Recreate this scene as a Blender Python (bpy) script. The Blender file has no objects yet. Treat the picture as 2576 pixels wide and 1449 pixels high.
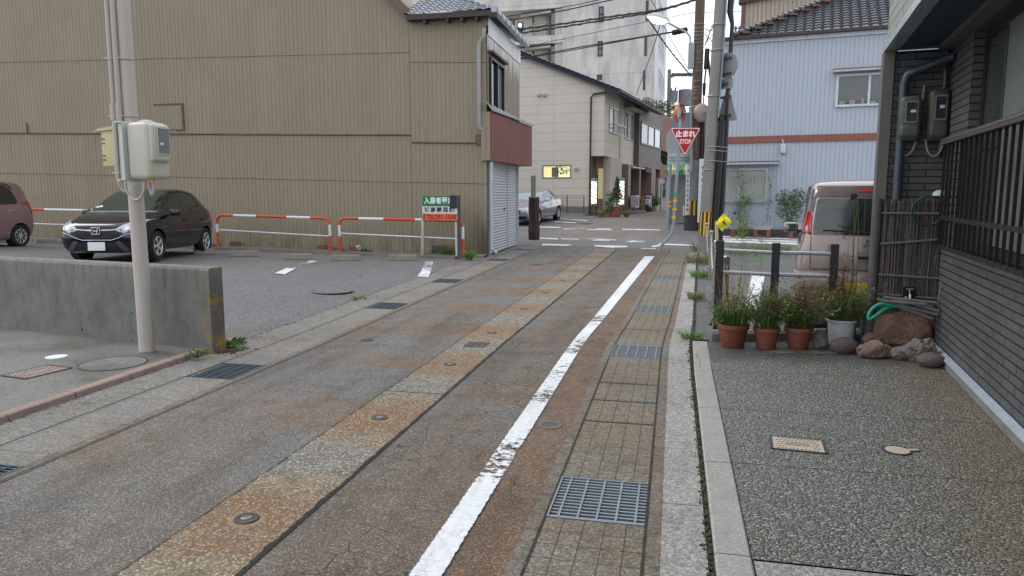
import bpy, bmesh, math, random
from mathutils import Vector, Matrix
from mathutils.bvhtree import BVHTree
from mathutils.geometry import delaunay_2d_cdt
scene = bpy.context.scene
col = scene.collection
EYE = 1.6
FPX, CXP, CYP = 1830.0, 1288.0, 724.5
PITCH = math.atan(237.5 / FPX)
cam_data = bpy.data.cameras.new('camera')
cam_data.sensor_width = 36.0
cam_data.lens = 36.0 * FPX / 2576.0
cam_data.clip_start = 0.05
cam_data.clip_end = 3000
cam = bpy.data.objects.new('camera', cam_data)
col.objects.link(cam)
cam.location = (0, 0, EYE)
cam.rotation_euler = (math.pi / 2 - PITCH, 0, 0)
scene.camera = cam
SUN_EL, SUN_AZ = math.radians(48), math.radians(-70)
world = bpy.data.worlds.new('World')
scene.world = world
world.use_nodes = True
wt = world.node_tree
wt.nodes.clear()
w_out = wt.nodes.new('ShaderNodeOutputWorld')
w_bg = wt.nodes.new('ShaderNodeBackground')
w_sky = wt.nodes.new('ShaderNodeTexSky')
w_sky.sky_type = 'NISHITA'
w_sky.sun_disc = False
w_sky.sun_elevation = SUN_EL
w_sky.sun_rotation = SUN_AZ
w_tc = wt.nodes.new('ShaderNodeTexCoord')
w_no = wt.nodes.new('ShaderNodeTexNoise')
w_no.inputs['Scale'].default_value = 2.2
w_no.inputs['Detail'].default_value = 6
w_map = wt.nodes.new('ShaderNodeMapping')
w_map.inputs['Scale'].default_value = (1, 1, 2.5)
w_r = wt.nodes.new('ShaderNodeValToRGB')
w_r.color_ramp.elements[0].position = .35
w_r.color_ramp.elements[0].color = (.66, .66, .66, 1)
w_r.color_ramp.elements[1].position = .62
w_r.color_ramp.elements[1].color = (.97, .97, .97, 1)
w_mix = wt.nodes.new('ShaderNodeMixRGB')
w_mix.inputs[2].default_value = (8.9, 9.1, 9.5, 1)
wt.links.new(w_tc.outputs['Generated'], w_map.inputs['Vector'])
wt.links.new(w_map.outputs['Vector'], w_no.inputs['Vector'])
wt.links.new(w_no.outputs['Fac'], w_r.inputs['Fac'])
wt.links.new(w_r.outputs['Color'], w_mix.inputs[0])
wt.links.new(w_sky.outputs['Color'], w_mix.inputs[1])
wt.links.new(w_mix.outputs['Color'], w_bg.inputs['Color'])
w_bg.inputs['Strength'].default_value = 0.1
wt.links.new(w_bg.outputs['Background'], w_out.inputs['Surface'])
sun_d = bpy.data.lights.new('sun', 'SUN')
sun_d.energy = 0.6
sun_d.angle = math.radians(25)
sun_d.color = (1.0, 0.97, 0.93)
sun = bpy.data.objects.new('sun', sun_d)
col.objects.link(sun)
_dir = Vector((math.cos(SUN_EL) * math.sin(SUN_AZ), math.cos(SUN_EL) * math.cos(SUN_AZ), math.sin(SUN_EL)))
sun.rotation_euler = _dir.to_track_quat('Z', 'Y').to_euler()
scene.view_settings.view_transform = 'Standard'
scene.view_settings.look = 'None'
scene.view_settings.exposure = 0.80
scene.view_settings.gamma = 1.0
scene.cycles.use_denoising = True
scene.cycles.max_bounces = 6
scene.cycles.sample_clamp_indirect = 5
rnd = random.Random(7)
R = math.radians
def ray(u, v):
 xc = (u - CXP) / FPX
 yc = -(v - CYP) / FPX
 return (xc, math.cos(PITCH) + yc * math.sin(PITCH), -math.sin(PITCH) + yc * math.cos(PITCH))
def P(u, v, Y):
 d = ray(u, v); k = Y / d[1]
 return Vector((d[0] * k, Y, d[2] * k + EYE))
TH = math.atan(.2222)
SN, CS = math.sin(TH), math.cos(TH)
def to_st(X, Y): return (X * SN + Y * CS, X * CS - Y * SN)
def tz(X, Y):
 s = X * SN + Y * CS
 if s < 21.2: return -0.03
 if s < 21.8: return -0.03 + .028 * (s - 21.2) / .6
 if s < 23: return -0.002
 return -0.002 + min(.042 * (s - 23), .50)
def G(u, v, z=None):
 d = ray(u, v)
 zz = 0.0 if z is None else z
 for _ in range(30):
  k = (zz - EYE) / d[2]
  X, Y = d[0] * k, d[1] * k
  if z is not None: break
  zz = .5 * zz + .5 * max(tz(X, Y), -0.0)
 return Vector((X, Y, zz))
def ilerp(x, pts):
 if x <= pts[0][0]: return pts[0][1]
 for (a, b), (c, d) in zip(pts, pts[1:]):
  if x <= c: return b + (d - b) * (x - a) / (c - a)
 return pts[-1][1]
WARP = [(-4.6, -.25), (-3.7, -.15), (-2.0, .05), (-1.0, .25), (-.6, .28), (.4, .28)]
def warp(s, t):
 w = max(0.0, s - 7.0) / 8.5
 if s < 9: w = w * (s - 7.0) / 2.0 if s > 7 else 0
 return t + ilerp(t, WARP) * w
def RP(s, t, z=0.0):
 t = warp(s, t)
 return Vector((s * SN + t * CS, s * CS - t * SN, z))
def lot_z(s, t):
 return .035 * max(0.0, -t - 4.75) * max(.35, min(1.0, 1 - .12 * (s - 13)))
def lin(c): return tuple(((x / 255.0) / 12.92 if x <= 10 else ((x / 255.0 + .055) / 1.055) ** 2.4) for x in c)
class NM:
 """node material writer"""
 def __init__(s, name):
  s.m = bpy.data.materials.new(name); s.m.use_nodes = True
  s.t = s.m.node_tree; s.t.nodes.clear()
  s.out = s.t.nodes.new('ShaderNodeOutputMaterial')
  s.b = s.t.nodes.new('ShaderNodeBsdfPrincipled')
  s.t.links.new(s.b.outputs[0], s.out.inputs[0])
  s.tc = s.t.nodes.new('ShaderNodeTexCoord')
  s.uv = s.tc.outputs['UV']; s.ob = s.tc.outputs['Object']
 def put(s, sock, v):
  if isinstance(v, bpy.types.NodeSocket): s.t.links.new(v, sock)
  elif isinstance(v, (tuple, list)) and len(v) == 3 and sock.type == 'RGBA': sock.default_value = (*v, 1)
  else: sock.default_value = v
 def mapping(s, vec, scale=(1, 1, 1), loc=(0, 0, 0), rot=(0, 0, 0)):
  n = s.t.nodes.new('ShaderNodeMapping'); s.t.links.new(vec, n.inputs[0])
  n.inputs['Scale'].default_value = scale; n.inputs['Location'].default_value = loc; n.inputs['Rotation'].default_value = rot
  return n.outputs[0]
 def noise(s, vec, scale, detail=4, rough=.55, dist=0, out='Fac'):
  n = s.t.nodes.new('ShaderNodeTexNoise'); s.t.links.new(vec, n.inputs['Vector'])
  n.inputs['Scale'].default_value = scale; n.inputs['Detail'].default_value = detail
  n.inputs['Roughness'].default_value = rough; n.inputs['Distortion'].default_value = dist
  return n.outputs[out]
 def vor(s, vec, scale, feature='F1', rnd_=1.0):
  n = s.t.nodes.new('ShaderNodeTexVoronoi'); n.feature = feature
  s.t.links.new(vec, n.inputs['Vector']); n.inputs['Scale'].default_value = scale
  n.inputs['Randomness'].default_value = rnd_
  return n
 def ramp(s, fac, pts, interp='LINEAR'):
  n = s.t.nodes.new('ShaderNodeValToRGB'); s.t.links.new(fac, n.inputs[0])
  cr = n.color_ramp; cr.interpolation = interp
  while len(cr.elements) < len(pts): cr.elements.new(1.0)
  for e, (p, c) in zip(cr.elements, pts):
   e.position = p
   e.color = (c, c, c, 1) if isinstance(c, (int, float)) else (*c, 1)
  return n.outputs[0]
 def mix(s, f, a, b, mode='MIX'):
  n = s.t.nodes.new('ShaderNodeMixRGB'); n.blend_type = mode
  s.put(n.inputs[0], f); s.put(n.inputs[1], a); s.put(n.inputs[2], b)
  return n.outputs[0]
 def math(s, op, a, b=0.0, c=None, clamp=False):
  n = s.t.nodes.new('ShaderNodeMath'); n.operation = op; n.use_clamp = clamp
  s.put(n.inputs[0], a); s.put(n.inputs[1], b)
  if c is not None: s.put(n.inputs[2], c)
  return n.outputs[0]
 def smooth(s, x, a, b):
  n = s.t.nodes.new('ShaderNodeMapRange'); n.interpolation_type = 'SMOOTHSTEP'
  s.put(n.inputs[0], x); n.inputs[1].default_value = a; n.inputs[2].default_value = b
  return n.outputs[0]
 def sep(s, vec):
  n = s.t.nodes.new('ShaderNodeSeparateXYZ'); s.t.links.new(vec, n.inputs[0]); return n.outputs
 def bump(s, h, strength=.3, dist=.01, normal=None):
  n = s.t.nodes.new('ShaderNodeBump'); s.t.links.new(h, n.inputs['Height'])
  n.inputs['Strength'].default_value = strength; n.inputs['Distance'].default_value = dist
  if normal is not None: s.t.links.new(normal, n.inputs['Normal'])
  return n.outputs[0]
 def done(s, color=None, rough=None, normal=None, metal=None, alpha=None, spec=None):
  if color is not None: s.put(s.b.inputs['Base Color'], color)
  if rough is not None: s.put(s.b.inputs['Roughness'], rough)
  if normal is not None: s.put(s.b.inputs['Normal'], normal)
  if metal is not None: s.put(s.b.inputs['Metallic'], metal)
  if alpha is not None: s.put(s.b.inputs['Alpha'], alpha)
  if spec is not None: s.put(s.b.inputs['Specular IOR Level'], spec)
  return s.m
MATS = {}
def simple(name, rgb, rough=.6, metal=0.0, var=.18, scale=6, bump=.0, bscale=60, spec=.4, streak=0.0, streak_col=(.05, .045, .04)):
 if name in MATS: return MATS[name]
 n = NM(name)
 f = n.noise(n.ob, scale, 5, .6)
 f2 = n.noise(n.ob, scale * 7, 3, .6)
 g = n.math('ADD', n.math('MULTIPLY', f, .7), n.math('MULTIPLY', f2, .3))
 v = n.ramp(g, [(.3, 1 - var), (.7, 1 + var * .6)])
 c = n.mix(1.0, rgb, v, 'MULTIPLY')
 if streak > 0:
  sv = n.noise(n.mapping(n.ob, (9, 9, .5)), 1.0, 5, .7)
  c = n.mix(n.math('MULTIPLY', n.smooth(sv, .48, .75), streak), c, streak_col)
 nr = None
 if bump > 0: nr = n.bump(n.noise(n.ob, bscale, 4, .6), bump, .01)
 MATS[name] = n.done(c, n.ramp(f2, [(.3, max(.02, rough - .08)), (.7, min(1, rough + .08))]), nr, metal, spec=spec)
 return MATS[name]
def emit(name, rgb, strength):
 if name in MATS: return MATS[name]
 n = NM(name)
 n.b.inputs['Emission Color'].default_value = (*rgb, 1)
 n.b.inputs['Emission Strength'].default_value = strength
 MATS[name] = n.done(rgb, .4)
 return MATS[name]
class MB:
 def __init__(s):
  s.v = []; s.f = []; s.uv = {}
 def quad(s, a, b, c, d, uv=None):
  i = len(s.v); s.v += [Vector(a), Vector(b), Vector(c), Vector(d)]; s.f.append((i, i + 1, i + 2, i + 3))
  if uv: s.uv[len(s.f) - 1] = uv
 def poly(s, pts, uv=None):
  i = len(s.v); s.v += [Vector(p) for p in pts]; s.f.append(tuple(range(i, i + len(pts))))
  if uv: s.uv[len(s.f) - 1] = uv
 def box(s, c, d, rz=0.0, M=None):
  x, y, z = d[0] / 2, d[1] / 2, d[2] / 2
  pts = [Vector(p) for p in ((-x, -y, -z), (x, -y, -z), (x, y, -z), (-x, y, -z), (-x, -y, z), (x, -y, z), (x, y, z), (-x, y, z))]
  m = Matrix.Translation(Vector(c)) @ Matrix.Rotation(rz, 4, 'Z')
  if M is not None: m = M @ m
  i = len(s.v); s.v += [m @ p for p in pts]
  for f in ((0, 3, 2, 1), (4, 5, 6, 7), (0, 1, 5, 4), (1, 2, 6, 5), (2, 3, 7, 6), (3, 0, 4, 7)):
   s.f.append(tuple(i + k for k in f))
  return s
 def b2(s, x0, x1, y0, y1, z0, z1):
  return s.box(((x0 + x1) / 2, (y0 + y1) / 2, (z0 + z1) / 2), (abs(x1 - x0), abs(y1 - y0), abs(z1 - z0)))
 def bbox_bev(s, x0, x1, y0, y1, z0, z1, b=.02):
  pts = [(x0 + b, y0), (x1 - b, y0), (x1, y0 + b), (x1, y1 - b), (x1 - b, y1), (x0 + b, y1), (x0, y1 - b), (x0, y0 + b)]
  cx, cy = (x0 + x1) / 2, (y0 + y1) / 2
  def ring(k, z): return [Vector((cx + (p[0] - cx) * k[0], cy + (p[1] - cy) * k[1], z)) for p in pts]
  w, d = (x1 - x0) / 2, (y1 - y0) / 2
  k1 = (1, 1); k2 = ((w - b) / w, (d - b) / d)
  rs = [ring(k1, z0), ring(k1, z1 - b), ring(k2, z1)]
  i = len(s.v)
  for r in rs: s.v += r
  for a in range(2):
   for k in range(8):
    s.f.append((i + a * 8 + k, i + a * 8 + (k + 1) % 8, i + a * 8 + 8 + (k + 1) % 8, i + a * 8 + 8 + k))
  s.f.append(tuple(i + 16 + k for k in range(8))); s.f.append(tuple(i + 7 - k for k in range(8)))
  return s
 def tube(s, pts, r, n=8, r2=None, caps=True):
  pts = [Vector(p) for p in pts]
  m = len(pts); base = len(s.v)
  up = Vector((0, 0, 1)); prev = None
  for i, p in enumerate(pts):
   t = (pts[min(i + 1, m - 1)] - pts[max(i - 1, 0)]).normalized()
   if prev is None:
    a = t.cross(up)
    if a.length < .05: a = t.cross(Vector((1, 0, 0)))
   else:
    a = prev - t * prev.dot(t)
   a.normalize(); prev = a
   b = t.cross(a).normalized()
   if isinstance(r, (list, tuple)): rr = r[i]
   elif r2 is not None: rr = r + (r2 - r) * i / (m - 1)
   else: rr = r
   for k in range(n):
    q = 2 * math.pi * k / n
    s.v.append(p + a * math.cos(q) * rr + b * math.sin(q) * rr)
  for i in range(m - 1):
   for k in range(n):
    a0 = base + i * n + k; a1 = base + i * n + (k + 1) % n
    s.f.append((a0, a0 + n, a1 + n, a1))
  if caps:
   s.f.append(tuple(base + k for k in range(n)))
   s.f.append(tuple(base + (m - 1) * n + n - 1 - k for k in range(n)))
  return s
 def lathe(s, prof, c=(0, 0, 0), n=20, M=None, caps=True):
  base = len(s.v); m = len(prof)
  for (r, z) in prof:
   for k in range(n):
    q = 2 * math.pi * k / n
    p = Vector((r * math.cos(q), r * math.sin(q), z))
    if M is not None: p = M @ p
    s.v.append(p + Vector(c))
  for i in range(m - 1):
   for k in range(n):
    a0 = base + i * n + k; a1 = base + i * n + (k + 1) % n
    s.f.append((a0, a1, a1 + n, a0 + n))
  if caps:
   s.f.append(tuple(base + n - 1 - k for k in range(n)))
   s.f.append(tuple(base + (m - 1) * n + k for k in range(n)))
  return s
 def prism(s, pts, d):
  d = Vector(d); pts = [Vector(p) for p in pts]; i = len(s.v); n = len(pts)
  s.v += pts + [p + d for p in pts]
  s.f.append(tuple(i + k for k in reversed(range(n)))); s.f.append(tuple(i + n + k for k in range(n)))
  for k in range(n): s.f.append((i + k, i + (k + 1) % n, i + n + (k + 1) % n, i + n + k))
  return s
 def grid(s, rows, uvs=None):
  base = len(s.v); n = len(rows[0])
  for r in rows: s.v += [Vector(p) for p in r]
  for i in range(len(rows) - 1):
   for k in range(n - 1):
    a = base + i * n + k
    s.f.append((a, a + 1, a + 1 + n, a + n))
    if uvs: s.uv[len(s.f) - 1] = [uvs[i][k], uvs[i][k + 1], uvs[i + 1][k + 1], uvs[i + 1][k]]
  return s
 def build(s, name, mat, parent=None, smooth=False, fix=True, bevel=0):
  me = bpy.data.meshes.new(name)
  me.from_pydata([tuple(p) for p in s.v], [], s.f)
  me.update()
  if fix:
   bm = bmesh.new(); bm.from_mesh(me)
   bmesh.ops.recalc_face_normals(bm, faces=bm.faces)
   bm.to_mesh(me); bm.free()
  uvl = me.uv_layers.new(name='UVMap')
  for p in me.polygons:
   cu = s.uv.get(p.index)
   if cu:
    vs = list(s.f[p.index]); lut = {vi: cu[k] for k, vi in enumerate(vs)}
    for li in p.loop_indices: uvl.data[li].uv = lut[me.loops[li].vertex_index]
    continue
   nx, ny, nz = (abs(q) for q in p.normal)
   for li in p.loop_indices:
    co = me.vertices[me.loops[li].vertex_index].co
    if nz >= nx and nz >= ny: w = (co.x, co.y)
    elif ny >= nx: w = (co.x, co.z)
    else: w = (co.y, co.z)
    uvl.data[li].uv = w
  if smooth:
   me.polygons.foreach_set('use_smooth', [True] * len(me.polygons))
   try: me.set_sharp_from_angle(angle=R(smooth if smooth is not True and smooth > 1 else 40))
   except Exception: pass
  me.materials.append(mat)
  o = bpy.data.objects.new(name, me); col.objects.link(o)
  if parent is not None: o.parent = parent
  if bevel:
   b = o.modifiers.new('bevel', 'BEVEL'); b.width = bevel; b.segments = 2; b.limit_method = 'ANGLE'
  return o
def tag(o, label=None, cat=None, group=None, kind=None):
 if label: o['label'] = label
 if cat: o['category'] = cat
 if group: o['group'] = group
 if kind: o['kind'] = kind
 return o
def thing(name, label, cat, loc=(0, 0, 0), rz=0.0, group=None):
 o = bpy.data.objects.new(name, None); o.empty_display_size = .2
 col.objects.link(o); o.location = loc; o.rotation_euler = (0, 0, rz)
 return tag(o, label, cat, group)
def copy_tree(o, parent=None):
 c = o.copy(); col.objects.link(c)
 if parent is not None: c.parent = parent
 for ch in list(o.children): copy_tree(ch, c)
 return c
class Frame:
 def __init__(s, O, yaw):
  s.O = Vector(O); s.yaw = yaw
  s.ex = Vector((math.cos(yaw), math.sin(yaw), 0)); s.ey = Vector((-math.sin(yaw), math.cos(yaw), 0))
 def px(s, u, v, y=0.0):
  d = Vector(ray(u, v)); c = Vector((0, 0, EYE))
  k = ((s.O + s.ey * y) - c).dot(s.ey) / d.dot(s.ey)
  p = c + d * k - s.O
  return p.dot(s.ex), p.z
 def W(s, x, y, z): return s.O + s.ex * x + s.ey * y + Vector((0, 0, z))
 def loc(s, W):
  p = Vector(W) - s.O
  return Vector((p.dot(s.ex), p.dot(s.ey), p.z))
def wall_holes(mb, x0, x1, z0, z1, holes, y=0.0, t=.12):
 """wall slab in the xz plane, front face at y, with rectangular holes (x0,x1,z0,z1)"""
 xs = sorted({x0, x1, *[min(max(h[0], x0), x1) for h in holes], *[min(max(h[1], x0), x1) for h in holes]})
 zs = sorted({z0, z1, *[min(max(h[2], z0), z1) for h in holes], *[min(max(h[3], z0), z1) for h in holes]})
 for a, b in zip(xs, xs[1:]):
  for c, d in zip(zs, zs[1:]):
   mx, mz = (a + b) / 2, (c + d) / 2
   if any(h[0] < mx < h[1] and h[2] < mz < h[3] for h in holes): continue
   mb.quad((a, y, c), (b, y, c), (b, y, d), (a, y, d))
 for h in holes:
  a, b, c, d = h
  mb.quad((a, y, c), (a, y + t, c), (a, y + t, d), (a, y, d))
  mb.quad((b, y, c), (b, y + t, c), (b, y + t, d), (b, y, d))
  mb.quad((a, y, c), (b, y, c), (b, y + t, c), (a, y + t, c))
  mb.quad((a, y, d), (b, y, d), (b, y + t, d), (a, y + t, d))
def corrugated(mb, x0, x1, z0f, z1f, pitch=.125, rib=.018, groove=.012, y=0.0):
 """vertical ribbed sheet; z0f/z1f give bottom and top heights at x"""
 prof = []
 x = x0
 while x < x1 - 1e-6:
  w = min(pitch, x1 - x)
  for dx, dy in ((0, groove), (rib * .5, groove), (rib, 0), (w - .001, 0)):
   if dx < w: prof.append((x + dx, y + dy))
  x += pitch
 prof.append((x1, y))
 for (a, ya), (b, yb) in zip(prof, prof[1:]):
  mb.quad((a, ya, z0f(a)), (b, yb, z0f(b)), (b, yb, z1f(b)), (a, ya, z1f(a)))
def window(parent, x0, x1, z0, z1, y, fmat, gmat, fw=.05, split=2, proud=.04, depth=.06, sill=None, name='window'):
 """frame is the part, panes and sill are its sub-parts"""
 m = MB()
 m.b2(x0, x1, y - proud, y + depth, z1 - fw, z1); m.b2(x0, x1, y - proud, y + depth, z0, z0 + fw)
 m.b2(x0, x0 + fw, y - proud + .003, y + depth, z0 + fw, z1 - fw); m.b2(x1 - fw, x1, y - proud + .003, y + depth, z0 + fw, z1 - fw)
 for k in range(1, split):
  xm = x0 + (x1 - x0) * k / split
  m.b2(xm - fw * .5, xm + fw * .5, y - proud + .008, y + depth, z0 + fw, z1 - fw)
 f = m.build(name, fmat, parent)
 gm = gmat if isinstance(gmat, (list, tuple)) else [gmat]
 for k in range(split):
  a = x0 + (x1 - x0) * k / split; b = x0 + (x1 - x0) * (k + 1) / split
  MB().b2(a + fw * .45, b - fw * .45, y + .0 + .012 * (k % 2), y + .012 + .012 * (k % 2), z0 + fw * .9, z1 - fw * .9).build('pane', gm[k % len(gm)], f)
 if sill:
  MB().b2(x0 - .06, x1 + .06, y - proud - sill, y + .0, z0 - .05, z0 - .002).build('sill', fmat, f)
 return f
def text(string, size, mat, parent, loc, rot, extrude=.002, bold=0.0, name='lettering', align='CENTER', sx=1.0):
 c = bpy.data.curves.new(name, 'FONT'); c.body = string; c.size = size
 c.extrude = extrude; c.offset = bold; c.align_x = align; c.align_y = 'CENTER'; c.resolution_u = 3
 t = bpy.data.objects.new(name + '_tmp', c); col.objects.link(t)
 dg = bpy.context.evaluated_depsgraph_get()
 me = bpy.data.meshes.new_from_object(t.evaluated_get(dg))
 bpy.data.objects.remove(t); bpy.data.curves.remove(c)
 me.name = name
 me.materials.clear(); me.materials.append(mat)
 o = bpy.data.objects.new(name, me); col.objects.link(o)
 if parent is not None: o.parent = parent
 o.location = loc; o.rotation_euler = rot; o.scale = (sx, 1, 1)
 return o
def blades(mb, c, n, h, spread, w=.006, lean=.5, rg=None, base_r=.05, droop=.5):
 rg = rg or rnd
 for _ in range(n):
  a = rg.uniform(0, 2 * math.pi); br = base_r * math.sqrt(rg.random())
  p = Vector(c) + Vector((math.cos(a) * br, math.sin(a) * br, 0))
  b = a + rg.uniform(-.9, .9)
  d = Vector((math.cos(b), math.sin(b), 0)); hh = h * rg.uniform(.5, 1.1); l = lean * rg.uniform(.2, 1.0) * spread
  side = Vector((-d.y, d.x, 0)); q = rg.uniform(0, 3.14)
  side = (side * math.cos(q) + d * math.sin(q)) * w
  pts = [(0, 0, 1), (.25, .45, .9), (.62, .82, .6), (1.0, 1.0 - droop * rg.random() * .5, .12)]
  prev = None
  for (lx, lz, ww) in pts:
   q0 = p + d * l * lx + Vector((0, 0, hh * lz))
   cur = (q0 - side * ww, q0 + side * ww)
   if prev: mb.quad(prev[0], prev[1], cur[1], cur[0])
   prev = cur
def leaves(mb, c, rad, n, size, rg=None, flat=1.0, shell=.0):
 rg = rg or rnd
 for _ in range(n):
  while True:
   p = Vector((rg.uniform(-1, 1), rg.uniform(-1, 1), rg.uniform(-1, 1)))
   if shell <= p.length <= 1: break
  q = Vector(c) + Vector((p.x * rad[0], p.y * rad[1], p.z * rad[2]))
  a = Vector((rg.gauss(0, 1), rg.gauss(0, 1), rg.gauss(0, 1) * flat)).normalized()
  b = a.cross(Vector((rg.gauss(0, 1), rg.gauss(0, 1), rg.gauss(0, 1)))).normalized()
  l = size * rg.uniform(.6, 1.3); w = l * .45
  mb.poly([q - a * l * .5, q + b * w * .5, q + a * l * .5, q - b * w * .5])
def sprays(mb, ml, c, n, h, spread, rg, leaf=.028, twig=.0014):
 """upright branching weeds: twigs go to mb, leaflets to ml"""
 for _ in range(n):
  a = rg.uniform(0, 6.28); d = Vector((math.cos(a), math.sin(a), 0)) * spread * rg.random(); hh = h * rg.uniform(.5, 1.1)
  p0 = Vector(c) + d * .3; p2 = p0 + d + Vector((0, 0, hh)); p1 = (p0 + p2) / 2 - d * .2
  mb.tube([p0, p1, p2], [twig * 1.6, twig * 1.2, twig * .5], 3, caps=False)
  for k in range(9):
   f = rg.uniform(.25, 1); q = p0.lerp(p1, f * 2) if f < .5 else p1.lerp(p2, f * 2 - 1)
   e = q + Vector((rg.gauss(0, .4), rg.gauss(0, .4), rg.uniform(.1, .8))).normalized() * rg.uniform(.03, .09)
   mb.tube([q, e], twig * .6, 3, caps=False)
   leaves(ml, q.lerp(e, .7), (.018, .018, .018), 2, leaf, rg)
def leafmat(name, a, b, rough=.55):
 if name in MATS: return MATS[name]
 n = NM(name)
 geo = n.t.nodes.new('ShaderNodeNewGeometry')
 c = n.mix(geo.outputs['Random Per Island'], a, b)
 c = n.mix(n.math('MULTIPLY', n.noise(n.ob, 3.0, 3), .5), c, tuple(x * .5 for x in a))
 n.b.inputs['Subsurface Weight'].default_value = 0
 MATS[name] = n.done(c, rough, spec=.3)
 return MATS[name]
def absorb(hold, host, rz, loc):
 """hand the parts built round a temporary parent over to their thing, turned by rz and moved by loc"""
 M = Matrix.Translation(Vector(loc)) @ Matrix.Rotation(rz, 4, 'Z')
 for ch in list(hold.children):
  b = ch.matrix_basis.copy(); ch.parent = host; ch.matrix_basis = M @ b
 bpy.data.objects.remove(hold)
# ================================================================ GROUND
NOZ0, NOZP, NOZT = 3.05, 1.70, -2.02
def street_mat(name, kind):
 n = NM(name); uv = n.uv
 sx = n.sep(uv); t, s = sx[0], sx[1]
 big = n.noise(uv, .55, 5, .6)
 mid = n.noise(uv, 3.2, 5, .65)
 v = n.vor(uv, 92 if kind != 'strip' else 66)
 cell = n.sep(v.outputs['Color'])
 edge = n.smooth(v.outputs['Distance'], .32, .62)
 ph = n.math('ADD', n.math('DIVIDE', n.math('SUBTRACT', s, NOZ0), NOZP), .5)
 fr = n.math('SUBTRACT', n.math('FRACT', ph), .5)
 wob = n.math('MULTIPLY', n.math('SUBTRACT', n.noise(uv, 1.8, 5, .65), .5), .30)
 d = n.math('ABSOLUTE', n.math('ADD', fr, wob))
 if kind == 'lane':
  peb = n.ramp(cell[0], [(0, (.13, .128, .124)), (.35, (.185, .181, .173)), (.7, (.245, .238, .226)), (.93, (.31, .30, .285)), (1, (.42, .41, .395))])
  mortar = (.118, .114, .108)
  c = n.mix(edge, peb, mortar)
  c = n.mix(n.smooth(big, .42, .62), n.mix(1.0, c, (1.0, .93, .85), 'MULTIPLY'), n.mix(1.0, c, (.97, 1.0, 1.04), 'MULTIPLY'))
  c = n.mix(n.smooth(n.noise(n.mapping(uv, (1.5, .16, 1)), 1.3, 4, .6), .50, .64), c, n.mix(1.0, c, (.80, .79, .78), 'MULTIPLY'))
  c = n.mix(n.math('MULTIPLY', n.smooth(mid, .45, .7), .45), c, n.mix(1.0, c, (.62, .58, .55), 'MULTIPLY'))
  c = n.mix(n.smooth(t, -1.95, -1.6), c, n.mix(1.0, c, (.94, .90, .855), 'MULTIPLY'))
  c = n.mix(n.math('MULTIPLY', n.smooth(n.noise(n.mapping(uv, (3.2, .25, 1)), 1.0, 5, .65), .48, .62), .55), c, n.mix(1.0, c, (.80, .76, .72), 'MULTIPLY'))
  left = n.math('MULTIPLY', n.smooth(n.math('MULTIPLY', d, -1.0), -.34, -.05), n.smooth(n.math('ADD', t, n.math('MULTIPLY', wob, 2.0)), -3.6, -2.5))
  left = n.math('MULTIPLY', left, n.smooth(t, -1.85, -2.2))
  left = n.math('MULTIPLY', left, n.smooth(s, 3.3, 4.5))
  rimL = n.math('MULTIPLY', n.smooth(t, -3.0, -3.6), n.smooth(n.noise(uv, .8, 4, .6), .47, .6))
  right = n.math('MULTIPLY', n.smooth(n.math('ADD', t, n.math('MULTIPLY', wob, .7)), -1.1, -.8), n.smooth(n.noise(uv, .9, 4, .6), .22, .42))
  mid_r = n.math('MULTIPLY', n.math('MULTIPLY', n.smooth(t, -1.8, -1.4), n.smooth(n.noise(uv, .7, 4, .6), .38, .6)), .38)
  rust = n.math('MAXIMUM', n.math('MAXIMUM', n.math('MULTIPLY', left, .75), n.math('MULTIPLY', right, .75)), n.math('MAXIMUM', n.math('MULTIPLY', rimL, .6), mid_r))
  rc = n.mix(1.0, c, (1.18, .80, .54), 'MULTIPLY')
  c = n.mix(n.math('MULTIPLY', rust, .95), c, rc)
 elif kind == 'strip':
  peb = n.ramp(cell[0], [(0, (.12, .115, .105)), (.35, (.22, .21, .185)), (.75, (.33, .315, .275)), (1, (.50, .48, .43))])
  c = n.mix(edge, peb, (.12, .11, .095))
  worn = n.smooth(n.noise(uv, 9, 4, .6), .4, .7)
  c = n.mix(n.math('MULTIPLY', worn, .35), c, (.33, .31, .265))
  rust = n.smooth(n.math('MULTIPLY', d, -1.0), -.31, -.10)
  ored = n.mix(edge, n.ramp(cell[1], [(0, (.13, .09, .07)), (.45, (.255, .155, .082)), (.8, (.33, .22, .12)), (1, (.42, .37, .32))]), (.17, .090, .036))
  c = n.mix(n.math('MULTIPLY', rust, n.ramp(n.noise(uv, 6, 4, .65), [(.35, .55), (.6, .95)])), c, ored)
  yel = n.smooth(n.math('MULTIPLY', d, -1.0), -.42, -.30)
  c = n.mix(n.math('MULTIPLY', n.math('SUBTRACT', yel, rust, clamp=True), .6), c, n.mix(1.0, c, (1.15, .93, .6), 'MULTIPLY'))
  jt = n.math('MULTIPLY', n.math('SUBTRACT', n.noise(uv, 7, 5, .75), .5), .075)
  tt = n.math('ADD', t, jt)
  er = n.smooth(tt, -1.772, -1.764); el = n.smooth(tt, -2.252, -2.259)
  c = n.mix(n.math('MAXIMUM', er, n.math('MULTIPLY', el, .8)), c, (.018, .016, .014))
  rr = n.math('ABSOLUTE', n.math('SUBTRACT', s, 5.42))
  c = n.mix(n.smooth(n.math('ADD', rr, n.math('MULTIPLY', jt, .6)), .012, .006), c, (.02, .018, .016))
 dv = n.mix(.12, uv, n.noise(uv, 2.2, 4, .7, out='Color'))
 cr = n.vor(dv, 1.9, 'DISTANCE_TO_EDGE')
 cr2 = n.vor(dv, 7.5, 'DISTANCE_TO_EDGE')
 msk = n.smooth(n.noise(uv, .8, 3, .6), .46, .60)
 lane2 = n.smooth(t, -1.8, -1.6)
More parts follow.
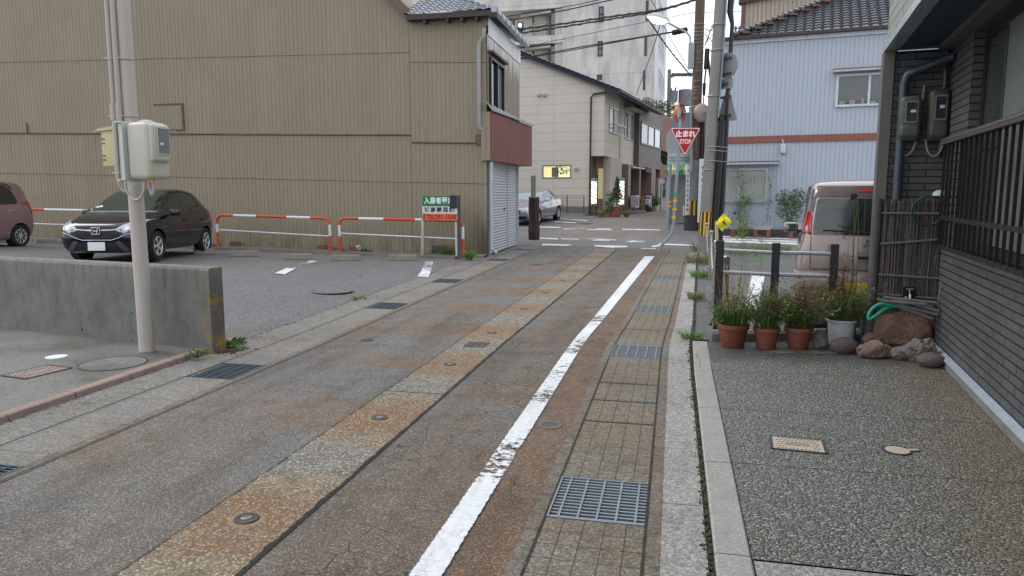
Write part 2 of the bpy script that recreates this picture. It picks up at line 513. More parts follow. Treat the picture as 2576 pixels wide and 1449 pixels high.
 c1 = n.math('MULTIPLY', n.smooth(cr.outputs['Distance'], .006, .001), n.math('MULTIPLY', msk, .5))
 c2 = n.math('MULTIPLY', n.smooth(cr2.outputs['Distance'], .026, .006), n.math('MULTIPLY', n.smooth(n.noise(uv, 1.5, 3, .6), .44, .58), n.math('ADD', n.math('MULTIPLY', lane2, .6), .3)))
 c = n.mix(n.math('MAXIMUM', c1, c2) if kind == 'lane' else n.math('MULTIPLY', c1, .25), c, (.02, .019, .018))
 h = n.math('SUBTRACT', 1.0, v.outputs['Distance'])
 m = n.done(c, n.ramp(mid, [(.3, .62), (.7, .82)]), n.bump(h, .55, .008), spec=.35)
 return m
M_LANE = street_mat('aggregate_asphalt', 'lane')
M_STRIP = street_mat('rust_stained_concrete', 'strip')
def concrete_mat(name, base, rust=0.0, tile=None, agg=.3, dark=.35, joints=None, moss=0.0, sc=90, tilerot=0):
 n = NM(name); uv = n.uv
 sx = n.sep(uv); t, s = sx[0], sx[1]
 v = n.vor(uv, sc); cell = n.sep(v.outputs['Color'])[0]
 big = n.noise(uv, 1.1, 5, .6); mid = n.noise(uv, 7, 5, .65)
 c = n.mix(1.0, base, n.ramp(cell, [(0, 1 - agg), (.8, 1 + agg * .5), (1, 1 + agg * 1.6)]), 'MULTIPLY')
 c = n.mix(n.math('MULTIPLY', n.smooth(big, .4, .7), dark), c, n.mix(1.0, c, (.55, .53, .5), 'MULTIPLY'))
 c = n.mix(n.math('MULTIPLY', n.smooth(mid, .45, .75), .5), c, n.mix(1.0, c, (.72, .71, .69), 'MULTIPLY'))
 if rust:
  rn = n.smooth(n.noise(uv, .75, 4, .6), .36, .56)
  c = n.mix(n.math('MULTIPLY', rn, rust), c, n.mix(1.0, c, (1.05, .84, .66), 'MULTIPLY'))
 hh = n.math('MULTIPLY', cell, .4)
 if tile:
  tw, tl, t0 = tile
  a = n.math('ABSOLUTE', n.math('SUBTRACT', n.math('FRACT', n.math('DIVIDE', n.math('SUBTRACT', t, t0), tw)), .5))
  b = n.math('ABSOLUTE', n.math('SUBTRACT', n.math('FRACT', n.math('DIVIDE', s, tl)), .5))
  ja = n.smooth(a, .5 - .0045 / tw, .5 - .001 / tw); jb = n.smooth(b, .5 - .0045 / tl, .5 - .001 / tl)
  j = n.math('MAXIMUM', ja, jb)
  c = n.mix(n.math('MULTIPLY', j, .8), c, (.045, .038, .03))
  hh = n.math('SUBTRACT', hh, j)
 if joints:
  jl, jo = joints
  b = n.math('ABSOLUTE', n.math('SUBTRACT', n.math('FRACT', n.math('DIVIDE', n.math('ADD', s, jo), jl)), .5))
  j = n.smooth(b, .5 - .006 / jl, .5 - .002 / jl)
  c = n.mix(n.math('MULTIPLY', j, .85), c, (.03, .028, .025))
 if moss:
  mm = n.smooth(n.noise(uv, 14, 5, .7), .52, .62)
  c = n.mix(n.math('MULTIPLY', mm, moss), c, (.035, .033, .02))
 dv = n.mix(.1, uv, n.noise(uv, 3, 4, .7, out='Color'))
 cr = n.vor(dv, 1.2, 'DISTANCE_TO_EDGE')
 c = n.mix(n.math('MULTIPLY', n.smooth(cr.outputs['Distance'], .006, .001), n.math('MULTIPLY', n.smooth(big, .50, .6), .5)), c, (.04, .038, .035))
 return n.done(c, .8, n.bump(hh, .4, .006), spec=.3)
M_GUT_R = concrete_mat('gutter_cover_tiles', (.185, .172, .145), rust=.6, tile=(.102, .136, -.59), agg=.4)
M_GUT_L = concrete_mat('gutter_cover_grey', (.205, .200, .188), rust=.2, tile=(.47, .60, -4.13), agg=.3, dark=.3)
M_BORD = concrete_mat('gutter_border', (.175, .16, .138), rust=.5, agg=.35, dark=.5, moss=.4)
M_BAND = concrete_mat('pale_concrete_band', (.31, .305, .29), agg=.35, dark=.4, joints=(4.9, 1.2), moss=.12)
M_KERB = concrete_mat('kerb_stone', (.33, .325, .305), agg=.22, dark=.2, sc=160)
M_APRON = concrete_mat('broomed_concrete', (.185, .18, .168), agg=.3, dark=.85, sc=120)
M_PINK = concrete_mat('pink_kerb', (.30, .225, .195), agg=.2, dark=.3, joints=(.6, .1), sc=150)
M_DIRT = concrete_mat('dirt_joint', (.042, .038, .03), agg=.6, dark=.6, moss=.8, sc=60)
M_PIT_SHADE = simple('drain_pit_shade', (.012, .013, .014), .8)  # near-black colour standing in for the shade inside drains and holes
def asphalt_mat(name, base, warm=0.0, sc=60, rustband=False):
 n = NM(name); uv = n.uv
 v = n.vor(uv, sc); cell = n.sep(v.outputs['Color'])[0]
 big = n.noise(uv, .35, 5, .6); mid = n.noise(uv, 2.5, 5, .65)
 c = n.mix(1.0, base, n.ramp(cell, [(0, .55), (.7, 1.1), (.92, 1.35), (1, 2.1)]), 'MULTIPLY')
 c = n.mix(n.math('MULTIPLY', n.smooth(big, .4, .65), .45), c, n.mix(1.0, c, (.72, .71, .70), 'MULTIPLY'))
 c = n.mix(n.math('MULTIPLY', n.smooth(mid, .5, .75), .35), c, n.mix(1.0, c, (1.3, 1.28, 1.25), 'MULTIPLY'))
 if rustband:
  rb = n.noise(n.mapping(uv, (1.6, .09, 1)), 1.0, 5, .65)
  c = n.mix(n.math('MULTIPLY', n.smooth(rb, .50, .64), .6), c, n.mix(1.0, c, (1.25, .66, .52), 'MULTIPLY'))
 dv = n.mix(.1, uv, n.noise(uv, 1.5, 4, .7, out='Color'))
 cr = n.vor(dv, .9, 'DISTANCE_TO_EDGE')
 c = n.mix(n.math('MULTIPLY', n.smooth(cr.outputs['Distance'], .009, .002), n.math('MULTIPLY', n.smooth(n.noise(uv, .5, 3), .5, .62), .7)), c, (.03, .03, .03))
 return n.done(c, .78, n.bump(cell, .4, .006), spec=.3)
M_ASPH = asphalt_mat('worn_asphalt', (.165, .162, .160))
M_LOT = asphalt_mat('parking_asphalt', (.165, .158, .163), sc=75)
M_LOTR = asphalt_mat('parking_asphalt_dark', (.125, .125, .128), sc=70)
M_FAR = asphalt_mat('rusty_far_asphalt', (.19, .175, .165), rustband=True)
def pebble_mat():
 n = NM('washed_pebbles'); uv = n.uv
 sx = n.sep(uv); t, s = sx[0], sx[1]
 duv = n.mix(.012, uv, n.noise(uv, 30, 2, .5, out='Color'))
 v = n.vor(n.mapping(duv, (1, 1.25, 1)), 76); cell = n.sep(v.outputs['Color'])
 edge = n.smooth(v.outputs['Distance'], .42, .72)
 peb = n.ramp(cell[0], [(0, (.075, .088, .090)), (.3, (.135, .15, .148)), (.6, (.205, .213, .20)), (.85, (.285, .285, .255)), (1, (.48, .47, .44))])
 peb2 = n.mix(n.smooth(cell[1], .72, .95), peb, (.21, .155, .10))
 c = n.mix(edge, peb2, (.052, .052, .048))
 big = n.noise(uv, .9, 5, .6)
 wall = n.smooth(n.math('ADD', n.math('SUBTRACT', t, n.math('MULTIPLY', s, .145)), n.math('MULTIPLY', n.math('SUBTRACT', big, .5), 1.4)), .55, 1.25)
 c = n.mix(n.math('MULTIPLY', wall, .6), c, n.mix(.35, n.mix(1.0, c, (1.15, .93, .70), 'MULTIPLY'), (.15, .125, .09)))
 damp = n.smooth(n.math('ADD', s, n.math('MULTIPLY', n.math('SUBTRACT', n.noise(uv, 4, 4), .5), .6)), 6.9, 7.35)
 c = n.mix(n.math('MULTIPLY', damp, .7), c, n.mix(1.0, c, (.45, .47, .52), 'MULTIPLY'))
 c = n.mix(n.math('MULTIPLY', n.smooth(big, .45, .7), .35), c, n.mix(1.0, c, (.75, .74, .70), 'MULTIPLY'))
 j = None
 for sj, k in ((6.62, .05), (5.44, .02), (4.32, .01)):
  a = n.math('ABSOLUTE', n.math('SUBTRACT', n.math('SUBTRACT', s, n.math('MULTIPLY', t, k)), sj))
  q = n.smooth(a, .006, .002)
  j = q if j is None else n.math('MAXIMUM', j, q)
 c = n.mix(n.math('MULTIPLY', j, .85), c, (.022, .021, .02))
 h = n.math('SUBTRACT', n.math('SUBTRACT', 1.0, v.outputs['Distance']), n.math('MULTIPLY', j, 1.0))
 return n.done(c, .5, n.bump(h, .8, .010), spec=.4)
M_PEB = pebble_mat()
def wear_paint(name, density=.5, sc=3.0, col_=(.74, .77, .80)):
 n = NM(name); uv = n.uv
 a = n.noise(n.mapping(uv, (1, 1.9, 1)), sc * 2.2, 6, .75)
 b = n.noise(uv, 26, 4, .7)
 big = n.noise(n.mapping(uv, (1, 1, 1)), .9, 2, .5)
 f = n.math('ADD', n.math('ADD', n.math('MULTIPLY', a, .55), n.math('MULTIPLY', b, .28)), n.math('MULTIPLY', big, .35))
 if sc > 3.5:
  pt = n.math('ADD', n.math('MULTIPLY', n.smooth(n.sep(uv)[1], 3.9, 3.3), .25), n.math('MULTIPLY', n.math('SUBTRACT', n.noise(n.mapping(uv, (.2, 1, 1)), 1.7, 3, .5), .5), -.32))
  f = n.math('SUBTRACT', f, pt)
 al = n.smooth(f, density + .03, density - .02)
 if sc > 3.5:
  tt = n.sep(uv)[0]; e = n.math('SUBTRACT', .070, n.math('ABSOLUTE', n.math('ADD', tt, .98)))
  al = n.math('MULTIPLY', al, n.smooth(n.math('ADD', e, n.math('MULTIPLY', n.math('SUBTRACT', n.noise(uv, 22, 5, .75), .5), .05)), .000, .004))
 cr = n.vor(n.mix(.06, uv, n.noise(uv, 9, 3, out='Color')), 15, 'DISTANCE_TO_EDGE')
 al = n.math('MULTIPLY', al, n.math('SUBTRACT', 1.0, n.math('MULTIPLY', n.smooth(cr.outputs['Distance'], .014, .002), n.smooth(big, .50, .60))))
 c = n.mix(n.smooth(b, .4, .8), col_, tuple(x * .72 for x in col_))
 c = n.mix(n.math('MULTIPLY', n.smooth(n.noise(n.mapping(uv, (6, .8, 1)), 1.0, 5, .7), .42, .68), .45), c, (.40, .40, .39))
 return n.done(c, .6, None, alpha=al)
M_LINE = wear_paint('worn_white_paint', .625, 4.0)
M_LINE2 = wear_paint('worn_white_paint_patchy', .56)
M_LINE3 = wear_paint('white_paint_solid', .72)
def sheet(name, s0, s1, t0, t1, z, mat, step=.5, nt=2, zf=None, kind='structure', edges=None, worldt=False):
 m = MB(); rows = []; uvs = []
 ns = max(2, int((s1 - s0) / step) + 1)
 for i in range(ns + 1):
  s = s0 + (s1 - s0) * i / ns
  a, b = (edges(s) if edges else (t0, t1))
  r = []; u = []
  for k in range(nt + 1):
   t = a + (b - a) * k / nt
   zz = z + (zf(s, t) if zf else 0)
   r.append(RP(s, t, zz)); u.append((t, s))
  rows.append(r); uvs.append(u)
 m.grid(rows, uvs)
 o = m.build(name, mat, fix=False)
 me = o.data
 if me.polygons[0].normal.z < 0: me.flip_normals()
 return tag(o, kind=kind)
def build_ground():
 m = MB(); rows = []; uvs = []
 S = [-400, -60, -20, -6, 0, 4, 8, 12, 16, 19, 21.2, 21.5, 21.8, 22.4, 23, 24, 26, 28, 30, 32, 34, 34.95, 36, 40, 50, 70, 120, 300, 1500]
 T = [-1200, -300, -80, -40, -25, -18, -12, -8, -5, -2.5, 0, 2.5, 5, 8, 12, 18, 25, 40, 80, 300, 1200]
 for s in S:
  r = []; u = []
  for t in T:
   X, Y = s * SN + t * CS, s * CS - t * SN
   r.append((X, Y, tz(X, Y))); u.append((t, s))
  rows.append(r); uvs.append(u)
 m.grid(rows, uvs)
 o = m.build('ground', M_ASPH, fix=False)
 if o.data.polygons[0].normal.z < 0: o.data.flip_normals()
 tag(o, kind='structure')
build_ground()
S_END = 21.9
sheet('road', -3, S_END, -3.64, -.64, 0, M_LANE, nt=12)
sheet('road_sprinkler_strip', -3, 21.2, -2.27, -1.74, .004, M_STRIP, step=.3, nt=2)
sheet('gutter_border_left', -3, S_END, -3.72, -3.62, .004, M_BORD, nt=1)
sheet('gutter_border_right', -3, S_END, -.66, -.585, .006, M_BORD, nt=1)
sheet('gutter_border_inner', -3, 20, -.09, -.02, .004, M_BORD, nt=1)
sheet('concrete_band_right', -3, 20.3, -.035, .185, .002, M_BAND, nt=1)
sheet('dirt_joint', -3, 20.3, .17, .225, -.004, M_DIRT, nt=1)
M_BANDL = concrete_mat('grey_concrete_band', (.205, .20, .187), agg=.35, dark=.55, joints=(2.9, 1.2), moss=.25, rust=.15)
sheet('concrete_band_left', 6.6, 21.5, -4.62, -4.12, .001, M_BANDL, nt=2)
sheet('concrete_band_left_near', -3, 6.6, -4.6, -4.12, .001, M_BANDL, nt=2)
sheet('dark_joint', -3, 21, -4.172, -4.158, .0045, M_DIRT, nt=1); sheet('dark_joint', -3, 20, -.100, -.086, .0075, M_DIRT, nt=1); sheet('dark_joint', -3, 20, -.594, -.582, .0075, M_DIRT, nt=1); sheet('dark_joint', -3, 21.5, -3.645, -3.632, .0045, M_DIRT, nt=1)
for s_ in (4.98, 5.52, 6.06, 8.6, 12.0): sheet('dark_joint', s_, s_ + .014, -.582, -.10, .0072, M_DIRT, nt=1, step=1)
GR_R = [(3.40, 3.94), (7.11, 7.65), (9.93, 10.46), (13.95, 14.50), (16.98, 17.5)]
GR_L = [(2.92, 3.40), (5.46, 6.01), (9.40, 9.96), (12.45, 13.02), (16.85, 17.42), (20.2, 20.7)]
def covers(name, t0, t1, grs, mat, s_end):
 a = -3
 for g in grs + [(s_end, None)]:
  sheet(name, a, g[0], t0, t1, .003, mat, nt=1); a = g[1]
covers('gutter_covers_right', -.59, -.08, GR_R, M_GUT_R, 20.2)
covers('gutter_covers_left', -4.16, -3.68, GR_L, M_GUT_L, 21.3)
M_GALV = simple('galvanised_steel', (.30, .345, .38), .42, .55, .15, 9)
M_GRT = simple('grate_steel', (.235, .275, .305), .45, .45, .25, 14)
M_GALV_D = simple('galvanised_dark', (.11, .145, .175), .45, .5, .2, 9)
GRL = {(0, 0): 'large steel drain grate in the tiled gutter nearest to the viewer', }
def grate(s0, s1, t0, t1, label, nb=14, nl=4, mat=None):
 c = RP((s0 + s1) / 2, (t0 + t1) / 2); a = RP(s0, (t0 + t1) / 2); b = RP(s1, (t0 + t1) / 2)
 rz = math.atan2(b.y - a.y, b.x - a.x) - math.pi / 2
 g = thing('drain_grate', label, 'drain grate', (c.x, c.y, 0), rz, 'steel drain grates set in the street gutters')
 w = (t1 - t0) - .012; l = s1 - s0 - .008
 mat = mat or M_GRT
 m = MB(); e = .012
 for sx in (-1, 1): m.box((sx * (w / 2 - e / 2), 0, -.004), (e, l, .022))
 for sy in (-1, 1): m.box((0, sy * (l / 2 - e / 2), -.0045), (w - 2 * e, e, .021))
 m.build('frame', mat, g)
 m = MB()
 for k in range(nb):
  y = -l / 2 + e + (l - 2 * e) * (k + .5) / nb
  m.box((0, y, -.007), (w - 2 * e - .001, (l / nb) * .36, .014))
 m.build('bearing_bars', mat, g)
 m = MB()
 xs = [-w / 2 + w * q for q in ((.12, .31, .5, .69, .88) if nl == 5 else (.2, .4, .6, .8))]
 for x in xs: m.box((x, 0, -.003), (.011, l - 2 * e - .001, .016))
 m.build('cross_bars', mat, g)
 MB().box((0, 0, -.0245), (w + .01, l + .006, .002)).build('pit_shade_sheet', M_PIT_SHADE, g)  # thin sheet close under the bars, the pit's shade painted as near-black
RL = ['large steel drain grate nearest the viewer in the right-hand tiled gutter', 'steel drain grate in the right gutter level with the flower pots',
      'third steel grate up the right gutter beside the weeds of the parking space', 'small looking fourth grate up the right gutter beside the chained posts', 'farthest grate of the right gutter near the stop sign pole']
LL = ['dark grate corner cut off by the left edge of the picture', 'blue-grey grate in the left gutter below the concrete wall', 'left gutter grate beside the parking lot manhole', 'left gutter grate near the white parking line end',
      'left gutter grate below the letting sign', 'farthest left gutter grate by the roller shutter']
for g, l in zip(GR_R, RL): grate(g[0], g[1], -.59, -.08, l, 13, 5)
for g, l in zip(GR_L, LL): grate(g[0], g[1], -4.16, -3.69, l, 12, 4, M_GALV_D)
sheet('white_line', -1, 9.5, -1.045, -.905, .009, M_LINE, step=.3, nt=1, edges=lambda s: (-1.05, -.91))
sheet('white_line_far', 9.5, 18.9, 0, 0, .009, M_LINE3, step=.3, nt=1, edges=lambda s: (-1.05 - .0 * s, -.91 + .008 * (s - 9.5)))
def kerbs():
 b = [-.2, 1.15, 2.0, 3.16, 4.30, 5.43, 6.58, 7.95]
 m = MB()
 for a, c in zip(b, b[1:]):
  rows = []; uv = []
  for s in (a + .003, c - .003):
   rows.append([RP(s, .215, -.03), RP(s, .215, .018), RP(s, .225, .026), RP(s, .362, .026), RP(s, .370, .020), RP(s, .37, -.03)])
   uv.append([(.15, s), (.20, s), (.21, s), (.36, s), (.37, s), (.4, s)])
  m.grid(rows, uv)
 o = m.build('kerb', M_KERB, fix=False)
 tag(o, kind='structure')
 if o.data.polygons[2].normal.z < 0: o.data.flip_normals()
kerbs()
HC = Vector((4.30, 7.35, 0)); HYAW = -math.atan2(.345, .939)
FH = Frame(HC, HYAW)
def wall_t(s):
 k = 0
 a = to_st(HC.x, HC.y); q = HC - FH.ey * 6; b = to_st(q.x, q.y)
 return a[1] + (b[1] - a[1]) * (s - a[0]) / (b[0] - a[0])
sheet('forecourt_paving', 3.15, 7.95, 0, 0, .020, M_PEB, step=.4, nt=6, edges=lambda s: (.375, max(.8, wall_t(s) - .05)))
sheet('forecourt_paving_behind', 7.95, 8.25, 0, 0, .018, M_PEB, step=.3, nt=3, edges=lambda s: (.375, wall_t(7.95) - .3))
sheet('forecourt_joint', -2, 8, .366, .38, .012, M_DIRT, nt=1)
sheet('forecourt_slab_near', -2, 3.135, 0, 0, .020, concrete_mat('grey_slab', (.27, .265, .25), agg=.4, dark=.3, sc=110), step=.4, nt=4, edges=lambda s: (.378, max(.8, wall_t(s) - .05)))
sheet('parking_space_right', 8.2, 21.2, .215, 7.5, -.008, M_LOTR, nt=6)
AZ = .045
def wall_s(t): return 6.40 + .17 * (-t - 4.7)
def sheet_t(name, t0, t1, nt, slo, shi, ns, z, mat, zf=None):
 m = MB(); rows = []; uvs = []
 for k in range(nt + 1):
  t = t0 + (t1 - t0) * k / nt; r = []; u = []
  for i in range(ns + 1):
   s = slo(t) + (shi(t) - slo(t)) * i / ns
   r.append(RP(s, t, z + (zf(s, t) if zf else 0))); u.append((t, s))
  rows.append(r); uvs.append(u)
 m.grid(rows, uvs); o = m.build(name, mat, fix=False)
 if o.data.polygons[0].normal.z < 0: o.data.flip_normals()
 return tag(o, kind='structure')
sheet_t('apron_left', -14, -4.66, 8, lambda t: -3.0, lambda t: wall_s(t) + .16 + .03 * (-t - 4.7), 10, AZ, M_APRON)
def pinkkerb():
 m = MB(); rows = []; uv = []
 n = 24
 for i in range(n + 1):
  s = -3 + (6.95 + 3) * i / n
  rows.append([RP(s, -4.565, -.02), RP(s, -4.57, AZ - .004), RP(s, -4.58, AZ + .004), RP(s, -4.665, AZ + .004), RP(s, -4.67, AZ - .01)])
  uv.append([(0, s), (.05, s), (.06, s), (.15, s), (.16, s)])
 m.grid(rows, uv)
 o = m.build('kerb_left', M_PINK, fix=True); tag(o, kind='structure')
pinkkerb()
sheet_t('parking_lot', -26, -4.6, 30, lambda t: wall_s(t) + .08 if t < -4.65 else wall_s(-4.7) + .25, lambda t: 18.6, 24, .003, M_LOT, zf=lot_z)
def gap_clumps():
 rg = random.Random(31); m = MB()
 for k in range(900):
  s_ = rg.uniform(2.3, 8.0) if k < 700 else rg.uniform(8, 20); t_ = .197 + rg.gauss(0, .014); p = RP(s_, t_, .002); q = rg.uniform(.004, .016)
  m.box(p, (q, q * rg.uniform(.6, 1.6), q * .7), rg.uniform(0, 3))
 o = m.build('moss_and_grit', simple('moss_grit', (.06, .055, .028), .95, 0, .6, 40), None); tag(o, kind='stuff')
 m = MB()
 for k in range(420):
  s_ = rg.uniform(2, 20); t_ = rg.choice((-4.62, -4.6, .20, -4.57)) + rg.gauss(0, .03)
  if t_ < -4 and s_ < 6.6: t_ = -4.55 + rg.gauss(0, .012)
  p = RP(s_, t_, .006); q = rg.uniform(.004, .013); m.box(p, (q, q * rg.uniform(.6, 1.6), q * .6), rg.uniform(0, 3))
 o = m.build('loose_grit', simple('loose_grit', (.16, .14, .11), .95, 0, .6, 40), None); tag(o, kind='stuff')
gap_clumps()
def mark(name, pts, mat=None, z=.012, zz=None):
 q = []
 for (u, v) in pts:
  p = G(u, v) if zz is None else G(u, v, zz)
  q.append(Vector((p.x, p.y, (tz(p.x, p.y) if zz is None else zz) + z)))
 uv = [to_st(p.x, p.y)[::-1] for p in q]
 m = MB(); m.poly(q, uv)
 o = m.build(name, mat or M_LINE3, fix=False)
 if o.data.polygons[0].normal.z < 0: o.data.flip_normals()
 return tag(o, kind='structure')
def cc(x, y): return ((x / 3.68 + 2000) / 1.4907, (y / 3.68 + 820) / 1.4907)
marks = [[(90, 268), (335, 278), (338, 292), (90, 278)], [(385, 278), (618, 285), (620, 294), (380, 286)], [(720, 278), (930, 283), (1138, 294), (1138, 303), (900, 294)],
         [(820, 300), (1060, 305), (1060, 314), (818, 307)], [(1330, 305), (1552, 306), (1530, 338), (1268, 326)],
         [(130, 350), (525, 362), (525, 371), (440, 380), (112, 372)], [(845, 370), (1290, 378), (1306, 398), (1100, 404), (840, 386)],
         [(1640, 378), (1720, 368), (1740, 345), (2280, 368), (2280, 380), (1800, 368), (1700, 392), (1625, 396)],
         [(1485, 410), (1690, 412), (1695, 432), (1615, 430), (1480, 418)], [(1590, 458), (1672, 462), (1655, 490), (1572, 486)],
         [(80, 112), (375, 119), (375, 130), (80, 124)], [(410, 132), (710, 130), (712, 138), (560, 150), (405, 150)], [(740, 147), (1083, 153), (1083, 163), (735, 155)],
         [(870, 137), (1055, 140), (1055, 148), (870, 144)], [(1228, 145), (1500, 148), (1745, 156), (1745, 166), (1225, 156)],
         [(340, 0), (750, 26), (750, 36), (340, 8)], [(300, 38), (585, 56), (580, 66), (290, 48)], [(885, 425), (1020, 428), (1010, 440), (890, 438)]]
for k, q in enumerate(marks):
 zz = None
 mark('road_marking', [cc(*p) for p in q], M_LINE3 if k not in (4, 11, 17) else M_LINE2)
for (v0, v1) in ((587.5, 590.5), (593.5, 597), (599.5, 603), (604.5, 609.5)):
 mark('crosswalk_stripe', [(1800, v0), (2060, v0 + 9), (2060, v1 + 9), (1800, v1)])
def lotmark(pts, mat):
 q = []
 for (u, v) in pts:
  z = .1
  for _ in range(12):
   p = G(u, v, z); s, t = to_st(p.x, p.y); z = lot_z(s, t) if t < -4.6 else 0
  q.append(Vector((p.x, p.y, z + .013)))
 m = MB(); m.poly(q, [to_st(p.x, p.y)[::-1] for p in q]); o = m.build('parking_line', mat, fix=False)
 if o.data.polygons[0].normal.z < 0: o.data.flip_normals()
 tag(o, kind='structure')
lotmark([(691, 689), (716, 692), (742, 678), (722, 675)], M_LINE3)
lotmark([(722, 675), (742, 678), (800, 658), (782, 656)], M_LINE2)
lotmark([(1050, 697), (1078, 699), (1084, 684), (1060, 683)], M_LINE3)
lotmark([(1060, 683), (1084, 684), (1090, 660), (1070, 659)], M_LINE2)
lotmark([(205, 652), (236, 651), (190, 668), (150, 668)], M_LINE3)
mark('parking_line', [(1868, 790), (1905, 796), (1925, 688), (1892, 688)], M_LINE3, zz=-.004)
M_IRON = simple('cast_iron', (.11, .095, .09), .45, .6, .3, 12, .3)
M_IRON2 = simple('worn_iron_edge', (.20, .20, .205), .35, .7, .2, 12)
M_WORN = simple('mortar_ring', (.27, .20, .12), .85, 0, .3, 20)
first = None
NL = ['rust-ringed sprinkler nozzle nearest the viewer on the orange strip', 'second sprinkler nozzle up the stained central strip', 'third sprinkler nozzle, just below the square iron valve cover', 'fourth sprinkler nozzle, first one above the square valve cover',
      'fifth sprinkler nozzle up the central strip', 'sixth sprinkler nozzle up the central strip', 'seventh sprinkler nozzle, level with the fence rails', 'farthest sprinkler nozzle on the central strip']
for k, s in enumerate((3.05, 4.72, 6.40, 8.01, 9.81, 11.55, 13.25, 14.95)):
 p = RP(s, NOZT, .004)
 if first is None:
  g = first = thing('sprinkler_nozzle', NL[0], 'sprinkler', p, 0, 'snow-melting sprinklers along the central strip')
  MB().lathe([(.088, 0), (.08, .002), (.06, .003)], (0, 0, 0), 28).build('mortar_ring', M_WORN, g, smooth=True)
  MB().lathe([(.062, .004), (.060, .010), (.045, .012), (.036, .0125), (.036, .009)], (0, 0, 0), 28).build('collar', M_IRON, g, smooth=30)
  MB().lathe([(.032, .006), (.031, .014), (.022, .018), (.006, .0195)], (0, 0, 0), 24).build('cap', M_IRON2, g, smooth=30)
 else:
  g = copy_tree(first); g.location = p; g['label'] = NL[k]
def flat_cover(name, label, cat, p, r, mat, rmat, rz=0, z=.006, ring=.012, bumps=True):
 g = thing(name, label, cat, p, rz)
 MB().lathe([(r, 0), (r, z), (r - ring, z + .001), (r - ring, z - .003)], (0, 0, 0), 36).build('rim', rmat, g)
 MB().lathe([(r - ring - .003, -.001), (r - ring - .003, z), (.001, z + .002)], (0, 0, 0), 36).build('lid', mat, g)
 return g
flat_cover('valve_cover', 'small round iron cover beside the white line', 'cover', RP(4.83, -.80, 0), .075, M_IRON, M_IRON2)
flat_cover('valve_cover', 'faint round iron cover in the left lane', 'cover', RP(7.32, -3.26, 0), .07, M_IRON, M_IRON)
flat_cover('valve_cover', 'round iron cover far up the left lane', 'cover', RP(16.2, -2.95, 0), .16, M_IRON, M_IRON)
flat_cover('manhole_cover', 'round asphalt-filled manhole cover at the parking lot edge', 'manhole', RP(10.75, -5.25, .036), .33, M_LOT, M_IRON2)
ap = G(285, 915, AZ); flat_cover('manhole_cover', 'large round concrete-filled cover on the left apron', 'manhole', (ap.x, ap.y, AZ), .29, M_APRON, M_IRON)
ap = G(142, 898, AZ); flat_cover('pipe_cover', 'small bright white round cover on the left apron', 'cover', (ap.x, ap.y, AZ), .095, simple('white_plastic', (.72, .78, .80), .5, 0, .06), simple('white_plastic', (.8, .8, .8)))
def valve_sq():
 p = RP(7.33, -2.02, .004); g = thing('square_valve_cover', 'square dark iron valve cover with two holes on the central strip', 'cover', p, -TH)
 MB().bbox_bev(-.115, .115, -.12, .12, 0, .010, .006).build('lid', M_IRON, g)
 m = MB()
 for x in (-.02, .03): m.lathe([(.012, .0), (.012, .0115), (.001, .0115)], (x, -.02, 0), 10)
 m.build('key_hole_shade', M_PIT_SHADE, g)  # solid discs on the lid, hole shade put into their dark colour
valve_sq()
def lattice_cover(label, c, w, l, rz, base, pat, rim, rows=6, cols=13, z=0):
 g = thing('meter_box_lid', label, 'meter lid', (c[0], c[1], z), rz)
 m = MB()
 m.b2(-w / 2 - .012, w / 2 + .012, -l / 2 - .01, -l / 2, 0, .008); m.b2(-w / 2 - .012, w / 2 + .012, l / 2, l / 2 + .01, 0, .008)
 m.b2(-w / 2 - .018, -w / 2, -l / 2, l / 2, 0, .0085); m.b2(w / 2, w / 2 + .018, -l / 2, l / 2, 0, .0085)
 m.build('frame', rim, g)
 MB().b2(-w / 2 + .001, w / 2 - .001, -l / 2 + .001, l / 2 - .001, 0, .006).build('lid', base, g)
 m = MB()
 for i in range(rows):
  for j in range(cols):
   x = -w / 2 + w * (j + .5 + .25 * (i % 2 * 2 - 1)) / cols; y = -l / 2 + l * (i + .5) / rows
   if abs(x) < w * .27 and abs(y + l * .02) < l * .26 or abs(x) > w / 2 - .02: continue
   a, b = w / cols * .36, l / rows * .30
   m.poly([(x - a, y, .0068), (x, y - b, .0068), (x + a, y, .0068), (x, y + b, .0068)])
 for k in range(3):
  m.b2(-w * .24, w * .24, -l * .14 + k * l * .11, -l * .10 + k * l * .11, .0062, .0072)
 m.build('raised_pattern', pat, g)
M_TAN = simple('tan_plastic_lid', (.46, .38, .30), .6, 0, .15, 20)
M_TANP = simple('tan_lid_pattern', (.14, .12, .11), .7, 0, .2, 20)
M_BLK = simple('black_iron_frame', (.045, .05, .06), .5, .3, .2, 20)
q = [G(1937, 1099, .02), G(2071, 1109, .02), G(2083, 1139, .02), G(1937, 1133, .02)]
cq = sum(q, Vector()) / 4
lattice_cover('tan rectangular meter lid in a black frame set in the pebble paving', cq, .30, .235, math.atan2(q[1].y - q[0].y, q[1].x - q[0].x) - .06, M_TAN, M_TANP, M_BLK, z=.02)
q = G(2257, 1134, .02)
g = flat_cover('water_valve_lid', 'small round tan lid with a tab in the pebble paving', 'cover', (q.x, q.y, .02), .085, M_TAN, M_BLK, 0, .006, .012)
MB().b2(.07, .135, -.022, .022, 0, .0045).build('tab_frame', M_BLK, g); MB().b2(.06, .128, -.012, .012, 0, .0085).build('tab', M_TAN, g)
q = [G(111, 953, AZ), G(13, 936, AZ), G(71, 921, AZ), G(180, 936, AZ)]
cq = sum(q, Vector()) / 4; ax = q[3] - q[0]
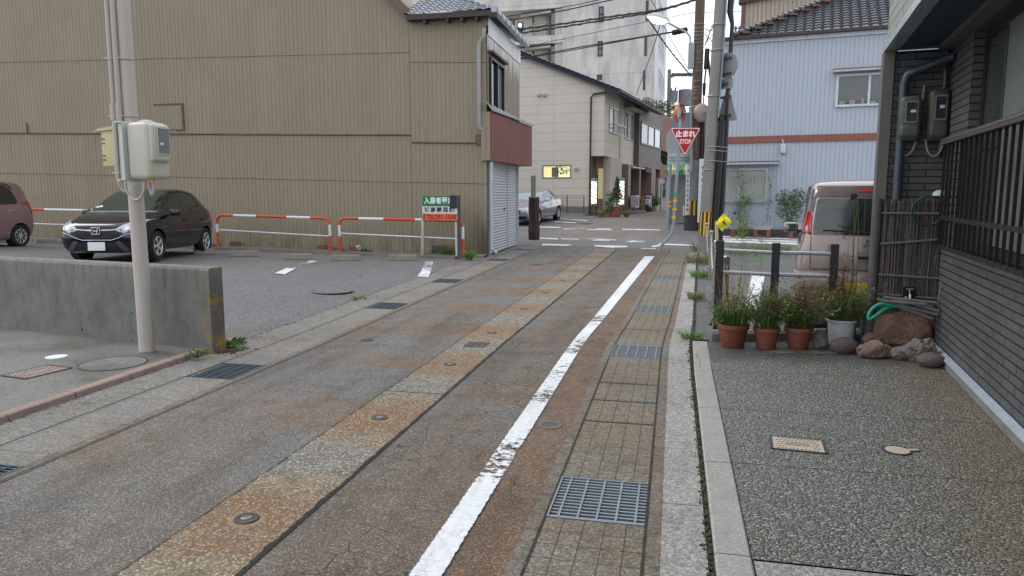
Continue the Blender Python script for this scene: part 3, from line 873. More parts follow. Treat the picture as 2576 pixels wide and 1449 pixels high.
lattice_cover('pale lattice-pattern meter lid sunk in the left concrete apron', cq, .40, .30, math.atan2(ax.y, ax.x) - .0, simple('rust_lid', (.19, .13, .115), .7), simple('pale_lid', (.42, .38, .35), .6), M_IRON, 8, 12, AZ)
# ================================================================ LEFT: concrete wall, pole, meters
def concrete_wall():
 a = Vector((-3.0, 7.15, 0))
 yaw = math.atan2(-.376, .926)
 n = NM('weathered_concrete_wall')
 sx = n.sep(n.ob)
 base = n.mix(n.smooth(n.noise(n.ob, 3.0, 8, .75), .3, .7), (.145, .146, .140), (.215, .212, .200))
 st = n.noise(n.mapping(n.ob, (6, 6, 1.6)), 1.0, 6, .75)
 base = n.mix(n.math('MULTIPLY', n.smooth(st, .42, .66), .4), base, n.mix(1.0, base, (.5, .51, .5), 'MULTIPLY'))
 dr = n.noise(n.mapping(n.ob, (16, 16, .25)), 1.0, 4, .7)
 base = n.mix(n.math('MULTIPLY', n.smooth(n.math('ADD', dr, n.math('MULTIPLY', n.math('SUBTRACT', sx[2], .82), .5)), .46, .60), .55), base, (.05, .05, .048))
 fj = n.math('ABSOLUTE', n.math('SUBTRACT', n.math('FRACT', n.math('DIVIDE', sx[0], .92)), .5))
 base = n.mix(n.math('MULTIPLY', n.smooth(fj, .494, .499), .45), base, (.05, .05, .05))
 base = n.mix(n.math('MULTIPLY', n.smooth(sx[2], .60, .86), .4), base, (.25, .25, .235))
 holes = n.vor(n.mix(.05, n.ob, n.noise(n.ob, 12, 3, out='Color')), 9)
 hm = n.math('MULTIPLY', n.smooth(holes.outputs['Distance'], .13, .08), n.smooth(n.noise(n.ob, 2.0, 2), .5, .62))
 base = n.mix(hm, base, (.02, .02, .02))
 yl = n.math('MULTIPLY', n.smooth(n.math('ADD', sx[0], n.math('MULTIPLY', n.noise(n.ob, 5, 4), .3)), -.04, .12), n.smooth(n.math('SUBTRACT', n.noise(n.ob, 7, 5, .7), n.math('MULTIPLY', sx[2], .12)), .42, .56))
 base = n.mix(n.math('MULTIPLY', yl, .85), base, (.30, .19, .035))
 mat = n.done(base, .85, n.bump(n.math('SUBTRACT', n.noise(n.ob, 40, 5, .7), hm), .5, .01), spec=.25)
 rg = random.Random(3); m = MB()
 L = 9.5; n_ = 70; rows = []
 for i in range(n_ + 1):
  x = -L + L * i / n_
  c = rg.uniform(0, .006)
  rows.append([(x, 0, -.2), (x, 0, .80 - c), (x, .012 + c, .822), (x, .17, .825), (x, .18, .81), (x, .18, -.2)])
 m.grid(rows); m.poly([rows[-1][k] for k in range(6)]); m.poly([rows[0][k] for k in reversed(range(6))])
 o = m.build('concrete_wall', mat, None)
 o.location = (a.x, a.y, AZ); o.rotation_euler = (0, 0, yaw)
 tag(o, 'low weathered grey concrete wall with a yellow lichen patch at its right end', 'wall')
concrete_wall()
def left_pole():
 b = G(370, 886, AZ); b.z = AZ
 top = P(307, 0, b.y + .12)
 d = (top - b); hh = d.length
 M_P = simple('beige_pole_paint', (.46, .42, .385), .5, 0, .05, 5, streak=.25, streak_col=(.25, .22, .19))
 M_PC = simple('beige_conduit', (.43, .395, .36), .45, 0, .05, 5)
 g = thing('service_pole', 'tall beige steel service pole leaning left with two conduits strapped to it', 'pole', b)
 dn = d.normalized()
 at = lambda h, ox=0, oy=0: dn * h + Vector((ox, oy, 0))
 MB().tube([at(0), at(hh * 1.3)], .072, 24, r2=.066).build('pole', M_P, g, smooth=True)
 MB().lathe([(.092, 0), (.088, .012), (.074, .016)], (0, 0, 0), 24).build('base_collar', M_APRON, g)
 h0 = (P(318, 448, b.y) - b).length
 hc = (P(300, 260, b.y) - b).length
 for k, (ox, r) in enumerate(((-.066, .030), (-.120, .026))):
  m = MB(); m.tube([at(h0 - .02, ox, -.075), at(hh * 1.3, ox + .02, -.075)], r * .82, 14); m.build('conduit', M_PC, g, smooth=True)
  MB().tube([at(hc - .16, ox, -.075), at(hc, ox, -.075)], r, 14).build('coupling', M_PC, g, smooth=True)
 for u, v in ((300, 145), (315, 435), (300, 300 - 8), (305, 90 - 220)):
  h = (P(u, v, b.y) - b).length if v > -100 else hh * 1.2
  m = MB(); m.tube([at(h, -.185, -.055), at(h, -.11, -.09), at(h, -.03, -.085), at(h, .05, -.06), at(h, .075, 0)], .006, 6); m.build('strap', M_PC, g)
 return b, dn
LPB, LPD = left_pole()
def rounded_box(x0, x1, y0, y1, z0, z1, r, seg=4):
 """box with rounded vertical edges and soft top (front face y0)"""
 m = MB(); pts = []
 for (cx, cy, a0) in ((x1 - r, y0 + r, -90), (x1 - r, y1 - r, 0), (x0 + r, y1 - r, 90), (x0 + r, y0 + r, 180)):
  for k in range(seg + 1):
   a = R(a0 + 90 * k / seg); pts.append((cx + r * math.cos(a), cy + r * math.sin(a)))
 cx, cy = (x0 + x1) / 2, (y0 + y1) / 2
 prof = [(1, z0)] if False else []
 for k in range(seg + 1):
  a = math.pi / 2 * k / seg
  prof.append((r * (1 - math.sin(a)), z0 + r * (1 - math.cos(a))))
 for k in range(seg + 1):
  a = math.pi / 2 * k / seg
  prof.append((r * (1 - math.cos(a)), z1 - r + r * math.sin(a)))
 rows = []
 w, d = (x1 - x0) / 2, (y1 - y0) / 2
 for (ins, z) in prof:
  kx, ky = (w - ins) / w, (d - ins) / d
  rows.append([(cx + (p[0] - cx) * kx, cy + (p[1] - cy) * ky, z) for p in pts + [pts[0]]])
 m.grid(rows)
 m.poly([rows[-1][k] for k in range(len(pts))]); m.poly([rows[0][k] for k in reversed(range(len(pts)))])
 return m
def left_meters():
 M_B = simple('meter_cover_cream', (.50, .49, .42), .35, 0, .05, 6)
 M_BR = simple('bracket_pale_green', (.52, .57, .52), .4, 0, .05, 6)
 M_Y = simple('yellow_cream_box', (.60, .52, .30), .4, 0, .06, 6)
 M_GL = simple('meter_glass', (.012, .016, .03), .08, 0, .1, 3, spec=.8)
 M_PC = MATS['beige_conduit']
 Y = LPB.y - .12
 a = P(322, 308, Y); c = P(418, 452, Y)
 g = thing('electricity_meter', 'large cream electricity meter housing on the right of the beige pole', 'electric meter', (P(344, 452, Y).x, Y, c.z), R(-20))
 h = a.z - c.z
 W = .30
 rb = rounded_box(.03, W, -.125, .125, .0, h * .985, .045); body = rb
 body.build('cover', M_B, g, smooth=True)
 rounded_box(W - .06, W + .035, -.105, .105, h * .30, h * .95, .03).build('cover_step', M_B, g, smooth=True)
 m = MB(); m.lathe([(.075, 0), (.07, .018), (.04, .032), (.002, .036)], (.16, 0, h * .97), 20); m.build('dome', M_B, g, smooth=True)
 MB().b2(-.005, .028, -.155, .155, -.02, h + .0).build('back_bracket', M_BR, g)
 m = MB()
 for zz in (-.01, h - .015): m.tube([(.01, -.155, zz), (.01, -.21, zz)], .012, 10)
 m.build('bracket_bolt', M_BR, g)
 f = MB().b2(W + .031, W + .043, -.055, .085, h * .43, h * .90).build('window_frame', M_B, g)
 MB().b2(W + .040, W + .046, -.045, .075, h * .455, h * .875).build('pane', M_GL, f)
 MB().b2(W + .0455, W + .0475, -.035, .005, h * .59, h * .63).build('label_plate', simple('paper_white', (.7, .7, .7), .6), f)
 for k, (x1, x2, dz) in enumerate(((-.08, .16, .17), (.18, .235, .12))):
  pts = []
  for i in range(13):
   q = math.pi * i / 12
   x = (x1 + x2) / 2 - (x2 - x1) / 2 * math.cos(q)
   pts.append((x, -.06 + .03 * k, -.02 - dz * math.sin(q) + (.06 if i == 0 else 0)))
  MB().tube(pts, .013, 10).build('cable_loop', M_PC, g, smooth=True)
 MB().box((.235, -.05, -.01), (.05, .03, .028)).build('warning_tag', simple('orange_tag', (.75, .30, .02), .5), g)
 Y2 = LPB.y + .13
 a = P(286, 318, Y2); c = P(300, 420, Y2); h2 = a.z - c.z
 g2 = thing('junction_box', 'small yellow-cream hooded switch box on the left side of the beige pole', 'switch box', (LPB.x - .155, Y2, c.z), R(-8))
 m = MB(); m.b2(-.045, -.012, -.10, -.085, 0, h2 + .04); m.b2(-.045, .15, -.10, -.085, h2 + .02, h2 + .04); m.b2(-.045, .15, -.10, -.085, -.01, .018)
 m.build('bracket', M_BR, g2)
 MB().b2(-.01, .16, -.075, .03, .022, h2 + .018).build('backing_box', simple('grey_backing', (.22, .21, .19), .6), g2)
 rounded_box(-.19, -.048, -.07, .07, .0, h2 - .04, .012).build('box', M_Y, g2, smooth=True)
 m = MB(); m.prism([(-.25, -.09, h2 - .055), (-.045, -.09, h2 - .035), (-.045, -.09, h2 - .005), (-.20, -.09, h2 - .025)], (0, .19, 0)); m.build('hood', M_Y, g2)
 m = MB()
 for zz in (.06, .10, h2 - .13, h2 - .17): m.b2(-.185, -.155, -.078, -.069, zz, zz + .012)
 m.build('hinge', simple('hinge_brown', (.22, .16, .07), .6), g2)
 pts = []
 for i in range(13):
  q = math.pi * i / 12
  pts.append((-.07 + .085 - .085 * math.cos(q), -.05, .0 - .24 * math.sin(q)))
 MB().tube(pts, .013, 10).build('cable_loop', M_PC, g2, smooth=True)
left_meters()
# ================================================================ BROWN HOUSE (left, behind the car park)
def rust_wall_mat(name, base, dark, rust=.5):
 n = NM(name); ob = n.ob; sx = n.sep(ob)
 big = n.noise(ob, .5, 4, .6)
 st = n.noise(n.mapping(ob, (8, 8, .35)), 1.0, 6, .75)
 st2 = n.noise(n.mapping(ob, (22, 22, .2)), 1.0, 3, .6)
 c = n.mix(big, tuple(x * .93 for x in base), tuple(x * 1.08 for x in base))
 c = n.mix(n.math('MULTIPLY', n.smooth(st, .44, .72), .16), c, dark)
 wn = n.t.nodes.new('ShaderNodeTexWhiteNoise'); wn.noise_dimensions = '1D'
 n.put(wn.inputs['W'], n.math('ADD', n.math('FLOOR', n.math('DIVIDE', sx[0], .708)), n.math('MULTIPLY', n.math('FLOOR', n.math('MULTIPLY', sx[2], .62)), 37.0)))
 c = n.mix(1.0, c, n.ramp(wn.outputs['Value'], [(0, .96), (1, 1.035)]), 'MULTIPLY')
 c = n.mix(n.math('MULTIPLY', n.smooth(st2, .5, .8), .18), c, tuple(x * 1.25 for x in base))
 low = n.math('MULTIPLY', n.smooth(sx[2], .9, .05), n.smooth(n.noise(n.mapping(ob, (5, 5, 1)), 1.0, 6, .7), .42, .62))
 c = n.mix(n.math('MULTIPLY', low, .5), c, tuple(x * .5 for x in dark))
 rr = n.math('MULTIPLY', n.smooth(sx[0], -.75, .0), n.smooth(n.math('ADD', sx[2], n.math('MULTIPLY', st, -1.4)), .7, -.3))
 c = n.mix(n.math('MULTIPLY', rr, .8), c, (.055, .036, .022))
 rc = n.smooth(n.noise(n.mapping(ob, (6, 6, .02)), 1.0, 3, .7), .56, .68)
 run = n.math('MAXIMUM', n.math('MULTIPLY', n.smooth(sx[2], 2.2, 3.1), n.smooth(sx[2], 3.35, 3.2)), n.math('MULTIPLY', n.math('MULTIPLY', n.smooth(sx[2], 4.6, 5.1), n.smooth(sx[2], 5.6, 5.2)), .5))
 c = n.mix(n.math('MULTIPLY', n.math('MULTIPLY', rc, run), .5), c, (.20, .115, .06))
 sp = n.math('MULTIPLY', n.smooth(n.noise(ob, 2.2, 5, .7), .62, .70), rust)
 c = n.mix(n.math('MULTIPLY', sp, .35), c, (.16, .085, .05))
 return n.done(c, .62, n.bump(n.noise(ob, 3, 3), .15, .05), spec=.35)
M_BROWN = rust_wall_mat('tan_corrugated_iron', (.268, .229, .166), (.175, .147, .103))
M_RUST = simple('rusty_flashing', (.165, .105, .075), .8, .1, .5, 7, .3)
M_DKTRIM = simple('dark_brown_trim', (.055, .04, .038), .5, 0, .2)
M_TILE_S = simple('silver_glazed_tile', (.30, .33, .37), .22, .35, .12, 6, spec=.8)
M_TILE_B = simple('black_glazed_tile', (.045, .052, .062), .25, .1, .25, 6, spec=.8)
M_TILE_R = simple('brown_glazed_tile', (.11, .075, .065), .4, .1, .3, 6, spec=.6)
M_ALU = simple('aluminium_frame', (.34, .35, .36), .4, .5, .08)
M_ALU_D = simple('dark_bronze_frame', (.03, .028, .03), .4, .3, .1)
M_GLD = simple('dark_glass', (.012, .014, .018), .06, 0, .1, 2, spec=.9)
M_GLL = simple('pale_blue_glass', (.20, .27, .32), .10, 0, .15, 1.5, spec=.9)
M_GLG = simple('grey_glass', (.09, .105, .115), .08, 0, .2, 1.5, spec=.9)
M_WHT = simple('white_painted_metal', (.62, .64, .66), .4, 0, .06, 5, streak=.12)
def tile_roof(parent, o, ax, up, w, l, mat, name='roof', pw=.27, pl=.24, amp=.035, clip=None, M=None):
 """wavy tiles: o eave corner, ax unit vector along the eave, up unit vector up the slope"""
 o = Vector(o); ax = Vector(ax).normalized(); up = Vector(up).normalized(); nz = ax.cross(up).normalized()
 if nz.z < 0: nz = -nz
 nx = max(4, int(w / pw * 6)); rows = []; m = MB()
 nl = int(math.ceil(l / pl))
 for i in range(nl):
  for (f, h) in ((0.0, .030), (.98, .0)):
   r = []
   lv = min(l, (i + f) * pl)
   for k in range(nx + 1):
    x = w * k / nx
    ph = (x / pw) % 1.0
    wv = amp * (math.sin(ph * 2 * math.pi) * .6 + (.9 if ph > .72 else 0) * math.sin((ph - .72) / .28 * math.pi))
    p = o + ax * x + up * lv + nz * (h + wv)
    if clip: p = clip(p, x, lv)
    r.append(p)
   rows.append(r)
 m.grid(rows)
 ob = m.build(name, mat, parent, smooth=50, fix=False)
 if ob.data.polygons and sum(p.normal.z for p in ob.data.polygons) < 0: ob.data.flip_normals()
 return ob
A0 = G(1226, 646, 0.0)
FB = Frame(A0, -math.atan(.235))
B0 = Vector(((1305 - 1288) / 1830 * 22.4, 22.6, 0))
FBS = Frame(A0, math.atan2(B0.y - A0.y, B0.x - A0.x))
BLEN = (B0 - A0).length
def brown_house():
 g = thing('house', 'large tan corrugated-iron clad house filling the left background behind the car park', 'house', A0, FB.yaw)
 px = FB.px
 xa, za = px(1028, 40); xb, zb = px(993, 4); sl = (zb - za) / (xa - xb)
 _, ze = px(1120, 42)
 top = lambda x: ze if x > xa else min(za + sl * (xa - x), 13.5)
 def zline(pts):
  q = sorted(px(u, v) for u, v in pts)
  return lambda x: ilerp(x, q)
 base = lambda x: ilerp(x, [(-26, .32), (-14.8, .30), (-7.6, .06), (0, .01)])
 L = -26
 s1 = zline([(-400, 168), (0, 157), (1035, 132)]); s2 = zline([(-400, 333), (0, 335), (1030, 340)]); s3 = zline([(-400, 428), (0, 435), (1225, 463)])
 s1b = zline([(1035, 156), (1215, 157)]); s2b = zline([(1035, 358), (1225, 360)])
 m = MB()
 fa = lambda x: s1(x) if x < xa + .02 else s1b(x)
 fb = lambda x: s2(x) if x < xa + .02 else s2b(x)
 for lo, hi, y in ((base, s3, .012), (s3, fb, .008), (fb, fa, .004), (fa, top, 0.0)):
  corrugated(m, L, xa, lo, hi, .118, .014, .006, y=y); corrugated(m, xa + .001, 0, lo, hi, .118, .016, .006, y=y + .0015)
 m.build('cladding', M_BROWN, g, fix=False)
 m = MB()
 poly = [(L, .03, 0), (-.45, .03, 0), (-.45, .03, ze - .1), (xa, .03, ze - .1), (xa - (13.4 - za) / sl, .03, 13.3), (L, .03, 13.3)]
 m.prism(poly, (0, 5, 0)); m.build('wall', M_BROWN, g)
 m = MB(); rows = []
 for k in range(53):
  x = L + (0 - L) * k / 52; b = base(x)
  rows.append([(x, -.34, b - .06 - .03), (x, -.33, b + .03), (x, -.02, b + .055), (x, .02, b + .05)])
 m.grid(rows); m.build('plinth', M_KERB_OLD, g)
 def strip(f, x0, x1, h, d, mat, name):
  m = MB(); rows = []; n_ = 40; rg = random.Random(5)
  for k in range(n_ + 1):
   x = x0 + (x1 - x0) * k / n_; z = f(x); j = rg.uniform(-.006, .006)
   rows.append([(x, -.001, z + h), (x, -d, z + h * .6 + j), (x, -d - .004, z - h * .5 + j), (x, .003, z - h)])
  m.grid(rows); m.build(name, mat, g)
 strip(s2, L, xa, .022, .022, M_RUST, 'flashing'); strip(s2b, xa + .03, -.02, .022, .022, M_RUST, 'flashing')
 for f, x0, x1 in ((s1, L, xa), (s1b, xa, 0), (s3, L, 0)):
  strip(f, x0, x1, .003, .004, simple('seam_brown', (.09, .07, .055), .7), 'seam')
 a_ = px(1212, 350)[0]; m = MB(); corrugated(m, a_, .10, lambda x: 2.43, lambda x: 3.60, .118, .016, .006, y=-.075); m.b2(a_ + .002, .10, -.07, -.005, 2.42, 3.61); m.build('end_panel', M_BROWN, g, fix=False)
 x0, z0 = px(1203, 362); MB().b2(x0 - .06, x0 + .12, -.035, -.002, z0 - .02, z0 + .24).build('rust_bracket', M_RUST, g)
 x0, z1 = px(384, 264); x1, z0 = px(463, 325)
 corr = MB(); corrugated(corr, x0, x1, lambda x: z0, lambda x: z1, .118, .014, .005, y=-.02); corr.build('patch_panel', M_BROWN, g, fix=False)
 m = MB(); m.b2(x0 + .05, x1 + .02, -.035, -.003, z1 - .018, z1 + .02); m.b2(x1 - .03, x1 + .022, -.036, -.003, z0, z1 - .018); m.b2(x0 + .7, x1 + .022, -.034, -.003, z0 - .025, z0)
 m.build('patch_edge', M_RUST, g)
 x0, z0 = px(71, 335); _, z1 = px(71, 312)
 MB().tube([(x0, -.03, z0), (x0, -.03, z1), (x0 + .02, -.08, z1 + .02)], .02, 8).build('vent_stub', M_RUST, g)
 m = MB(); xl = xa - (13.4 - za) / sl
 for (y0, y1, o_, h) in ((-.22, -.04, 0, .26),):
  m.prism([(xa + .05, y0, za - .12), (xa + .05, y0, za + .16), (xl, y0, 13.4 + .30), (xl, y0, 13.4 + .02)], (0, .20, 0))
 m.build('gable_board', simple('maroon_board', (.15, .085, .078), .5), g)
 ov = .30
 k = .5
 def clipf(p, x, lv):
  yy = p.y + ov; lim = ov - yy
  if p.x > lim: p = Vector((lim, p.y, p.z))
  return p
 up = Vector((0, 1, k)).normalized()
 x_l = xa - .03
 tile_roof(g, (x_l, -ov, ze + .03), (1, 0, 0), up, ov - x_l, 3.3, M_TILE_S, 'roof', clip=clipf, pw=.24, pl=.21)
 sx = FBS.ex; lx = Vector((sx.dot(FB.ex), sx.dot(FB.ey), 0)); inn = Vector((FBS.ey.dot(FB.ex), FBS.ey.dot(FB.ey), 0))
 upS = (inn + Vector((0, 0, k))).normalized()
 def clip2(p, x, lv):
  lim = -ov + (.2 - p.x)
  if p.y < lim: p = Vector((p.x, lim, p.z))
  return p
 tile_roof(g, Vector((0, 0, ze + .03)) - inn * .2 - lx * ov, lx, upS, BLEN + ov, 3.2, M_TILE_S, 'roof', clip=clip2, pw=.24, pl=.21)
 m = MB(); m.b2(xa + .03, ov - .02, -ov + .03, -.02, ze - .09, ze + .035); m.build('eave_board', M_DKTRIM, g)
 m = MB()
 for u in (1075, 1132, 1168, 1205):
  x, _ = px(u, 40); m.b2(x - .03, x + .03, -ov + .06, -.01, ze - .17, ze - .09)
 m.build('rafter_end', M_DKTRIM, g)
 p_ = [px(u, v, -.10) for u, v in ((1217, 74), (1213, 92), (1198, 110), (1196, 122), (1203, 134))]
 pp = [(px(1218, 72, -.2)[0], -.22, px(1218, 72, -.2)[1]), (px(1217, 92, -.2)[0], -.20, px(1217, 92, -.2)[1]), (px(1206, 106, -.12)[0], -.12, px(1206, 106, -.12)[1]), (px(1204, 122, -.1)[0], -.10, px(1204, 122, -.1)[1]), (px(1205, 316, -.1)[0], -.10, px(1205, 316, -.1)[1]), (px(1212, 328, -.04)[0], -.04, px(1212, 328, -.04)[1])]
 MB().tube(pp, .048, 12).build('downpipe', simple('grey_pipe', (.36, .37, .385), .4, .1, .15), g, smooth=True)
 return g, ze
M_KERB_OLD = simple('old_plinth_concrete', (.20, .185, .16), .9, 0, .35, 5, .4)
BH, BZE = brown_house()
def brown_street_front():
 g = bpy.data.objects.new('hold', None); px = FBS.px; ze = BZE
 n = NM('stained_render'); sx = n.sep(n.ob)
 st = n.noise(n.mapping(n.ob, (5, 5, .8)), 1.0, 6, .75)
 c = n.mix(n.noise(n.ob, 1.2, 4), (.22, .19, .14), (.30, .27, .215))
 c = n.mix(n.math('MULTIPLY', n.smooth(n.math('ADD', n.math('MULTIPLY', sx[2], .35), st), 2.22, 2.42), .9), c, (.74, .75, .75))
 c = n.mix(n.math('MULTIPLY', n.smooth(st, .5, .7), .4), c, (.12, .10, .075))
 m_r = n.done(c, .8, n.bump(n.noise(n.ob, 30, 4), .2, .01))
 M_FAS = simple('white_fascia', (.80, .81, .82), .6, 0, .12, 3, streak=.5, streak_col=(.20, .17, .14))
 x0, zt = px(1224, 150); x1, zb = px(1265, 285)
 wx0 = .16; wx1 = px(1262, 230)[0]
 wz0 = 3.55; wz1 = 4.98
 zf = ze - .12
 zr = px(1290, 146)[1]
 m = MB(); wall_holes(m, 0, BLEN, 2.4, zr, [(wx0, wx1, wz0, wz1)], -.02, .14); m.build('render_wall', m_r, g)
 m = MB(); wall_holes(m, 0, BLEN, zr + .001, zf + .05, [], -.05, .1); m.b2(0, BLEN, -.05, -.02, zr - .02, zr); m.build('fascia', M_FAS, g)
 MB().b2(.22, BLEN, .20, 3, .0, ze - .05).build('wall', m_r, g)
 w = window(g, wx0, wx1, wz0, wz1, -.02, M_ALU_D, [M_GLD, M_GLL], .06, 2, .07)
 MB().b2(wx0 - .12, wx1 + .2, -.16, -.02, wz1 + .08, wz1 + .13).build('window_hood', simple('brown_hood', (.10, .075, .055), .6), g)
 m = MB(); zS = 2.42; y = .02; xs0, xs1 = .28, BLEN - .28
 k = 0; z = .04
 while z < zS:
  m.quad((xs0, y, z), (xs1, y, z), (xs1, y - .012, z + .035), (xs0, y - .012, z + .035))
  m.quad((xs0, y - .012, z + .035), (xs1, y - .012, z + .035), (xs1, y, z + .07), (xs0, y, z + .07)); z += .075
 sh = m.build('roller_shutter', simple('shutter_grey', (.43, .46, .50), .42, .2, .06), g, fix=False)
 MB().b2(BLEN / 2 - .06, BLEN / 2 + .06, -.02, .0, 1.15, 1.2).build('latch', M_ALU_D, sh)
 for q in ((BLEN * .60, BLEN * .60 + .03, -.008, .03, .05, zS), (xs1, xs1 + .06, -.04, .04, 0, zS), (xs0 - .10, xs0 - .005, -.03, .04, 0, zS)): MB().b2(*q).build('shutter_post', simple('pale_post', (.45, .50, .56), .4, .2), g)
 za, zb_ = 2.42, 3.62
 pl = [(-.06, -.14), (BLEN + .0, -.42), (BLEN + .0, -.02), (-.06, -.02)]
 n = NM('maroon_sheet'); st = n.noise(n.mapping(n.ob, (9, 9, .5)), 1.0, 6, .7)
 c = n.mix(n.smooth(st, .45, .75), (.26, .095, .088), (.12, .055, .045)); mr = n.done(c, .5)
 m = MB(); N_ = 60
 for k in range(N_):
  a = k / N_; b = (k + 1) / N_
  f = lambda t, dy: (pl[0][0] + (pl[1][0] - pl[0][0]) * t, pl[0][1] + (pl[1][1] - pl[0][1]) * t + dy)
  d = .010 if k % 2 else 0
  p, q = f(a, d), f(b, d); ztop = lambda t: zb_ - .30 * t * 0 
  m.quad((p[0], p[1], za), (q[0], q[1], za), (q[0], q[1], zb_), (p[0], p[1], zb_))
 m.prism([(pl[0][0], pl[0][1] + .012, za + .002), (pl[1][0], pl[1][1] + .012, za + .002), (pl[2][0], pl[2][1], za + .002), (pl[3][0], pl[3][1], za + .002)], (0, 0, zb_ - za - .004))
 m.build('sign_box', mr, g)
 m = MB(); m.prism([(pl[0][0] - .08, pl[0][1] - .04, zb_), (pl[1][0] + .08, pl[1][1] - .06, zb_), (pl[2][0] + .08, -.01, zb_ + .22), (pl[3][0] - .08, -.01, zb_ + .22)], (0, 0, .03)); m.build('canopy_roof', simple('weathered_zinc', (.24, .23, .22), .5, .3, .25), g)
 M_GUT = simple('grey_gutter', (.36, .41, .46), .4, .2, .1)
 gy = -.27
 m = MB(); prof = [(-.06, .10), (-.06, -.01), (-.04, -.04), (.05, -.04), (.07, .0), (.07, .10)]
 for (a, b), (c2, d) in zip(prof, prof[1:]):
  m.quad((-.35, gy + a, ze + b), (BLEN - .0, gy + a, ze + b), (BLEN - .0, gy + c2, ze + d), (-.35, gy + c2, ze + d))
 m.poly([(-.35, gy + a, ze + b) for a, b in prof]); m.poly([(BLEN - .0, gy + a, ze + b) for a, b in reversed(prof)])
 gu = m.build('roof_gutter', M_GUT, g)
 m = MB()
 for k in range(9):
  x = -.25 + (BLEN + .2) * k / 8
  m.tube([(x, gy + .10, ze + .12), (x, gy - .066, ze + .105), (x, gy - .066, ze - .02), (x, gy - .03, ze - .046)], .007, 5)
 m.build('gutter_strap', M_DKTRIM, gu)
 x = -.18
 pts = [(x + .02, gy, ze - .04), (x, gy + .02, ze - .30), (x - .05, gy + .18, ze - .50), (x - .02, gy + .26, ze - .68), (x - .02, gy + .26, 3.30), (x + .0, gy + .20, 3.15), (x, gy + .2, 3.0)]
 MB().tube([(.08, -.09, 2.40), (.08, -.09, .18), (.16, -.2, .10)], .045, 10).build('downpipe', simple('pale_pipe', (.44, .48, .53), .4, .1), g, smooth=True)
 absorb(g, BH, FBS.yaw - FB.yaw, (0, 0, 0))
brown_street_front()
# ================================================================ RIGHT HOUSE (dark tiles, close by)
def tile_wall_mat(name, base, mort, bw, bh, off=.5, bump=.6, msize=.007):
 n = NM(name); b = n.t.nodes.new('ShaderNodeTexBrick')
 n.t.links.new(n.uv, b.inputs['Vector'])
 b.inputs['Scale'].default_value = 1.0; b.inputs['Brick Width'].default_value = bw; b.inputs['Row Height'].default_value = bh
 b.inputs['Mortar Size'].default_value = msize; b.inputs['Mortar Smooth'].default_value = .25; b.offset = off
 b.inputs['Color1'].default_value = (*base, 1); b.inputs['Color2'].default_value = (*[x * .82 for x in base], 1); b.inputs['Mortar'].default_value = (*mort, 1)
 c = n.mix(1.0, b.outputs['Color'], n.ramp(n.noise(n.ob, 2.5, 5, .65), [(.3, .82), (.7, 1.12)]), 'MULTIPLY')
 c = n.mix(n.math('MULTIPLY', n.smooth(n.noise(n.mapping(n.ob, (6, 6, .8)), 1, 5, .7), .5, .75), .3), c, tuple(x * .55 for x in base))
 h = n.math('SUBTRACT', 1.0, b.outputs['Fac'])
 return n.done(c, .55, n.bump(h, bump, .012), spec=.4)
M_DT = tile_wall_mat('dark_wall_tiles', (.100, .105, .108), (.014, .016, .020), .30, .068)
M_LT = tile_wall_mat('pale_green_siding', (.31, .335, .29), (.09, .10, .09), 1.8, .105, .5, .6)
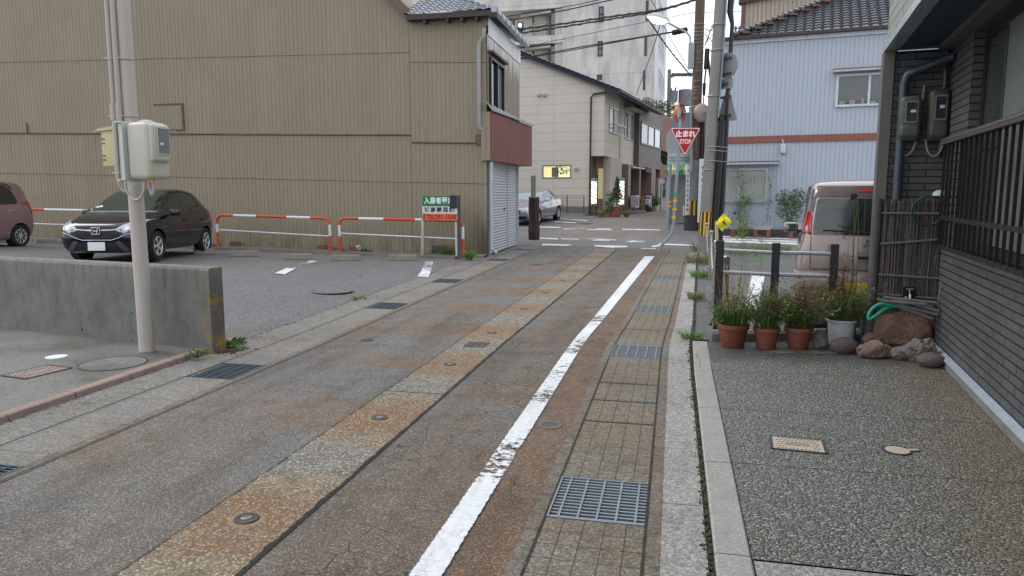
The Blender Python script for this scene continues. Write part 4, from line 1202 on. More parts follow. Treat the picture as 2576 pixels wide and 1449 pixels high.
def right_house():
 g = thing('tiled_house', 'dark tile-clad house with overhanging upper storey along the right edge', 'house', HC, HYAW)
 Z1 = 3.03
 SY0, SY1 = -12.0, 0.0
 wz0, wz1 = 1.12, 2.98
 wy = [(-4.6, -.92)]
 m = MB()
 h0 = MB(); wall_holes(h0, SY0, SY1 - .0, .10, Z1, [(-4.6, -.92, wz0 - .02, wz1), (-11.5, -6.2, wz0, wz1)], 0, .16)
 for f in h0.f:
  m.quad(*[(h0.v[k].y, h0.v[k].x, h0.v[k].z) for k in f])
 m.build('side_wall', M_DT, g)
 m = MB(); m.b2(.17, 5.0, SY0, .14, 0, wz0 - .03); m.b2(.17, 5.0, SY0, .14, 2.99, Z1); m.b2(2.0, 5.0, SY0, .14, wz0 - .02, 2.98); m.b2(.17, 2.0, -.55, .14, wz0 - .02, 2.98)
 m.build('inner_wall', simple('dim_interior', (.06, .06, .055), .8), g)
 m = MB(); m.b2(-.035, .05, SY0, -.03, -.1, .10); m.build('foundation', simple('foundation_concrete', (.20, .195, .18), .85, 0, .25, 5, .3), g)
 m = MB(); m.prism([(-.05, SY0, .088), (-.05, SY0, .098), (-.0, SY0, .125), (.0, SY0, .088)], (0, -SY0 - .02, 0)); m.build('base_flashing', simple('pale_blue_flashing', (.33, .39, .45), .45, .2, .2, 12), g)
 m = MB(); m.b2(-.50, .0, .0, .14, .0, Z1 - .02); m.build('wing_wall', M_DT, g)
 m = MB(); m.b2(-.60, -.502, -.045, .16, .0, Z1 - .02); m.build('corner_post', simple('grey_corner_post', (.14, .137, .125), .5, .2, .1, 4, streak=.2), g)
 hold = bpy.data.objects.new('hold', None)
 wf = window(hold, .92, 4.6, wz0 - .02, wz1, .10, simple('black_brown_frame', (.02, .017, .016), .5), simple('dark_green_glass', (.05, .065, .058), .10, 0, .2, 1, spec=.9), .08, 1, .02, .05, name='sliding_window')
 MB().b2(1.72, 4.5, .065, .088, wz0 + .07, wz1 - .09).build('curtained_pane', simple('curtain_glass', (.13, .155, .14), .35, 0, .08, 1, spec=.6), wf)
 m = MB(); m.b2(1.66, 1.72, .06, .095, wz0 + .05, wz1 - .07); m.b2(1.0, 1.66, .08, .095, wz0 + .85, wz0 + .89); m.build('sash', simple('bronze_sash', (.06, .055, .05), .4, .4), wf)
 absorb(hold, g, -math.pi / 2, (0, 0, 0))
 M_LAT = simple('bronze_lattice', (.02, .015, .013), .45, .3, .1)
 X = -.17; za, zb = 1.12, 2.055; y0, y1 = -4.4, -.98
 m = MB(); 
 m.tube([(X - .01, y1 + .02, zb), (X - .01, y0, zb)], .028, 10); m.b2(X - .045, X + .02, y0, y1, zb - .035, zb - .012)
 m.build('guard_rail', simple('bronze_rail', (.085, .07, .062), .35, .5, .1), g)
 m = MB()
 y = y1; k = 0
 while y > y0:
  m.b2(X - .010, X + .010, y - .014, y, za, zb - .03); y -= .155; k += 1
 for z in (za, za + .25): m.b2(X - .008, X + .008, y0, y1, z, z + .035)
 x = X
 while x < -.01:
  m.b2(x, x + .012, y1 - .006, y1 + .006, za, zb); x += .045
 z = za
 while z < zb - .05:
  m.b2(X, -.0, y1 - .004, y1 + .004, z, z + .012); z += .075
 for k in range(22):
  yy = y1 - k * .155; m.b2(X + .012, -.0, yy - .01, yy, za, za + .012)
 m.build('window_guard', M_LAT, g)
 m = MB(); m.b2(-.13, -.0, SY0, -.05, Z1 - .05, Z1 + .05); m.build('lintel_board', simple('worn_dark_board', (.12, .12, .125), .7, 0, .4, 9), g)
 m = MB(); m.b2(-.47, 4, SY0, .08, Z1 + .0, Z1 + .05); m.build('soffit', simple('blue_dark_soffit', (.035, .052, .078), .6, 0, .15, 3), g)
 m = MB(); wall_holes(m, SY0, .12, Z1 + .06, 6.4, [], 0, .1)
 mm = MB()
 for f in m.f: mm.quad(*[(-.56, m.v[k].x, m.v[k].z) for k in f])
 mm.b2(-.55, 4, .0, .118, Z1 + .06, 6.4); mm.build('upper_wall', M_LT, g)
 m = MB(); m.b2(-.60, -.475, SY0, .14, Z1 - .02, Z1 + .055); m.build('edge_trim', simple('zinc_trim', (.50, .55, .60), .3, .6, .1), g)
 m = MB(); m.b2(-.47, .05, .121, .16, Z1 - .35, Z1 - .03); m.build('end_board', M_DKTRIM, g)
 m = MB(); m.b2(-.55, 4, SY0, -.01, 6.4, 6.5); m.build('roof', M_TILE_B, g)
 M_DP = simple('slate_blue_pipe', (.045, .06, .08), .35, .1, .1)
 zt = 2.78
 MB().tube([(.0 - .02, -.22, zt + .12), (-.30, -.12, zt + .02), (-.385, -.10, zt - .02), (-.41, -.10, zt - .10), (-.41, -.10, .02)], .043, 14).build('downpipe', M_DP, g, smooth=True)
 MB().lathe([(.048, 0), (.048, .05)], (-.41, -.10, 2.33), 14).build('pipe_band', M_BLK, g)
 MB().tube([(-.05, -.05, Z1 - .05), (-.05, -.05, 1.95)], .02, 8).build('conduit', M_DP, g, smooth=True)
 MB().tube([(-.22, -.03, 2.66), (-.235, -.03, 2.3)], .015, 8).build('conduit', simple('grey_conduit', (.22, .22, .22), .5), g, smooth=True)
 return g
RH = right_house()
def wall_meter(x, z, w, h, label, mat):
 p = FH.W(x, -.03, z)
 g = thing('wall_meter', label, 'electric meter', p, HYAW, 'electricity meters on the dark tiled wall')
 rounded_box(-w / 2, w / 2, -.15, .0, 0, h, .055, 5).build('cover', mat, g, smooth=True)
 rounded_box(-w / 2 + .012, w / 2 - .012, -.165, -.05, .03, h * .36, .035, 5).build('lower_cover', mat, g, smooth=True)
 f = MB().b2(-w * .24, w * .30, -.158, -.149, h * .40, h * .87).build('window_frame', simple('meter_trim', (.26, .25, .21), .4, .2), g)
 MB().b2(-w * .19, w * .25, -.161, -.155, h * .43, h * .84).build('pane', MATS['meter_glass'], f)
 MB().b2(-w * .02, w * .20, -.163, -.160, h * .62, h * .68).build('label_plate', MATS['paper_white'], f)
 m = MB(); pts = []
 for i in range(13):
  q = math.pi * i / 12; pts.append((-.01 - (w * .40) * math.cos(q), -.06, .03 - .17 * math.sin(q)))
 m.tube(pts, .011, 8); m.build('cable_loop', simple('grey_cable', (.24, .24, .23), .5), g, smooth=True)
M_MG = simple('green_grey_meter', (.075, .085, .074), .45, 0, .08)
M_MB = simple('brown_grey_meter', (.068, .062, .053), .45, 0, .08)
def fhx(u, v, y=-.1): return FH.px(u, v, y)
x0, zb = fhx(2255, 356, -.12); x1, zt = fhx(2322, 240, -.12)
wall_meter((x0 + x1) / 2, zb, x1 - x0, zt - zb, 'green-grey domed electricity meter cover, the lower left of the two on the dark wall', M_MG)
x0, zb = fhx(2331, 357, -.12); x1, zt = fhx(2397, 222, -.12)
wall_meter((x0 + x1) / 2 - .01, zb, x1 - x0, zt - zb, 'brown-grey electricity meter cover in the wall corner, taller of the two', M_MB)
def bamboo_screen():
 n = NM('aged_bamboo'); geo = n.t.nodes.new('ShaderNodeNewGeometry')
 c = n.ramp(geo.outputs['Random Per Island'], [(0, (.03, .023, .024)), (.5, (.068, .055, .056)), (.85, (.12, .10, .095)), (1, (.19, .17, .15))])
 c = n.mix(n.smooth(n.noise(n.mapping(n.ob, (40, 40, 12)), 1, 3), .62, .72), c, (.22, .20, .18))
 mb = n.done(c, .6)
 x0, zt = fhx(2215, 505, -.18); x1, zb = fhx(2366, 752, -.18)
 x0 += .03
 g = thing('bamboo_screen', 'weathered brown brushwood screen with bamboo battens below the meters', 'screen', FH.W(0, -.16, 0), HYAW)
 rg = random.Random(11); m = MB(); x = x0
 while x < x1 - .03:
  a = rg.uniform(-.02, .02); r = rg.uniform(.004, .008); y = rg.uniform(-.018, .018)
  pts = [(x, y, .25 + rg.uniform(0, .04)), (x + a * .3 + rg.uniform(-.006, .006), y + .004, (zt) * .4 + .3), (x + a * .7 + rg.uniform(-.006, .006), y, zt * .8), (x + a, y + rg.uniform(-.01, .01), zt + rg.uniform(-.04, .02))]
  m.tube(pts, r, 5); x += rg.uniform(.0022, .006)
 m.build('twigs', mb, g)
 m = MB()
 for (v, dz) in ((537, 0), (608, .03), (696, -.01), (746, -.01)):
  _, z = fhx(2290, v, -.2); m = MB()
  m.tube([(x0 - .01, -.034, z - dz), ((x0 + x1) / 2, -.036, z), (x1 - .03, -.034, z + dz)], .0125, 8)
  m.build('batten', simple('pale_bamboo', (.13, .12, .12), .5, 0, .25, 14), g)
 m = MB(); m.tube([(x0 - .06, -.0, .0), (x0 - .045, -.0, zt + .02)], .045, 12); m.build('post', simple('grey_wood_post', (.085, .08, .085), .8, 0, .35, 12, .3), g, smooth=True)
 m = MB(); m.tube([(x1 + .005, -.0, .25), (x1 + .005, -.0, zt + .05)], .035, 10); m.build('post', simple('black_wood_post', (.035, .025, .02), .8), g, smooth=True)
 return x0, x1
BX0, BX1 = bamboo_screen()
def right_bits():
 x, z = fhx(2287, 735, -.22)
 g = thing('water_tap', 'chrome garden tap in a dark hole low in the brushwood screen', 'tap', FH.W(x, -.21, z), HYAW)
 M_CH = simple('chrome', (.5, .52, .52), .15, .9, .05)
 MB().b2(-.055, .055, -.004, .02, -.06, .05).build('hole_shade_plate', simple('hole_shade', (.006, .006, .006), .9), g)  # solid plate painted near-black for the shade of the hole behind the tap
 m = MB(); m.tube([(0, .0, .0), (0, -.06, .0), (0, -.085, -.015), (0, -.09, -.06)], .013, 10); m.tube([(0, -.04, 0), (0, -.04, .03)], .009, 8); m.b2(-.035, .035, -.048, -.032, .03, .042); m.build('spout', M_CH, g, smooth=True)
 M_H = simple('green_hose', (.015, .34, .20), .35, 0, .06)
 W = lambda u, v, y: FH.W(*[(fhx(u, v, y)[0]), y, fhx(u, v, y)[1]])
 pts = [W(2281, 748, -.30), W(2270, 757, -.33), W(2250, 768, -.36), W(2225, 778, -.42), W(2200, 796, -.46), W(2186, 803, -.47), W(2186, 789, -.46), W(2200, 772, -.44), W(2220, 764, -.42), W(2240, 768, -.40), W(2262, 772, -.38), W(2290, 776, -.33)]
 sm = []
 for i in range(len(pts) - 1):
  p0, p1, p2, p3 = pts[max(i - 1, 0)], pts[i], pts[i + 1], pts[min(i + 2, len(pts) - 1)]
  for k in range(5):
   t = k / 5; sm.append(.5 * ((2 * p1) + (-p0 + p2) * t + (2 * p0 - 5 * p1 + 4 * p2 - p3) * t * t + (-p0 + 3 * p1 - 3 * p2 + p3) * t ** 3))
 sm.append(pts[-1])
 o = MB().tube(sm, .016, 10).build('garden_hose', M_H, None, smooth=True)
 tag(o, 'bright green hose looping from the tap over the big red rock', 'hose')
 g = thing('bamboo_bundle', 'bundle of short grey bamboo canes lying on the big red rock', 'cane bundle', W(2290, 775, -.34), HYAW)
 rg = random.Random(4); M_C = simple('grey_cane', (.13, .12, .125), .5, 0, .3, 20)
 o0 = FH.loc(g.location)
 for k, (a, b) in enumerate((((2206, 752), (2348, 770)), ((2222, 748), (2356, 762)), ((2245, 752), (2362, 783)), ((2236, 762), (2358, 792)), ((2262, 772), (2346, 802)), ((2215, 757), (2330, 766)))):
  pa = FH.loc(W(*a, -.34 - .015 * k)) - o0; pb = FH.loc(W(*b, -.38 - .012 * k)) - o0
  MB().tube([pa, pb], .016, 8).build('cane', M_C, g, smooth=True)
 x, z = fhx(2333, 530, -.22)
 g = thing('hose_coil', 'dark green hose coil hung at the top right of the brushwood screen', 'hose coil', FH.W(x, -.24, z), HYAW)
 m = MB()
 for k in range(3):
  pts = [(.135 * math.cos(q / 24 * 2 * math.pi) * (1 + .03 * k), -.01 * k, .145 * math.sin(q / 24 * 2 * math.pi) * (1 - .02 * k)) for q in range(25)]
  m.tube(pts, .009, 6, caps=False)
 m.build('coil', simple('dark_green_hose', (.012, .05, .035), .4), g, smooth=True)
 x, z = fhx(2360, 487, -.22)
 g2 = thing('plastic_scoop', 'pale plastic scoop hanging above the hose coil', 'scoop', FH.W(x, -.30, z - .02), HYAW)
 MB().lathe([(.065, 0), (.06, .03), (.035, .05), (.002, .055)], (0, 0, 0), 18).build('bowl', simple('pale_grey_plastic', (.40, .44, .44), .4), g2, smooth=True)
 MB().tube([(.05, 0, .005), (.14, .02, .0)], .008, 6).build('handle', MATS['pale_grey_plastic'], g2)
 x, z = fhx(2372, 652, -.25)
 g = thing('loop_stick', 'thin pale stick with a wire loop leaning in the wall corner', 'stick', FH.W(x, -.30, z), HYAW)
 m = MB(); m.tube([(0, 0, -.02), (-.02, 0, -.42)], .006, 6); m.build('rod', simple('pale_stick', (.20, .18, .15), .6), g)
 MB().tube([(.02 * math.cos(q * .524), 0, .02 * math.sin(q * .524)) for q in range(13)], .004, 6, caps=False).build('wire_loop', MATS['pale_stick'], g)
right_bits()
def rock(label, c, rad, seed, mat, rz=0, rough=.22, name='rock', group=None):
 rg = random.Random(seed)
 bm = bmesh.new(); bmesh.ops.create_icosphere(bm, subdivisions=5 if rad[0] > .12 else 4, radius=1)
 from mathutils import noise as mn
 off = Vector((rg.uniform(0, 50), rg.uniform(0, 50), rg.uniform(0, 50)))
 planes = [Vector((rg.gauss(0, 1), rg.gauss(0, 1), rg.gauss(0, .8))).normalized() for _ in range(9)]
 for v in bm.verts:
  p = v.co.normalized(); d = 1.0
  if rough > .1:
   for q in planes:
    t = p.dot(q)
    if t > .55: d = min(d, .80 / t + .02)
  d += rough * (mn.noise(p * 1.3 + off)) * .8 + rough * .35 * mn.noise(p * 4 + off) + rough * .12 * mn.noise(p * 12 + off)
  v.co = Vector((p.x * d * rad[0], p.y * d * rad[1], p.z * d * rad[2]))
 me = bpy.data.meshes.new(name); bm.to_mesh(me); bm.free(); me.materials.append(mat)
 me.uv_layers.new(name='UVMap')
 me.polygons.foreach_set('use_smooth', [True] * len(me.polygons))
 try: me.set_sharp_from_angle(angle=R(28))
 except Exception: pass
 o = bpy.data.objects.new(name, me); col.objects.link(o); o.location = c; o.rotation_euler = (0, 0, rz)
 return tag(o, label, 'rock', group)
def rock_mat(name, a, b, hole=.5):
 n = NM(name); f = n.noise(n.ob, 7, 6, .7); c = n.mix(f, a, b)
 v = n.vor(n.mix(.04, n.ob, n.noise(n.ob, 20, 3, out='Color')), 34)
 hm = n.math('MULTIPLY', n.smooth(v.outputs['Distance'], .30, .12), hole)
 c = n.mix(n.math('MULTIPLY', hm, .7), c, tuple(x * .25 for x in a))
 return n.done(c, .9, n.bump(n.math('SUBTRACT', n.noise(n.ob, 45, 5, .75), hm), .9, .012), spec=.2)
M_RK1 = rock_mat('red_pumice', (.15, .085, .065), (.28, .17, .135), .9)
M_RK2 = rock_mat('red_stone', (.14, .095, .085), (.29, .20, .175), .3)
M_RK3 = rock_mat('grey_stone', (.11, .10, .095), (.23, .205, .19), .2)
M_RK4 = rock_mat('brown_cobble', (.10, .08, .075), (.17, .14, .13), .6)
RG = 'rocks edging the end of the forecourt'
def gr(u, v, z=.02): return G(u, v, z)
c = gr(2285, 885); rock('large pitted reddish rock under the tap', c + Vector((.0, .20, .20)), (.335, .26, .25), 6, M_RK1, -.2, .13, 'big_rock')
c = gr(2071, 880); rock('upright grey-brown angular stone between the third clay pot and the white pot', c + Vector((0, .09, .085)), (.085, .08, .125), 21, M_RK3, .4, .34, group=RG)
c = gr(2133, 893); rock('smooth oval brown cobble in front of the white pot', c + Vector((0, .10, .07)), (.140, .10, .088), 3, M_RK4, .1, .06, group=RG)
c = gr(2211, 905); rock('reddish flat-topped stone left below the big rock', c + Vector((0, .11, .07)), (.155, .11, .092), 9, M_RK2, -.1, .28, group=RG)
c = gr(2212, 885); rock('small reddish stone tucked behind the flat-topped stone', c + Vector((.0, .16, .10)), (.10, .08, .07), 19, M_RK2, -.1, .3, group=RG)
c = gr(2275, 909); rock('small pale grey stone between two larger stones below the big rock', c + Vector((0, .09, .055)), (.090, .08, .076), 14, M_RK3, .3, .3, group=RG)
c = gr(2335, 918); rock('tall wedge-shaped grey-red stone at the house corner', c + Vector((0, .15, .10)), (.155, .12, .135), 33, M_RK3, .2, .36, group=RG)
c = gr(2355, 928); rock('smooth round brown cobble at the foot of the white flashing', c + Vector((0, .09, .06)), (.125, .09, .072), 8, M_RK4, 0, .06, group=RG)
c = gr(2185, 868); 
g = thing('drain_shoe', 'slate blue drain pipe foot beside the white pot', 'drain pipe', c + Vector((0, .18, 0)), HYAW)
MB().tube([(.03, 0, .30), (.03, 0, .16), (.0, -.04, .08), (-.02, -.10, .05)], .045, 12).build('pipe', simple('slate_pipe', (.08, .10, .125), .4), g, smooth=True)
MB().tube([(-.06, .04, .0), (-.055, .04, .42)], .014, 8).build('rod', simple('slate_rod', (.12, .14, .16), .4, .4), g)
M_TERRA = simple('terracotta_plastic', (.27, .085, .055), .55, 0, .18, 8, streak=.25, streak_col=(.12, .08, .09))
M_SOIL = simple('potting_soil', (.05, .038, .028), .95, 0, .4, 30, .5)
M_GR = leafmat('grass_green', (.06, .13, .025), (.14, .22, .05)); M_GRB = leafmat('bright_grass', (.10, .24, .035), (.22, .38, .08))
M_DRY = leafmat('dry_straw', (.38, .29, .15), (.50, .42, .26)); M_RED = leafmat('dry_russet', (.10, .035, .022), (.20, .08, .045)); M_OL = leafmat('olive_grass', (.10, .12, .045), (.20, .20, .09))
def pot(u, v, wpx, hpx, label, mat, plants, z=.02, rim=True, tall=None):
 c = gr(u, v); d = c.y * 1.0
 r = wpx / FPX * d / 2; h = hpx / FPX * d
 c = c + Vector((0, r * .72, 0)); c.z = z
 g = thing('flower_pot', label, 'flower pot', c, rnd.uniform(0, 1), 'flower pots in front of the black rail')
 prof = [(r * .66, 0), (r * .70, .01), (r * .90, h * .80), (r * .96, h * .80), (r, h * .82), (r * 1.0, h * .985), (r * .98, h), (r * .90, h), (r * .88, h * .90)]
 if not rim: prof = [(r * .74, 0), (r * .78, .01), (r * .88, h * .92), (r * 1.02, h * .93), (r * 1.04, h * .98), (r * 1.0, h), (r * .88, h), (r * .86, h * .9)]
 MB().lathe(prof, (0, 0, 0), 36).build('pot', mat, g, smooth=35)
 MB().lathe([(r * .86, h * .86), (r * .5, h * .90), (.01, h * .91)], (0, 0, 0), 20).build('soil', M_SOIL, g)
 m = MB(); rq = random.Random(int(u))
 for q in range(9):
  a = rq.uniform(0, 6.28); rr = r * rq.uniform(.5, 1.5); leaves(m, (math.cos(a) * rr, math.sin(a) * rr * .8, h + rq.uniform(.0, .16)), (.06, .05, .05), 16, .05, rq)
 m.build('broad_leaves', leafmat('pot_leaf', (.05, .12, .03), (.15, .24, .07)), g, fix=False)
 for (nm, mt, n, hh, sp, w, lean, droop, fine) in plants:
  m = MB(); blades(m, (0, 0, h * .88), n, hh, sp, w, lean, base_r=r * .75, droop=droop)
  if fine: leaves(m, (0, 0, h * .9 + hh * .42), (sp * .75, sp * .6, hh * .42), fine, .016)
  m.build(nm, mt, g, fix=False)
 if tall:
  for (tw, lf, n, hh, sp) in tall:
   a, b = MB(), MB(); sprays(a, b, (0, 0, h * .88), n, hh, sp, rq)
   a.build('weed_twigs', tw, g, fix=False); b.build('weed_leaflets', lf, g, fix=False)
 return g
pot(1851, 878, 82, 61, 'left-most terracotta pot with straw stalks and strap-like green leaves', simple('terracotta_dark', (.205, .062, .042), .6, 0, .3, 7, streak=.35, streak_col=(.10, .07, .07)),
 [('leaves', M_GR, 190, .27, .34, .007, .9, .9, 0), ('straw', M_DRY, 60, .66, .26, .0032, .5, .1, 0), ('leaves', M_GRB, 60, .22, .30, .005, .9, 1.0, 0)], tall=[(M_OL, M_GR, 24, .42, .30)])
pot(1935, 880, 68, 55, 'second terracotta pot from the left with a mixed green tuft', M_TERRA,
 [('leaves', M_GR, 170, .26, .34, .004, .9, .8, 320), ('straw', M_OL, 160, .40, .42, .0024, .8, .6, 260), ('seed_heads', M_RED, 16, .50, .10, .003, .4, .2, 170)], tall=[(M_OL, M_GR, 60, .42, .34), (M_DRY, M_RED, 24, .50, .25)])
pot(2017, 880, 72, 55, 'third terracotta pot with dried red weeds and olive grass', simple('terracotta_limed', (.235, .078, .055), .65, 0, .3, 9, streak=.45, streak_col=(.24, .17, .16)),
 [('leaves', M_GR, 140, .30, .36, .003, .9, .6, 340), ('straw', M_OL, 260, .46, .50, .0020, .9, .6, 260), ('dry_leaves', M_RED, 60, .40, .34, .003, .8, .4, 420)], tall=[(M_OL, M_GRB, 60, .40, .38), (M_RED, M_RED, 50, .46, .34)])
pot(2126, 872, 76, 67, 'white plastic pot overflowing with wispy olive stalks', simple('white_plastic_pot', (.60, .64, .66), .4, 0, .08, 6), 
 [('leaves', M_GR, 120, .34, .42, .003, .9, .6, 420), ('straw', M_OL, 420, .40, .50, .0017, .9, .5, 420), ('dry_leaves', M_RED, 26, .75, .22, .0022, .45, .1, 130)], rim=False, tall=[(M_OL, M_GR, 110, .36, .36), (M_DRY, M_OL, 50, .42, .4), (M_RED, M_RED, 14, .62, .20)])
m = MB(); c = gr(1815, 845) + Vector((0, .10, .17)); 
rg = random.Random(2)
for k in range(70):
 a = rg.uniform(-1, 1); p = c + Vector((a * .05 - .01, -.03 + rg.uniform(-.03, .03), rg.uniform(-.02, .04)))
 q = p + Vector((rg.uniform(-.05, .04), rg.uniform(-.03, .02), -rg.uniform(.08, .22)))
 m.quad(p + Vector((-.005, 0, 0)), p + Vector((.005, 0, 0)), q + Vector((.007, 0, 0)), q + Vector((-.007, 0, 0)))
o = m.build('wilted_leaves', leafmat('wilted_tan', (.22, .14, .07), (.36, .25, .14)), None, fix=False); tag(o, 'bunch of wilted tan leaves hanging over the side of the left-most pot', 'leaves')
m = MB()
for k in range(60):
 p = gr(rg.uniform(1900, 2090), rg.uniform(884, 892)) + Vector((0, 0, .006)); a = rg.uniform(-.25, .25); l = rg.uniform(.05, .3)
 d = Vector((math.cos(a), math.sin(a), 0)) * l; s_ = Vector((-d.y, d.x, 0)).normalized() * .0018
 m.quad(p - s_, p + s_, p + d + s_ + Vector((0, 0, .01)), p + d - s_ + Vector((0, 0, .01)))
o = m.build('fallen_straw', M_DRY, None, fix=False); tag(o, kind='stuff')
def reeds():
 b = gr(2120, 870) + Vector((.05, .22, .1))
 g = thing('tall_reeds', 'two tall green reeds with russet seed heads rising from the white pot', 'reeds', b)
 for k, (u0, v0, u1, v1, r) in enumerate(((2140, 740, 2162, 475, .006), (2146, 740, 2150, 470, .004), (2150, 760, 2160, 520, .007))):
  p0 = P(u0, v0, b.y) - b; p1 = P(u1, v1, b.y - .02) - b; mid = (p0 + p1) / 2 + Vector((.015 * (k - 1), 0, 0))
  MB().tube([Vector((0, 0, .1)), p0, mid, p1], [r, r, r * .8, r * .25], 6).build('stem', simple('reed_green', (.10, .15, .06), .5), g, smooth=True)
 m = MB()
 for (u, v) in ((2135, 560), (2120, 600), (2128, 640), (2140, 590), (2115, 570), (2130, 680), (2118, 720)):
  leaves(m, P(u, v, b.y - .03) - b, (.035, .03, .04), 14, .022)
 m.build('seed_heads', M_RED, g, fix=False)
 m = MB()
 for k in range(14):
  p = P(rg.uniform(2085, 2150), rg.uniform(640, 790), b.y) - b; q = p + Vector((rg.uniform(-.18, .1), 0, rg.uniform(-.02, .16)))
  m.tube([p, (p + q) / 2 + Vector((0, 0, .03)), q], .0018, 4)
 m.build('twigs', M_RED, g)
reeds()
def back_kerb():
 m = MB(); a = gr(1795, 862); b = gr(2200, 858)
 d = (b - a); yaw = math.atan2(d.y, d.x)
 m.prism([(0, 0, -.02), (0, 0, .10), (0, .03, .13), (0, .12, .13), (0, .14, -.02)], (d.length, 0, 0))
 o = m.build('low_kerb', M_KERB_OLD, None); o.location = (a.x, a.y + .06, .0); o.rotation_euler = (0, 0, yaw)
 tag(o, 'low dark concrete kerb running behind the row of pots', 'kerb')
back_kerb()
def rail_fence():
 pts = [P(1812, 605, 7.95), P(1953, 611, 7.85), P(2101, 614, 7.75)]
 g = thing('railing', 'low railing of three black posts and two silver tubes behind the flower pots', 'railing', (pts[0].x, pts[0].y, 0))
 o = Vector((pts[0].x, pts[0].y, 0)); M_BP = simple('black_post', (.016, .017, .022), .4, .1, .15)
 for p in pts:
  q = p - o
  MB().box((q.x, q.y, q.z / 2 + .0), (.082, .05, q.z), -.4).build('post', M_BP, g, bevel=.004)
 M_SV = simple('silver_tube', (.48, .51, .54), .3, .5, .06)
 for (a, b, dz) in ((0, 1, 0), (1, 2, 0)):
  for z in (.105, .345):
   p, q = pts[a] - o, pts[b] - o
   v = (q - p); v.z = 0; v.normalize()
   MB().tube([p + v * .042 - Vector((0, 0, z)), q - v * .042 - Vector((0, 0, z))], .021, 14).build('rail', M_SV, g, smooth=True)
rail_fence()
M_ST = simple('stainless', (.46, .46, .44), .22, .85, .1, 8)
BL = []
for k, (u, v, Y) in enumerate(((1828, 647, 8.05), (1802, 603, 10.7), (1790, 579, 13.6), (1778, 561, 17.0), (1774, 549, 20.2))):
 p = P(u, v, Y); BL.append(p)
lab = ['nearest stainless post, half hidden behind the black railing post', 'stainless chain post directly left of the black railing', 'second stainless chain post beyond the railing', 'third stainless chain post, beside the black conduits', 'farthest stainless chain post near the utility pole']
g0 = None
for k, p in enumerate(BL):
 if g0 is None:
  g0 = g = thing('chain_post', lab[0], 'bollard', (p.x, p.y, 0), 0, 'stainless posts along the parking space')
  MB().lathe([(.036, 0), (.036, .885), (.038, .89), (.038, .905), (.030, .918), (.001, .922)], (0, 0, 0), 20).build('post', M_ST, g, smooth=30)
  MB().tube([(-.045 + .018 * math.cos(q * .524), -.02, .86 + .018 * math.sin(q * .524)) for q in range(13)], .004, 6, caps=False).build('eye', M_ST, g)
  MB().tube([(-.06 + .045 * math.cos(q * .524), -.02, .20 + .045 * math.sin(q * .524)) for q in range(13)], .006, 6, caps=False).build('ring', M_ST, g)
 else:
  g = copy_tree(g0); g.location = (p.x, p.y, 0); g['label'] = lab[k]
for k, (a, b) in enumerate(zip(BL, BL[1:])):
 m = MB(); n_ = 60 if k < 2 else 40
 za = .86
 pa, pb = Vector((a.x, a.y, za)), Vector((b.x, b.y, za)); sag = .50 if k < 3 else .4
 for i in range(n_):
  f = i / n_
  c = pa.lerp(pb, f) - Vector((0, 0, sag * 4 * f * (1 - f))); d = (pa.lerp(pb, f + .01) - Vector((0, 0, sag * 4 * (f + .01) * (1 - f - .01))) - c).normalized()
  s_ = d.cross(Vector((0, 0, 1)) if i % 2 else Vector((1, .3, 0))).normalized()
  L_ = .055 if k < 2 else .08
  ring = [c + d * L_ * .5 * math.cos(q * 1.047) + s_ * .014 * math.sin(q * 1.047) for q in range(7)]
  m.tube(ring, .0045, 4, caps=False)
 o = m.build('chain', M_ST, None); tag(o, ['sagging steel chain between the two nearest stainless posts', 'second sagging chain along the parking space', 'third sagging chain along the parking space', 'farthest chain, ending at the utility pole'][k], 'chain', 'chains between the stainless posts')
# ================================================================ BUILDINGS BEYOND THE CROSSING
def ground_at(u, v): p = G(u, v); return p
def siding_mat(name, base, ph, pw, var=.12, streak=.3, dark=(.2, .19, .17)):
 n = NM(name); sx = n.sep(n.uv)
 a = n.math('ABSOLUTE', n.math('SUBTRACT', n.math('FRACT', n.math('DIVIDE', sx[1], ph)), .5))
 b = n.math('ABSOLUTE', n.math('SUBTRACT', n.math('FRACT', n.math('DIVIDE', sx[0], pw)), .5))
 j = n.math('MAXIMUM', n.smooth(a, .5 - .02 / ph, .5 - .006 / ph), n.smooth(b, .5 - .02 / pw, .5 - .006 / pw))
 c = n.mix(1.0, base, n.ramp(n.noise(n.ob, .8, 5, .65), [(.3, 1 - var), (.7, 1 + var * .5)]), 'MULTIPLY')
 st = n.noise(n.mapping(n.ob, (3, 3, .35)), 1.0, 6, .75)
 c = n.mix(n.math('MULTIPLY', n.smooth(st, .5, .78), streak), c, dark)
 c = n.mix(n.math('MULTIPLY', j, .42), c, tuple(x * .35 for x in base))
 return n.done(c, .7, spec=.3)
